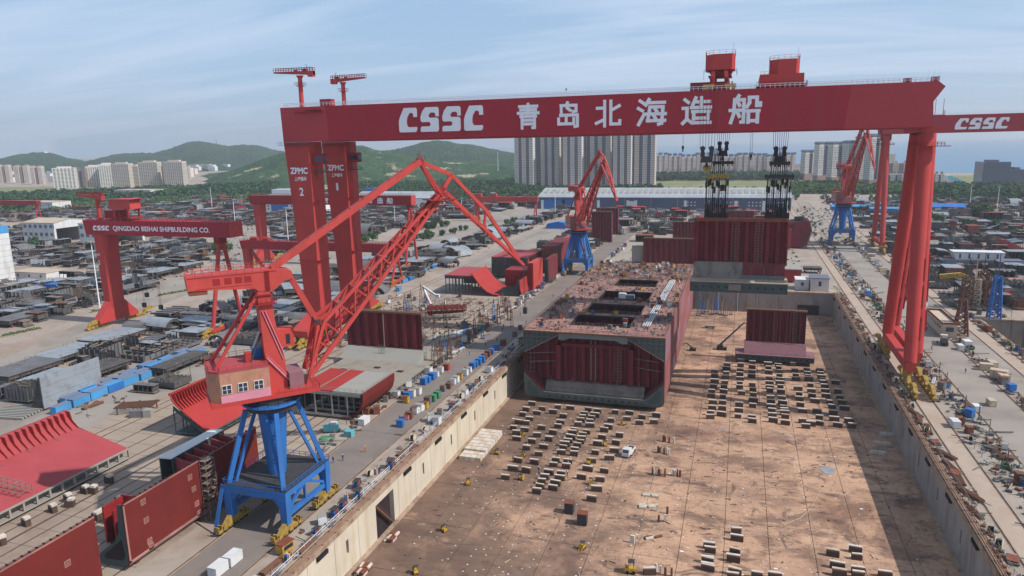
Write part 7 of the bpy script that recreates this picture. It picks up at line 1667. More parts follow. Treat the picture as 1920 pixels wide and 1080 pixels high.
def fill(label, regs, wts):
    b = MB(); cells = {(int(a//6), int(c//6)) for a, c, _ in occ_}
    for x0, x1, y0, y1, n, sc_ in regs:
        for k in range(n):
            x, y = r.uniform(x0, x1), r.uniform(y0, y1); c = (int(x//6), int(y//6))
            if not seen(x, y) or c in cells or any(in_poly(x+dx, y+dy, p) for p in ROADS for dx in (-6, 6) for dy in (-5, 5)): continue
            cells.add(c); a = R(90)*r.randrange(2)+r.gauss(0, .08); co, si = math.cos(a), math.sin(a); L_, W_, h = r.uniform(5, 13)*sc_, r.uniform(3, 7)*sc_, r.choice((1.2, 2, 2.6, 3.4, 5))*r.uniform(.8, 1.2)*sc_**.5
            loc = lambda u, v: (x+u*co-v*si, y+u*si+v*co); q = r.choices(range(6), wts)[0]; b.m(q)
            b.cbox((*loc(0, 0), .55), (L_, W_, .2), a); b.m(r.choice((0, q)))
            nw = r.randrange(3, 7)
            for i in range(nw): b.cbox((*loc(-L_/2+L_*(i+.5)/nw, 0), .65+h/2), (.2, W_*.94, h*r.uniform(.6, 1)), a)
            if r.random() < .5: b.m(r.choices(range(6), wts)[0]); b.cbox((*loc(r.uniform(-.3, .3), 0), .75+h), (L_*r.uniform(.6, 1), W_*.9, .18), a)
            else: b.cbox((*loc(0, W_*.3), .65+h*.5), (L_*.95, .2, h*.7), a)
            for i in range(3): u, v = loc(r.uniform(-.5, .5)*L_, r.uniform(-.5, .5)*W_); b.beam((u, v, .6), (u+r.gauss(0, .3), v, h+r.uniform(.6, 1.8)), .14*sc_)
            u, v = loc(r.uniform(-.4, .2)*L_, 0); b.beam((u, v, h+.9), (u+r.gauss(0, 2.5), v+r.gauss(0, 2.5), h+1.0), .3*sc_)
    o = b.build('stored_steel', SLOT); o['kind'] = 'stuff'; o['label'] = label
fill('low brown and grey steel frames packed between the blocks of the left yard', [(-255, -186, 165, 470, 240, .8), (-445, -322, 240, 640, 900, .95), (-760, -330, 380, 760, 1600, 1.15), (-232, -186, 470, 860, 260, .9), (-150, -106, 440, 850, 300, .9)], (4, 5, 7, 4, 2, 0))
fill('mass of stored steel far below the wood', [(-980, -286, 640, 1170, 2000, 1.4), (-212, 40, 620, 850, 400, 1.1)], (3, 5, 6, 5, 1, 2))
fill('low steel parts filling the right yard', [(106, 340, 380, 1010, 1300, 1.1)], (4, 3, 7, 3, 2, 1))
# right yard specials
def special_ship():
    q = P(1830, 500, 0); t = thing('deckhouse_block', 'long white deckhouse block on a grey boat shaped hull in the right yard', 'deckhouse', q)
    MB().prism([(-20, 3.2), (-17, 1.2), (18, 1.2), (24, 4.2), (24, 4.8), (-20, 4.4)], (0, -4, 0), (1, 0, 0), (0, 0, 1), (0, 9, 0)).build('hull', 'tower_grey', t)
    MB().prism([(-12, 4.6), (13, 4.9), (14, 9.2), (-14, 9.0)], (0, -3, 0), (1, 0, 0), (0, 0, 1), (0, 9, 0)).build('house', 'white_paint', t)
    b = MB()
    for k in range(5): x = -10+5*k; b.box(x-.5, x+.5, -3.1, -3.01, 5.4, 8.4)
    b.build('window', 'window_dark', t, kind='stuff'); MB().box(-14, 14, -3.4, 6.4, 9.25, 9.5).build('roof', 'hall_white', t)
    for x in (-14, 0, 14): MB().box(x-.6, x+.6, -3, 4, 0, 1.19).build('support', 'rusty', t)
special_ship()
def bent_plate(px, py, rz, label, w=9, m='hall_white', flip=1):
    q = P(px, py, 0); t = thing('bent_plate', label, 'shell plate', q, rz); cv = [(0, 1.6), (w*.3, 2.2), (w*.6, 3.4), (w*.85, 5), (w, 6.6)]
    MB().prism(cv+[(x-.1, z-.25) for x, z in cv[::-1]], (0, -5, 0), (flip, 0, 0), (0, 0, 1), (0, 10, 0)).build('plate', m, t)
    b = MB()
    for y in (-4, 0, 4):
        for x, z in cv[1:]: b.box(flip*x-.12, flip*x+.12, y-.12, y+.12, 0, z-.3)
    b.build('jig', 'scaffold', t, kind='stuff')
bent_plate(1788, 470, R(20), 'white curved shell plate on a jig behind the right legs'); bent_plate(1835, 432, R(-10), 'long pale blue curved plate in the right yard', 14, 'plate_grey'); bent_plate(1752, 470, R(100), 'pale curved plate close beside the right tube leg', 7, 'pale_grey')
q = P(1893, 474, 0); t = thing('hull_block', 'stepped pink hull block with pale base at the right edge', 'hull block', q); MB().prism([(-7, 2), (-2, 2), (8, 3), (-4, 9.5), (-7, 9.5)], (0, -4, 0), (1, 0, 0), (0, 0, 1), (0, 9, 0)).build('shell_plate', 'pink_oxide', t); MB().box(-4, 13, -6, 6, 1, 1.9).build('base', 'pale_grey', t); MB().box(-2, 10, -4, 4, 0, .99).build('support', 'rusty', t)
for k in range(5): MB().box(-6.8, 2-k*1.2, -4.3, -4.01, 3.2+1.2*k, 3.4+1.2*k).build('ledge', 'oxide_brown', t)
q = P(1905, 540, 0); t = thing('hull_block', 'dark barge shaped block with flat deck right of the yellow machine', 'hull block', q); MB().prism([(-28, 3.6), (-22, 1.2), (14, 1.2), (14, 4), (-28, 4)], (0, -4, 0), (1, 0, 0), (0, 0, 1), (0, 11, 0)).build('hull', 'frame_dark', t); MB().box(-8, 15, -6, 7, 4.02, 4.3).build('deck_plate', 'deck_pink', t); MB().box(-20, 10, -2, 4, 0, 1.19).build('support', 'rusty', t)
# yellow machine
q = P(1792, 533, 0); t = thing('yellow_machine', 'large yellow machine with a long curved arm in the right yard', 'machine', q)
b = MB(); b.beam((-8, 0, 4), (2, 0, 5.4), 2.2, 2.4); b.beam((2, 0, 5.4), (9, 0, 2.6), 2.4, 2.0); b.tube((9, -1.4, 2.4), (9, 1.4, 2.4), 1.6, n=12); b.build('arm', 'machine_yellow', t)
b = MB(); b.cbox((5, 0, 1.6), (7, 3.4, 2.0)); b.build('body', 'machine_yellow', t); b = MB()
for x in (-7, -2, 3, 8):
    for y in (-1.6, 1.6): b.tube((x, y-.3, .8), (x, y+.3, .8), .8, n=10)
b.build('wheel', 'rubber', t); b = MB(); b.beam((-7, 0, 0), (-7, 0, 3.4), .6); b.build('prop', 'steel_dark', t)
# lattice towers
def lattice(label, p, h, w0, w1, m, group='lattice towers of the right yard', ant=0):
    t = thing('lattice_tower', label, 'lattice tower', p, group=group); n = max(4, int(h/2.2)); b = MB(); c_ = lambda u, i: Vector(((w0*(1-u)+w1*u)/2*(1, -1, -1, 1)[i], (w0*(1-u)+w1*u)/2*(1, 1, -1, -1)[i], h*u))
    for i in range(4): b.beam(c_(0, i), c_(1, i), .5)
    b.build('leg_frame', m, t); b = MB()
    for k in range(n):
        for i in range(4): j = (i+1) % 4; b.beam(c_(k/n, i), c_((k+1)/n, j), .3); b.beam(c_(k/n, j), c_((k+1)/n, i), .24); b.beam(c_((k+1)/n, i), c_((k+1)/n, j), .34)
    if ant: b.beam((0, 0, h), (0, 0, h+ant), .3)
    b.build('bracing', m, t, kind='stuff'); return t
p0 = P(1800, 628); lattice('brown lattice tower with a tall pole beside the cream building', p0, 15, 4.6, 1.8, 'rusty', ant=12)
for px, py, h, lb in ((1810, 578, 15, 'rusty lattice tower left in the cluster of four'), (1824, 578, 14, 'pale lattice tower second in the cluster of four'), (1838, 576, 17, 'dark thick lattice tower third in the cluster of four'), (1852, 580, 13, 'leaning dark lattice tower at the right of the cluster')): lattice(lb, P(px, py), h, 4.2, 3.6, 'rusty' if px != 1824 else 'timber', ant=9 if px != 1852 else 4)
lattice('blue painted lattice mast at the end of the second dock', P(1863, 597), 19, 4.4, 2.2, 'blue_paint', ant=10)

# ================= loose equipment =================
def cab(m, w, d, h, name='cabinet', roof=None):
    t = thing(name, '', 'cabinet'); MB().box(-w/2, w/2, -d/2, d/2, .15, h).build('body', m, t); MB().box(-w/2-.05, w/2+.05, -d/2-.05, d/2+.05, h+.005, h+.1).build('roof', roof or ('pale_grey' if m in ('white_paint', 'teal_paint') else m if m in ('blue_paint', 'green_paint') else 'rusty'), t)
    MB().box(-w*.36, w*.36, -d/2-.04, -d/2-.005, .3, h*.9).build('door', m, t); MB().box(-w/2+.1, w/2-.1, -d/2+.1, d/2-.1, 0, .149).build('skid', 'steel_dark', t); return Proto(t)
CAB = {k: cab(m, 1.9, 1.7, 2.1) for k, m in (('w', 'white_paint'), ('b', 'blue_paint'), ('r', 'red_oxide'), ('y', 'machine_yellow'), ('g', 'green_paint'), ('o', 'oxide_brown'), ('s', 'steel_grey'), ('t', 'teal_paint'))}
CN = dict(w='white', b='blue', r='red', y='yellow', g='green', o='rust brown', s='grey', t='pale teal')
BIG = {k: cab(m, 2.5, 4.2, 2.5, 'site_container', rf) for k, m, rf in (('w', 'white_paint', 'white_paint'), ('p', 'pink_paint', 'oxide_brown'), ('t', 'timber', 'tan_roof'))}
BN = dict(w='white', p='pink', b='blue', t='cream')
def drum():
    t = thing('cable_drum', '', 'cable drum')
    for y in (-.5, .5): MB().tube((0, y-.05, .8), (0, y+.05, .8), .8, n=14).build('flange', 'timber', t)
    MB().tube((0, -.45, .8), (0, .45, .8), .5, n=12).build('core', 'rubber', t); return Proto(t)
def gasrack():
    t = thing('gas_bottle_rack', '', 'gas rack'); b = MB()
    for x in (-.7, .7):
        for y in (-.5, .5): b.beam((x, y, 0), (x, y, 1.7), .09)
    for z in (.1, .9, 1.65): b.beam((-.7, -.5, z), (.7, -.5, z), .07); b.beam((-.7, .5, z), (.7, .5, z), .07)
    b.build('frame', 'machine_yellow', t)
    for k in range(6): x, y = -.45+.45*(k % 3), -.22+.44*(k//3); MB().tube((x, y, .12), (x, y, 1.5), .16, n=8).build('bottle', ['blue_paint', 'white_paint', 'red_oxide'][k % 3], t)
    return Proto(t)
def weldrack():
    t = thing('welding_rack', '', 'welding rack'); b = MB()
    for x in (-1, 1):
        for y in (-.6, .6): b.beam((x, y, 0), (x, y, 2), .1)
    b.box(-1.1, 1.1, -.7, .7, 2, 2.08); b.box(-1, 1, -.6, .6, .9, .96); b.build('frame', 'steel_dark', t)
    for k in range(6): x = -.65+.65*(k % 3); z = .1+.9*(k//3); MB().box(x-.25, x+.25, -.45, .45, z+.0, z+.6).build('welding_set', ['blue_paint', 'red_oxide', 'steel_grey'][k % 3], t)
    return Proto(t)
def pstack(m, n=5, L_=6):
    t = thing('pipe_stack', '', 'pipe stack')
    for k in range(n): MB().tube((-L_/2, -.6+.3*k, .32), (L_/2, -.6+.3*k, .32), .14, n=7).build('pipe', m, t)
    for k in range(n-1): MB().tube((-L_/2, -.45+.3*k, .58), (L_/2, -.45+.3*k, .58), .14, n=7).build('pipe', m, t)
    for s in (-.3, .3): MB().box(L_*s-.1, L_*s+.1, -.9, .9, 0, .17).build('bearer', 'timber', t)
    return Proto(t)
def plates():
    t = thing('plate_pile', '', 'plate pile'); rr = random.Random(4); z = .2
    for k in range(4): MB().cbox((rr.uniform(-.3, .3), rr.uniform(-.2, .2), z+.06), (3.4-.3*k, 1.8, .1), rr.uniform(-.12, .12)).build('plate', ['rusty', 'steel_grey', 'plate_grey', 'oxide_brown'][k], t); z += .13
    for s in (-1, 1): MB().box(s-.1, s+.1, -.8, .8, 0, .19).build('bearer', 'timber', t)
    return Proto(t)
def skip():
    t = thing('scrap_skip', '', 'skip'); b = MB(); b.prism([(-1.6, 1.1), (-1.1, .1), (1.1, .1), (1.6, 1.1)], (0, -.8, 0), (1, 0, 0), (0, 0, 1), (0, .08, 0)); b.prism([(-1.6, 1.1), (-1.1, .1), (1.1, .1), (1.6, 1.1)], (0, .72, 0), (1, 0, 0), (0, 0, 1), (0, .08, 0)); b.box(-1.1, 1.1, -.72, .72, .1, .18); b.beam((-1.6, 0, 1.05), (-1.1, 0, .15), 1.4, .08); b.beam((1.6, 0, 1.05), (1.1, 0, .15), 1.4, .08); b.build('bin', 'green_paint', t)
    rr = random.Random(2); b = MB()
    for k in range(10): b.beam((rr.uniform(-1, 1), rr.uniform(-.6, .6), .3), (rr.uniform(-1.2, 1.2), rr.uniform(-.6, .6), 1.3), .14)
    b.build('scrap', 'rusty', t, kind='stuff'); return Proto(t)
def trestle(h=8.5, m='rusty'):
    t = thing('support_trestle', '', 'trestle'); b = MB(); w0, w1 = 1.6, .7; c_ = lambda u, i: Vector(((w0*(1-u)+w1*u)/2*(1, -1, -1, 1)[i], (w0*(1-u)+w1*u)/2*(1, 1, -1, -1)[i], h*u))
    for i in range(4): b.beam(c_(0, i), c_(1, i), .16)
    n = 6
    for k in range(n):
        for i in range(4): j = (i+1) % 4; b.beam(c_(k/n, i), c_((k+1)/n, j), .09)
    b.build('frame', m, t); MB().tube((0, 0, h), (0, 0, h+2.6), .16, n=6).build('screw_post', 'steel_dark', t); MB().box(-1, 1, -1, 1, 0, .12).build('foot', 'steel_dark', t); return Proto(t)
DR, GR, WR, PS, PG, PLT, SK, TR, TR2, TB = drum(), gasrack(), weldrack(), pstack('rusty'), pstack('pipe_grey', 4, 8), plates(), skip(), trestle(), trestle(6, 'scaffold'), trestle(7.5, 'blue_paint')
NM = [(DR, 'cable drum'), (GR, 'yellow gas bottle rack'), (WR, 'rack of welding sets'), (PS, 'stack of rusty pipes'), (PG, 'stack of grey pipes'), (PLT, 'small pile of plates'), (SK, 'green scrap skip')]
# row along the middle of the left quay road, read off the photograph
def r5(x, y): return 760+x*.3147, 440+y*.3147
row = [(12, 982, 'b'), (40, 967, 'w'), (75, 952, 'w'), (110, 892, 'b'), (135, 880, 'b'), (160, 862, 'b'), (185, 846, 'w'), (210, 822, 'w'), (245, 806, 'r'), (60, 1066, 'w'), (85, 1052, 'w'), (118, 1036, 'y'), (135, 1006, 's'), (165, 992, 'g'), (190, 972, 'g'), (225, 932, 's'), (258, 916, 'o'), (285, 892, 'w'), (302, 880, 'w'), (325, 860, 'y'), (357, 838, 'w'), (380, 820, 'w'), (400, 797, 'b'), (418, 786, 'b'), (437, 775, 'b'), (458, 760, 'b'), (472, 742, 'o'), (492, 726, 'o'), (512, 712, 'b'), (543, 688, 'b'), (583, 658, 'o'), (652, 606, 's'), (685, 565, 's'), (20, 955, 'r'), (5, 1000, 'y')]
for i, (x, y, k) in enumerate(row): p = P(*r5(x, y)); CAB[k].put(p, r.gauss(0, .05), CN[k]+' equipment cabinet in the row along the left quay road', CN[k]+' cabinets of the quay road row', r.uniform(.85, 1.15))
for (px, py, k, lb) in ((777, 775, 'r', 'red cabinet at the near end of the quay road row'), (768, 785, 'o', 'rust brown cabinet behind the blue one near the road row end'), (751, 800, 'b', 'blue open backed machine at the very near end of the quay road row'), (765, 785, 'p', None), (785, 772, 'w', None), (792, 768, 'w', None)):
    if lb: CAB[k].put(P(px, py), .1, lb, None)
    elif k in BIG: BIG[k].put(P(px, py), R(2), BN[k]+' cabin at the near end of the road row', 'cabins of the road row', .6)
for px, py, k, lb in ((437, 1055, 'w', 'white container on the road left of the crane wheels'), (410, 1075, 'w', 'white container with brown lid nearest the camera'), (683, 795, 'w', 'white cabin beside the teal machine left of the road'), (672, 800, 's', None)):
    if lb: BIG[k].put(P(px, py), R(-1), lb, 'white containers of the left quay', .82)
def spread(n, x0, x1, y0, y1, items, group, z=0, jit=.3):
    for k in range(n):
        x, y = r.uniform(x0, x1), y0+(y1-y0)*(k+r.random())/n; pr, nm = r.choice(items)
        if not seen(x, y): continue
        pr.put((x, y, z), R(90)+r.gauss(0, jit), nm+group[1], nm+group[0], r.uniform(.8, 1.2))
CW = [(CAB[k], CN[k]+' cabinet') for k in 'wwbsoss']
spread(56, -107.5, -103.2, 180, 420, CW+NM, (' along the block side of the left quay', ' on the strip between road and blocks of the left quay'))
spread(60, -84.6, -81.6, 96, 330, [NM[0], NM[1], NM[2], (CAB['w'], 'white cabinet'), (CAB['s'], 'grey cabinet'), NM[5], NM[3]], (' along the left dock edge', ' by the railing of the left dock edge'))
spread(50, -110, -103, 420, 800, CW+NM, (' behind the middle crane', ' on the far part of the left quay'))
spread(40, -86.6, -82, 330, 560, CW+NM, (' beside the ship hull', ' on the quay beside the ship hull'))
spread(46, 51, 52.6, 120, 400, [NM[0], NM[3], NM[5], NM[5], NM[3]], (' along the right dock edge', ' by the coping of the right dock edge'))
spread(84, 60.4, 67.8, 150, 620, CW+NM, (' in the strip right of the gantry rails', ' in the strip right of the gantry rails'))
spread(60, 83.2, 86.2, 150, 600, CW+NM+[(BIG['t'], 'cream cabin'), (BIG['w'], 'white cabin')], (' between the right quay roads', ' between the roads of the right quay'))
spread(60, 99.4, 102.2, 150, 400, NM+CW, (' along the second dock', ' along the edge of the second dock'))
spread(50, 60, 100, 600, 900, CW+NM, (' on the far right quay', ' on the far part of the right quay'))
spread(44, -180, -112, 245, 350, NM+CW, (' in the working area behind the bulkhead', ' in the working area behind the tall bulkhead'))
spread(40, -250, -185, 165, 300, NM, (' beside the blue containers', ' among the flat blocks by the blue containers'))
spread(40, 104, 200, 362, 520, NM+CW, (' beyond the second dock', ' in the open part of the right yard'))
spread(30, -76, 30, 402, 470, NM+CW, (' beyond the dock end', ' on the ground beyond the dock end'))
for px, py, k, lb in ((1452, 0, 't', None),): pass
for px, py, lb, sc_ in ((1790, 800, 'white tank cabinet with grey base on the right quay', .8), (1800, 655, 'white cabin with grey machine by the tube leg foot', .75), (1830, 770, 'small white cabin pair on the right quay', .7), (1858, 760, 'pale cabin beyond the white pair', .75), (1880, 715, 'long pale cabin on the right quay', .95), (1860, 690, 'tan roofed cabin near the second dock', .95), (1812, 650, 'grey roofed cabin left of the brown lattice tower', 1.0)): BIG['w' if px < 1835 else 't'].put(P(px, py), R(4), lb, None, sc_)
# teal machines and green tarpaulin left of the road
p = P(622, 808); t = thing('teal_machine', 'pale teal machine with green net beside it on the left quay', 'machine', p); MB().cbox((0, 0, 1.1), (4, 2.6, 1.8), .3).build('body', 'teal_paint', t); MB().cbox((.6, .4, 2.3), (1.8, 1.4, .7), .3).build('engine', 'white_paint', t); MB().cbox((0, 0, .1), (4.6, 3, .2), .3).build('skid', 'steel_dark', t)
p = P(655, 818); b = MB(); b.cbox((0, 0, .9), (2.4, 2.0, 1.8)); o = b.build('teal_cabinet', 'teal_paint'); o.location = p; tag(o, 'small teal cabinet right of the green net', 'cabinet')
p = P(620, 818); b = MB(); b.loft([[(2.4*s*math.cos(a), 1.8*s*math.sin(a)-2.2, z+.12*math.sin(3*a)*s) for a in [k*.42 for k in range(15)]] for s, z in ((1, .03), (.8, .5), (.5, .62), (.1, .6))]); o = b.build('green_net', 'green_paint'); o.location = p; tag(o, 'green net thrown over material on the left quay', 'net')
# blue containers
CT = [cab('container_blue', 2.6, 6.4, 2.7, 'container', 'roof_blue_grey'), cab('blue_paint', 2.6, 6.4, 2.7, 'container', 'container_blue')]
for i, (x, y) in enumerate([(-201.5, 161+6.8*k) for k in range(10)]+[(-204.6, 168+7*k) for k in range(9)]+[(-208, 176+9*k) for k in range(6)]): CT[1 if i % 4 == 3 else 0].put((x+r.gauss(0, .15), y, 0), r.gauss(0, .03), ['pale', 'strong'][i % 4 == 3]+' blue site container in the rows by the grey panels', ['pale', 'strong'][i % 4 == 3]+' blue container rows', r.uniform(.9, 1.05))
for i, (px, py) in enumerate(((770, 525), (758, 530), (783, 516), (795, 510), (812, 503), (830, 497), (842, 492), (748, 545))): CT[(i+1) % 2].put(P(px, py), r.gauss(0, .1), ['pale', 'strong'][(i+1) % 2]+' blue container on the pale road behind the far big leg', ['pale', 'strong'][(i+1) % 2]+' blue containers by the far big leg', .8)
p = P(95, 546); o = MB().prism([(-9, 0), (9, 0), (8.4, 5), (-8.2, 4.4)], (0, -3, 0), (1, 0, 0), (0, 0, 1), (0, 6, 0)).build('tarpaulin', 'tarp_blue'); o.location = p; tag(o, 'bright blue tarpaulin over a block at the left', 'tarpaulin')
p = P(1043, 428); o = MB().prism([(-10, 0), (10, 0), (9, 5.4), (2, 6.6), (-8, 4.6)], (0, -4, 0), (1, 0, 0), (0, 0, 1), (0, 9, 0)).build('tarpaulin', 'tarp_blue'); o.location = p; tag(o, 'bright blue tarpaulin left of the middle crane', 'tarpaulin')
# trestles
for i, (px, py) in enumerate(((765, 585), (771, 580), (790, 575), (798, 580), (760, 590), (872, 632), (878, 640), (900, 610), (908, 605), (915, 622), (926, 600), (935, 607), (948, 590), (955, 600), (960, 612), (905, 635), (890, 628), (812, 690), (818, 680), (828, 672), (835, 668), (843, 672), (858, 660), (826, 690), (942, 575), (985, 545), (1010, 520), (835, 615), (815, 625), (800, 615))): (TR, TR2, TB)[0 if i % 5 else 2].put(P(px, py), r.random(), ['blue', 'rusty'][1 if i % 5 else 0]+' lattice trestle in the working area left of the ship', ['blue', 'rusty'][1 if i % 5 else 0]+' trestles left of the ship', r.uniform(.75, 1.1))
for i, (px, py) in enumerate(((1318, 588), (1325, 585), (1334, 590), (1342, 588), (1352, 590), (1360, 592), (1310, 592), (1370, 590))): (TR2 if i % 3 else TB).put(P(px, py, DZ), r.random(), ['blue', 'grey'][1 if i % 3 else 0]+' trestle standing against the far dock wall', ['blue', 'grey'][1 if i % 3 else 0]+' trestles at the far dock wall', r.uniform(.9, 1.4))
# rusty frames near the concrete apron
p = P(258, 772); t = thing('steel_rack', 'rusty rack of beams with grey boxes on the concrete apron', 'rack', p, R(20)); b = MB()
for k in range(6): b.beam((-6, -2.4+k, 2.2), (6, -2.4+k, 2.6), .35)
for x in (-5, 0, 5):
    for y in (-2.4, 2.4): b.beam((x, y, 0), (x, y, 3), .3)
b.build('beam', 'rusty', t); MB().cbox((2, -4.4, 1.1), (4, 2, 2.2)).build('box', 'steel_grey', t); MB().cbox((5.4, -4.6, 1.2), (2.4, 2, 2.4)).build('box', 'pale_grey', t)
p = P(30, 775); t = thing('beam_row', 'row of pale parallel beams on the ground at the left edge', 'beams', p, R(8))
for k in range(9): MB().box(-7, 7, -5+1.25*k, -4.4+1.25*k, .2, .8).build('beam', 'pale_grey', t)
for s in (-5, 5): MB().box(s-.2, s+.2, -5.4, 6, 0, .19).build('bearer', 'rusty', t)
for i, (px, py) in enumerate(((845, 635), (860, 627), (872, 622))): PG.put(P(px, py), R(60), 'bundle of long grey pipes near the red trestles', 'grey pipe bundles by the trestles', 1.6)
# concrete plinth blocks on the left apron
def plinth():
    t = thing('support_block', '', 'support block'); MB().box(-.9, .9, -.5, .5, 0, 1.5).build('concrete_base', 'block_side', t); MB().box(-.2, .95, -.55, .55, 1.51, 2.0).build('timber_cap', 'block_cap', t); return Proto(t)
PLN = plinth()
for px, py in ((50, 985), (175, 925), (128, 940), (100, 960), (205, 905), (190, 970), (205, 980), (215, 968), (182, 975), (5, 1020), (225, 945), (132, 950), (160, 925)): PLN.put(P(px, py), r.gauss(0, .2), 'support block with pale end on the left apron', 'support blocks of the left apron', 1.1)

# ================= keel blocks on the dock floor =================
def keel(seed, w=2.5, c='block_cap'):
    t = thing('keel_block', '', 'keel block'); rr = random.Random(seed); MB().box(-w/2, w/2, -.5, .5, 0, 1.2).build('concrete_base', 'block_side', t); MB().box(-w/2+.1, w/2-.1, -.42, .42, 1.21, 1.4).build('timber_layer', 'rusty', t)
    MB().cbox((rr.uniform(-.1, .1), 0, 1.49), (w+.1, .6, .16), rr.uniform(-.05, .05)).build('cap', c, t); return Proto(t)
KB = [keel(1), keel(2, 2.2), keel(3, 2.8), keel(4, 2.4, 'timber')]
def r6(x, y): return 760+x*.3147, 740+y*.3147
def r7(x, y): return 1270+x*.33854, 500+y*.33854
def r8(x, y): return 1270+x*.33854, 750+y*.33854
near = [(755,50),(720,85),(785,105),(815,80),(880,100),(908,70),(983,75),(1090,85),(1145,95),(1250,100),(1335,105),(1410,130),(1495,120),(700,115),(740,140),(942,125),(1065,110),(1055,130),(1130,120),(1110,135),(675,160),(720,165),(925,160),(1045,150),(1100,155),(1225,150),(1320,140),(1395,165),(1480,160),(645,195),(712,205),(812,195),(910,185),(1028,175),(1100,180),(1185,208),(1210,190),(660,225),(665,260),(880,222),(785,237),(1008,208),(995,222),(1080,220),(755,275),(855,262),(985,250),(1057,237),(1172,250),(1275,240),(970,272),(1045,278),(1050,260),(1255,285),(950,292),(1025,298),(1145,290),(722,315),(825,308),(942,312),(1010,325),(1132,342),(1245,330),(795,350),(930,342),(1005,350),(1215,375),(673,390),(770,400),(897,388),(968,395),(1112,392),(883,415),(958,425),(642,440),(722,450),(855,462),(928,470),(1087,440),(1185,452),(597,490),(830,490),(920,495),(1050,490),(1160,503),(812,515),(895,525),(803,545),(880,555),(783,575),(1140,560),(1110,620)]
far = [(205,580),(207,605),(206,635),(200,665),(190,690),(187,715),(196,750),(192,780),(183,812),(182,832),(275,545),(272,565),(270,590),(266,612),(262,640),(258,665),(256,690),(252,720),(250,752),(248,785),(245,818),(352,520),(350,545),(348,575),(346,595),(347,620),(345,645),(345,665),(355,700),(342,765),(340,795),(335,828),(416,530),(414,555),(413,580),(411,605),(414,655),(418,680),(420,708),(420,740),(416,770),(412,835),(415,855),(500,525),(502,540),(503,560),(506,585),(508,620),(510,645),(512,668),(512,685),(516,725),(518,750),(520,775),(522,800),(525,825),(530,852),(556,530),(558,545),(560,560),(563,580),(565,602),(567,625),(568,645),(570,665),(573,692),(578,730),(582,755),(586,780),(592,795),(595,812),(597,830),(597,865),(640,540),(650,575),(655,600),(657,622),(668,675),(674,705),(676,732),(680,765),(692,800),(715,540),(716,570),(720,590),(725,608),(728,622),(736,655),(742,690),(745,715),(762,745),(773,800),(785,835),(788,575),(792,592),(798,610),(803,625),(810,640),(815,662),(818,690),(822,715),(843,750),(857,775),(862,810),(868,845),(876,640),(888,690),(900,722),(912,752),(925,785),(692,855),(712,885),(740,872),(788,868),(888,878),(965,882),(950,855)]
bottom = [(182,830),(325,725),(330,765),(318,838),(310,880),(172,890),(170,930),(318,955),(308,975),(440,972),(540,974),(860,850),(985,830),(992,868),(885,918),(897,960),(1000,945),(998,970),(1150,965)]
def KBN(x, y):
    a = 'left rows' if x < 890-.9*(y-300)*.4 and x < 830 else 'right rows' if x > 1095 else 'middle double row'; c = 'nearest the ship' if y < 165 else 'farthest from the ship' if y > 400 else 'midway'
    return 'pale topped keel block in the %s before the ship, %s' % (a, c), 'keel blocks before the ship, %s %s' % (a, c)
def KBF(x):
    k = sum(x > e for e in (228, 300, 385, 460, 538, 620, 700, 775, 870)); o = ('first', 'second', 'third', 'fourth', 'fifth', 'sixth', 'seventh', 'eighth', 'ninth', 'tenth')[k]
    return 'pale topped keel block in the %s column from the left, below the standing bulkhead' % o, 'keel blocks of the %s column below the standing bulkhead' % o
for i, (x, y) in enumerate(near): KB[i % 4].put(P(*r6(x, y+14), DZ), r.gauss(0, .07), *KBN(x, y), r.uniform(.92, 1.1))
for i, (x, y) in enumerate(far): KB[(i*3+i//7) % 4].put(P(*r7(x, y+10), DZ), r.gauss(0, .07), *KBF(x), r.uniform(.95, 1.15))
for i, (x, y) in enumerate(bottom): KB[i % 4].put(P(*r8(x, y+14), DZ), r.gauss(0, .07), 'pale topped keel block in the loose group at the bottom of the photo', 'keel blocks at the bottom of the photo', r.uniform(.95, 1.15))
for x, y in ((1810, 915), (1800, 1000), (1800, 1040), (1455, 1068)): KB[0].put(P(*r6(x, y), DZ), r.gauss(0, .1), 'pale topped keel block in the loose group at the bottom of the photo', 'keel blocks at the bottom of the photo', 1.05)
for i in range(34): KB[i % 4].put((HX0+4+(i % 6)*8.4, HY0+4+(i//6)*3.6, DZ), 0, 'keel block in shade directly under the ship bottom', 'keel blocks under the ship bottom', 1)
for i in range(10): KB[i % 4].put((2.5+(i % 5)*6.6, 306+(i//5)*5, DZ), 0, 'keel block under the standing bulkhead block', 'keel blocks under the standing bulkhead block', .95)
def pile(label, p, n, m, w=.45, L_=1.9, upright=True, rz=0.0):
    t = thing('timber_pile', label, 'timber pile', p, rz); rr = random.Random(n+int(p[0]))
    for k in range(n):
        b = MB()
        if upright: b.cbox((rr.uniform(-2.2, 2.2), rr.uniform(-.6, .6), .95), (w, .5, 1.9), rr.uniform(-.4, .4))
        else: b.cbox((rr.uniform(-.3, .3)+(k % 2)*2.1-1, (k//2 % 4)*.6-.9, .3+.5*(k//8)), (L_, .5, .45), rr.uniform(-.08, .08))
        b.build('timber', m if k % 3 else 'block_cap', t)
pile('upright rusty timbers bunched on the floor right of the van', P(*r6(1500, 478), DZ), 9, 'rusty'); pile('loose rusty timbers near the bunch of uprights', P(*r6(1600, 480), DZ), 5, 'oxide_brown'); pile('heap of pale timbers in the middle of the dock floor', P(*r6(1465, 600), DZ), 6, 'timber', upright=False)
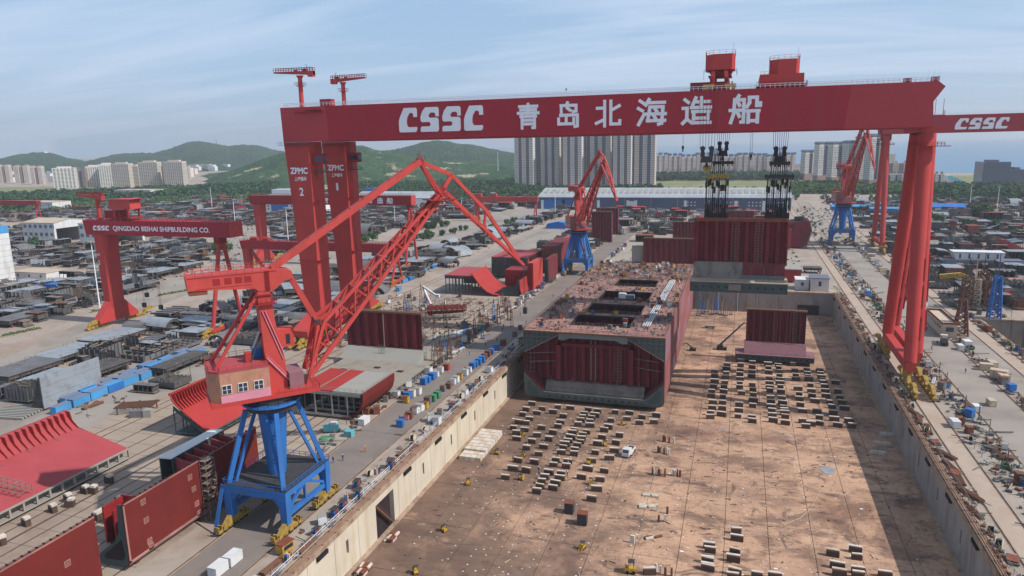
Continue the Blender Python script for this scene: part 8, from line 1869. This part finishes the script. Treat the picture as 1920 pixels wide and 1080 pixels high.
pile('low timber heap below the pale one', P(*r6(1440, 665), DZ), 5, 'block_cap', upright=False, rz=.3); pile('single timber slab standing on edge', P(*r6(1388, 890), DZ), 1, 'timber', 1.0); pile('small rusty pair of timbers on the right', P(*r6(1525, 700), DZ), 2, 'rusty'); pile('rusty timber stub below the pair', P(*r6(1550, 758), DZ), 2, 'rusty'); pile('triangular timber frame lying on the floor', P(*r6(1470, 845), DZ), 3, 'rusty', upright=False, rz=.6)
pile('rusty heap beside a dark box under the hull side', P(*r6(1545, 352), DZ), 7, 'rusty'); pile('rusty equipment heap above it', P(*r6(1575, 285), DZ), 6, 'oxide_brown'); pile('dark timber pair at the bottom edge', P(*r6(1525, 1065), DZ), 4, 'rusty')
for k, (dy, n, lb) in enumerate(((0, 14, 'white topped timber stack at the alcove of the left dock wall'), (-14, 16, 'white topped timber stack along the foot of the left wall'), (-23, 16, 'nearest white topped timber stack at the left wall foot'))): pile(lb, (DX0+2.8+k*.1, ya+2+dy, DZ), n, 'oxide_brown', upright=False, rz=R(90))
for k in range(3): pile(['nearest of three shaded timber stacks under the right wall', 'middle of three shaded timber stacks under the right wall', 'farthest of three shaded timber stacks under the right wall'][k], P(1645+k*9, 850-k*17, DZ), 10, 'block_cap', upright=False)
# stack of pale blocks against the left wall
t = thing('block_stack', 'low stack of pale concrete blocks against the left dock wall', 'block stack', P(*r6(445, 320), DZ)); 
for i in range(4):
    for j in range(9): MB().box(-3.4+1.75*i, -3.4+1.75*i+1.6, -9+2.3*j, -9+2.3*j+2.1, 0, 1.6-.5*(j < 2)).build('concrete_block', 'block_cap' if (i+j) % 3 else 'timber', t)
b = MB()
for k in range(330):
    x, y = r.uniform(-74, 44), r.uniform(112, 232); b.m(r.randrange(3)); q = r.random()
    if q < .6: b.cbox((x, y, DZ+.12), (r.uniform(.15, .7), r.uniform(.1, .4), .2), r.random()*3)
    else: b.beam((x, y, DZ+.1), (x+r.gauss(0, 1.1), y+r.gauss(0, .9), DZ+.14), .12)
o = b.build('floor_scrap', ['rusty', 'block_side', 'timber']); o['kind'] = 'stuff'; o['label'] = 'small timber offcuts and rusty scraps strewn over the dock floor'
# dark cabinets on the floor
t = cab('steel_dark', 2.0, 1.9, 2.6, 'floor_cabinet', 'oxide_brown'); t.put(P(*r6(978, 702), DZ), 0, 'dark cabinet with rusty roof, the upper of two on the dock floor', None, 1.1); t.put(P(*r6(1055, 770), DZ), .05, 'dark cabinet with rusty roof and white side, the lower of two', None, 1.15)

# ================= vehicles and people =================
def wheels(t, xs, ys, rad=.4, m='rubber'):
    for x in xs:
        for y in ys: MB().tube((x, y-.12, rad), (x, y+.12, rad), rad, n=10).build('wheel', m, t)
t = thing('pickup_truck', 'white pickup truck parked on the dock floor', 'truck', P(*r6(1330, 355), DZ), R(80))
MB().prism([(-2.7, .45), (-2.7, 1.15), (.2, 1.15), (.2, .45)], (0, -.9, 0), (1, 0, 0), (0, 0, 1), (0, 1.8, 0)).build('cargo_bed', 'white_paint', t); MB().prism([(.25, .45), (.25, 2.0), (1.9, 2.0), (2.5, 1.2), (2.6, .45)], (0, -.9, 0), (1, 0, 0), (0, 0, 1), (0, 1.8, 0)).build('cab', 'white_paint', t)
MB().prism([(1.95, 1.9), (2.42, 1.25), (2.46, 1.27), (1.99, 1.93)], (0, -.75, 0), (1, 0, 0), (0, 0, 1), (0, 1.5, 0)).build('windscreen', 'glass', t); wheels(t, (-1.9, 1.7), (-.85, .85)); MB().box(-2.5, 0, -.7, .7, 1.16, 1.18).build('load_floor', 'steel_dark', t)
t.rotation_euler = (0, 0, R(-100)); t.scale = (1.25,)*3
def lift():
    t = thing('mini_loader', '', 'loader'); MB().box(-.9, .7, -.55, .55, .35, 1.0).build('body', 'machine_yellow', t); b = MB()
    for y in (-.5, .5): b.beam((-.6, y, 1), (-.5, y, 2.1), .08); b.beam((.3, y, 1), (.2, y, 2.1), .08)
    b.box(-.7, .4, -.6, .6, 2.1, 2.18); b.build('cage', 'steel_dark', t); b = MB(); b.beam((.7, -.4, .5), (1.7, -.4, .3), .12); b.beam((.7, .4, .5), (1.7, .4, .3), .12); b.box(.72, .86, -.6, .6, .3, 1.9); b.build('fork', 'machine_yellow', t); wheels(t, (-.55, .45), (-.55, .55), .33); return Proto(t)
LF = lift(); LFL = ['small yellow loader near the ship front right of the keel rows', 'yellow loader at the top left of the keel rows', 'yellow loader between the right keel rows left of the pickup', 'yellow loader at the left keel row beside the blocks', 'yellow loader at the lower left of the keel rows', 'yellow loader at the lower right of the keel rows', 'lone loader left of the keel rows by the wall stack', 'lone loader on the stained floor left of the keel rows', 'lone loader on the stained floor near the alcove', 'small yellow loader alone in the middle of the marks', 'largest yellow loader at the bottom edge of the floor', 'loader cut by the bottom edge near the left wall', 'loader among the last blocks of the right keel row']
for k, (x, y) in enumerate(((1300, 180), (700, 245), (1190, 305), (702, 372), (690, 508), (1105, 535), (545, 355), (375, 535), (230, 815), (1055, 920), (1340, 1060), (60, 1065), (1090, 415))): LF.put(P(*r6(x, y), DZ), r.random()*6.3, LFL[k], 'small yellow loaders on the dock floor', .85 if k != 10 else 1.3)
# telescopic boom lift in the dock
p = P(*r7(245, 460), DZ); t = thing('boom_lift', 'dark telescopic boom lift reaching up beside the standing bulkhead', 'boom lift', p); MB().box(-2.2, 2.2, -1.2, 1.2, .5, 1.3).build('chassis', 'steel_dark', t); wheels(t, (-1.6, 1.6), (-1.1, 1.1), .55); MB().box(-1.8, .6, -.9, .9, 1.31, 2.3).build('turret', 'steel_dark', t)
b = MB(); b.beam((-1, 0, 2), (9.2, 2, 12.6), .6, .7, .4, .5); b.beam((9.2, 2, 12.6), (10.6, 2, 11.6), .3); b.build('boom', 'steel_dark', t); MB().box(10.2, 12, 1.2, 2.8, 11, 12.1).build('basket', 'steel_grey', t)
p = P(*r7(85, 465), DZ); t = thing('boom_lift', 'small dark lift parked near the ship side', 'boom lift', p); MB().box(-1.4, 1.4, -.9, .9, .4, 1.3).build('chassis', 'steel_dark', t); wheels(t, (-1, 1), (-.85, .85), .42); b = MB(); b.beam((0, 0, 1.4), (-2.6, .4, 3), .4); b.beam((-2.6, .4, 3), (-4.4, .6, 2.6), .3); b.build('boom', 'steel_dark', t)
p = P(*r7(180, 340), DZ); t = thing('trailer', 'low pale trailer on the floor beside the ship', 'trailer', p); MB().box(-2.6, 2.6, -1, 1, .7, 1.5).build('bed', 'pale_grey', t); wheels(t, (-1.6, 1.6), (-.8, .8), .45)
p = P(1770, 645); t = thing('truck_crane', 'grey white truck parked by the tube leg foot', 'truck', p, R(80)); MB().box(-4, 2, -1.2, 1.2, .7, 1.5).build('chassis', 'steel_dark', t); MB().box(2.1, 4, -1.2, 1.2, .7, 3).build('cab', 'white_paint', t); MB().box(-3.6, 1.6, -1, 1, 1.51, 3.2).build('machine', 'steel_grey', t); wheels(t, (-3, -1.6, 2.9), (-1.1, 1.1), .55)
p = P(535, 1035); t = thing('bogie_tractor', 'yellow cabin with brown roof by the crane wheels on the dock edge', 'cabin', p, R(80)); MB().box(-1.6, 1.6, -1, 1, .3, 2.2).build('body', 'machine_yellow', t); MB().box(-1.7, 1.7, -1.1, 1.1, 2.21, 2.4).build('roof', 'oxide_brown', t); MB().box(-1.2, 1.2, -1.05, -1.005, 1.1, 1.9).build('window', 'glass', t)
# parked cars
def car_mesh(m):
    b = MB(); b.m(0).prism([(-2.2, .4), (-2.2, .95), (-1.4, 1.0), (-.9, 1.45), (.6, 1.45), (1.2, 1.0), (2.15, .85), (2.2, .4)], (0, -.88, 0), (1, 0, 0), (0, 0, 1), (0, 1.76, 0)); b.m(1).prism([(-1.2, 1.05), (-.82, 1.4), (.52, 1.4), (.98, 1.05)], (0, -.9, 0), (1, 0, 0), (0, 0, 1), (0, 1.8, 0)); b.m(2)
    for x in (-1.35, 1.35):
        for y in (-.8, .8): b.tube((x, y-.1, .32), (x, y+.1, .32), .32, n=8)
    return b.mesh('parked_car', [m, 'glass', 'rubber'])
CM = [car_mesh(m) for m in ('white_paint', 'white_paint', 'pale_grey', 'steel_dark', 'white_paint', 'dark_red')]; CMN = ['white', 'white', 'silver', 'dark', 'white', 'red']
rc = random.Random(8)
for row_ in range(5):
    for k in range(34):
        px = 1545+k*11+rc.uniform(-3, 3); py = 373+row_*2.6+k*.22; i = rc.randrange(6)
        if rc.random() < .25: continue
        o = bpy.data.objects.new('parked_car', CM[i]); C.objects.link(o); o.location = P(px, py); o.rotation_euler = (0, 0, R(90)+rc.gauss(0, .1)+R(-10)); o.scale = (1.15,)*3; tag(o, CMN[i]+' car in the long rows of the car park by the dark wood', 'car', CMN[i]+' cars in the car park')
# people
def person_mesh(pose, suit, name):
    V = [(0, 0, .95), (0, 0, 1.2), (0, 0, 1.45), (0, .01, 1.56), (0, .02, 1.66), (0, .01, 1.76), (.1, 0, .9), (.11, pose*.14, .5), (.11, pose*.22-.02, .08), (.11, pose*.22+.14, .04), (-.1, 0, .9), (-.11, -pose*.14, .5), (-.11, -pose*.22-.02, .08), (-.11, -pose*.22+.14, .04), (.2, 0, 1.42), (.26, -pose*.08, 1.14), (.25, -pose*.1+.12, .9), (-.2, 0, 1.42), (-.26, pose*.08, 1.14), (-.25, pose*.1+.12, .9)]
    E = [(0, 1), (1, 2), (2, 3), (3, 4), (4, 5), (0, 6), (6, 7), (7, 8), (8, 9), (0, 10), (10, 11), (11, 12), (12, 13), (2, 14), (14, 15), (15, 16), (2, 17), (17, 18), (18, 19)]
    Rr = [.15, .14, .15, .06, .1, .08, .1, .075, .055, .05, .1, .075, .055, .05, .07, .05, .04, .07, .05, .04]
    me = bpy.data.meshes.new(name); me.from_pydata(V, E, []); o = bpy.data.objects.new(name, me); C.objects.link(o)
    md = o.modifiers.new('skin', 'SKIN'); 
    for i, s in enumerate(me.skin_vertices[0].data if me.skin_vertices else []): s.radius = (Rr[i], Rr[i]*.8)
    if not me.skin_vertices:
        bpy.context.view_layer.objects.active = o
    sb = o.modifiers.new('sub', 'SUBSURF'); sb.levels = 1; sb.render_levels = 1
    dg = bpy.context.evaluated_depsgraph_get(); m2 = bpy.data.meshes.new_from_object(o.evaluated_get(dg)); bpy.data.objects.remove(o)
    m2.name = name; m2.materials.clear()
    for k in (suit, 'skin', 'rubber'): m2.materials.append(M[k])
    for p in m2.polygons: z = p.center.z; p.material_index = 1 if z > 1.53 else (2 if z < .1 else 0)
    return m2
hm = MB(); hm.loft([[(.125*s*math.cos(a), .02+.14*s*math.sin(a), z) for a in [k*math.pi/5 for k in range(10)]] for s, z in ((1.15, 1.69), (1.0, 1.71), (.9, 1.79), (.4, 1.84))]); hmesh = {k: hm.mesh('helmet', k) for k in ('helmet', 'red_oxide', 'white_paint')}
try: PM = [person_mesh(1, 'coverall', 'person'), person_mesh(.3, 'coverall', 'person'), person_mesh(.8, 'coverall_orange', 'person')]
except Exception as ex: print('person mesh', ex); PM = []
def person(p, i, label, group, rz=None):
    t = bpy.data.objects.new('person', PM[i]); C.objects.link(t); t.location = p; t.rotation_euler = (0, 0, r.random()*6.28 if rz is None else rz); tag(t, label, 'person', group)
    h = bpy.data.objects.new('helmet', hmesh[['helmet', 'red_oxide', 'white_paint'][r.randrange(3)]]); C.objects.link(h); h.parent = t; t.scale = (1.05,)*3
if PM:
    for px, py, i, lb in ((685, 848, 2, 'person in an orange suit walking on the left quay road'), (625, 868, 0, 'person in dark blue, left of a pair on the left quay road'), (643, 864, 1, 'person in dark blue, right of a pair on the left quay road'), (712, 888, 0, 'person in dark blue walking along the left dock edge'), (1810, 700, 1, 'person in dark clothes beside the white cabin pair'), (1850, 680, 0, 'person in dark clothes on the right quay near the long pale cabin'), (800, 556, 1, 'person near the trestles'), (1838, 608, 0, 'person in dark clothes by the second dock corner')): person(P(px, py), i, lb, None)
    for k in range(14): person((r.uniform(69.5, 93), r.uniform(230, 480), 0), r.randrange(2), 'tiny person in dark clothes standing on the right quay road', 'people on the right quay road')
    for k in range(10): person((r.uniform(-100, -89), r.uniform(180, 400), 0), r.randrange(2), 'tiny person in dark clothes on the far left quay road', 'people on the far left quay road')
    for k in range(12): person((r.uniform(HX0+2, HX1-2), r.choice((r.uniform(242, 248), r.uniform(286, 293), r.uniform(342, 380))), HZ1), r.randrange(3), 'tiny person working on the ship deck', 'people on the ship deck')
    for k in range(6): person(P(*r6(r.uniform(600, 1300), r.uniform(200, 500)), DZ), r.randrange(2), 'tiny person between the keel blocks', 'people between the keel blocks')
# ---- deck clutter on the ship ----
def hfree(x, y): return all(not (a-1.4 < x < c+1.4 and d-1.4 < y < e+1.4) for a, c, d, e in HT)
DK = [(CAB['w'], 'white box'), (CAB['s'], 'grey box'), (CAB['o'], 'rust brown box'), (GR, 'gas bottle rack'), (WR, 'welding rack'), (DR, 'cable drum'), (PLT, 'plate pile'), (CAB['y'], 'yellow box')]
k = 0
while k < 200:
    x = r.uniform(HX0+1.5, HX1-1.5); y = r.choice((r.uniform(242.5, 300), r.uniform(290, 387), r.uniform(341, 387)))
    if abs(x-(-25.5)) < 0 or not hfree(x, y): continue
    pr, nm = r.choice(DK); pr.put((x, y, HZ1+.0), r.random()*6.28, nm+' standing on the ship deck', nm+' items on the ship deck', r.uniform(.45, .85)); k += 1
b = MB()
for k in range(2600):
    x = r.uniform(HX0+.8, HX1-.8); y = r.uniform(240, 388) if k % 3 else r.uniform(342, 388)
    if not hfree(x, y): continue
    b.m(r.randrange(4))
    if k % 3 == 0: b.beam((x, y, HZ1+.15), (x+r.uniform(-2.6, 2.6), y+r.uniform(-2, 2), HZ1+.2), .14)
    elif k % 3 == 1: b.beam((x, y, HZ1), (x, y, HZ1+r.uniform(.8, 1.8)), .1)
    else: b.cbox((x, y, HZ1+.2), (r.uniform(.3, 1.2), r.uniform(.3, .9), r.uniform(.2, .5)), r.random()*3)
o = b.build('deck_scrap', ['scaffold', 'steel_grey', 'pale_grey', 'rusty']); o['kind'] = 'stuff'; o['label'] = 'loose bars and scraps strewn over the ship deck'
p = P(1172, 607, HZ1); CAB['r'].put(p, 0, 'bright red box in front of the nearest hatch of the ship', None, .9); p = P(1172, 612, HZ1); CAB['t'].put(p, 0, 'pale box in front of the red one at the nearest hatch', None, .6)
p = P(1172, 560, HZ1); t = thing('site_cabin', 'white and grey cabin spanning the second hatch of the ship', 'cabin', p); MB().box(-2.6, .4, -1, 1, .2, 2.4).build('body', 'white_paint', t); MB().box(.45, 4, -1, 1, .2, 1.8).build('body', 'tower_grey', t); MB().box(-2.4, 3.8, -.8, .8, 0, .19).build('skid', 'steel_dark', t)
# ---- railings along the dock edges (with everything hung on them) ----
for x, lb in ((-81.4, 'white and rusty railing running along the left dock edge'), (51.2, 'rusty railing running along the right dock edge')):
    t = thing('railing', lb, 'railing', (x, 200, 0)); b = MB(); b.rail([(x, 60, 0), (x, 398, 0)], 1.15, 2.2, .08); b.build('rail', 'letter_white' if x < 0 else 'scaffold', t, world=True)
    b = MB()
    for k in range(220): y = 70+330*r.random(); xx = x+r.uniform(-1.2, .3); b.cbox((xx, y, r.uniform(.15, .6)), (r.uniform(.2, .8), r.uniform(.2, 1.2), r.uniform(.2, .7)), r.random()*3); b.beam((xx, y, .1), (xx+r.uniform(-.8, .8), y+r.uniform(-1.5, 1.5), r.uniform(.1, 1.2)), .08)
    b.build('hanging_gear', 'steel_grey' if x < 0 else 'rusty', t, world=True, kind='stuff')
# low scrap and steel parts strewn through the yards (too many to count)
b = MB()
def scrap(x0, x1, y0, y1, n, s=1.0):
    for k in range(n):
        x, y = r.uniform(x0, x1), r.uniform(y0, y1); q = r.random(); b.m(r.randrange(4))
        if q < .45: b.cbox((x, y, .25*s), (r.uniform(.4, 1.8)*s, r.uniform(.4, 1.4)*s, .5*s*r.uniform(.5, 1.8)), r.random()*3)
        elif q < .8: b.beam((x, y, .2), (x+r.gauss(0, 2)*s, y+r.gauss(0, 2)*s, .3+.5*r.random()), .18*s)
        else: b.beam((x, y, 0), (x, y, r.uniform(1, 3.2)*s), .14*s)
scrap(-137, -106, 198, 226, 60, .6); scrap(-108, -102.6, 150, 420, 420); scrap(-86, -81.5, 90, 400, 220, .7); scrap(51, 53.2, 120, 420, 200, .7); scrap(60, 68, 140, 620, 900); scrap(83, 86.2, 140, 600, 620); scrap(64, 68, 150, 420, 200, 1.5); scrap(99.4, 102.4, 140, 400, 160); scrap(-180, -110, 245, 350, 420); scrap(-255, -186, 160, 440, 420); scrap(104, 220, 358, 640, 520, 1.2); scrap(-430, -322, 250, 600, 500, 1.2); scrap(-700, -330, 400, 800, 900, 1.7); scrap(-230, -186, 470, 800, 260, 1.3); scrap(-150, -105, 420, 800, 300, 1.2); scrap(-76, 40, 404, 560, 520, 1.2); scrap(62, 100, 600, 900, 200, 1.3); scrap(-850, -300, 800, 1150, 700, 2.4); scrap(110, 330, 640, 1000, 400, 2.0)
o = b.build('scrap', ['steel_grey', 'rusty', 'frame_dark', 'pale_grey']); o['kind'] = 'stuff'; o['label'] = 'low scrap and steel parts strewn over the yard ground'

# ================= air =================
hz = bpy.data.materials.new('haze'); hz.use_nodes = True; t = hz.node_tree; t.nodes.clear(); o_ = t.nodes.new('ShaderNodeOutputMaterial'); v = t.nodes.new('ShaderNodeVolumePrincipled')
v.inputs['Color'].default_value = (.90, .94, 1.0, 1); v.inputs['Density'].default_value = HAZE if 'HAZE' in globals() else 0.00011; v.inputs['Anisotropy'].default_value = .2; t.links.new(v.outputs[0], o_.inputs['Volume']); M['haze'] = hz
me = MB().box(-9500, 5200, -1500, 16000, -60, 420).mesh('haze', 'haze'); o = bpy.data.objects.new('haze', me); C.objects.link(o); o['kind'] = 'stuff'; o['label'] = 'thin pale summer haze over the yard and the sea'
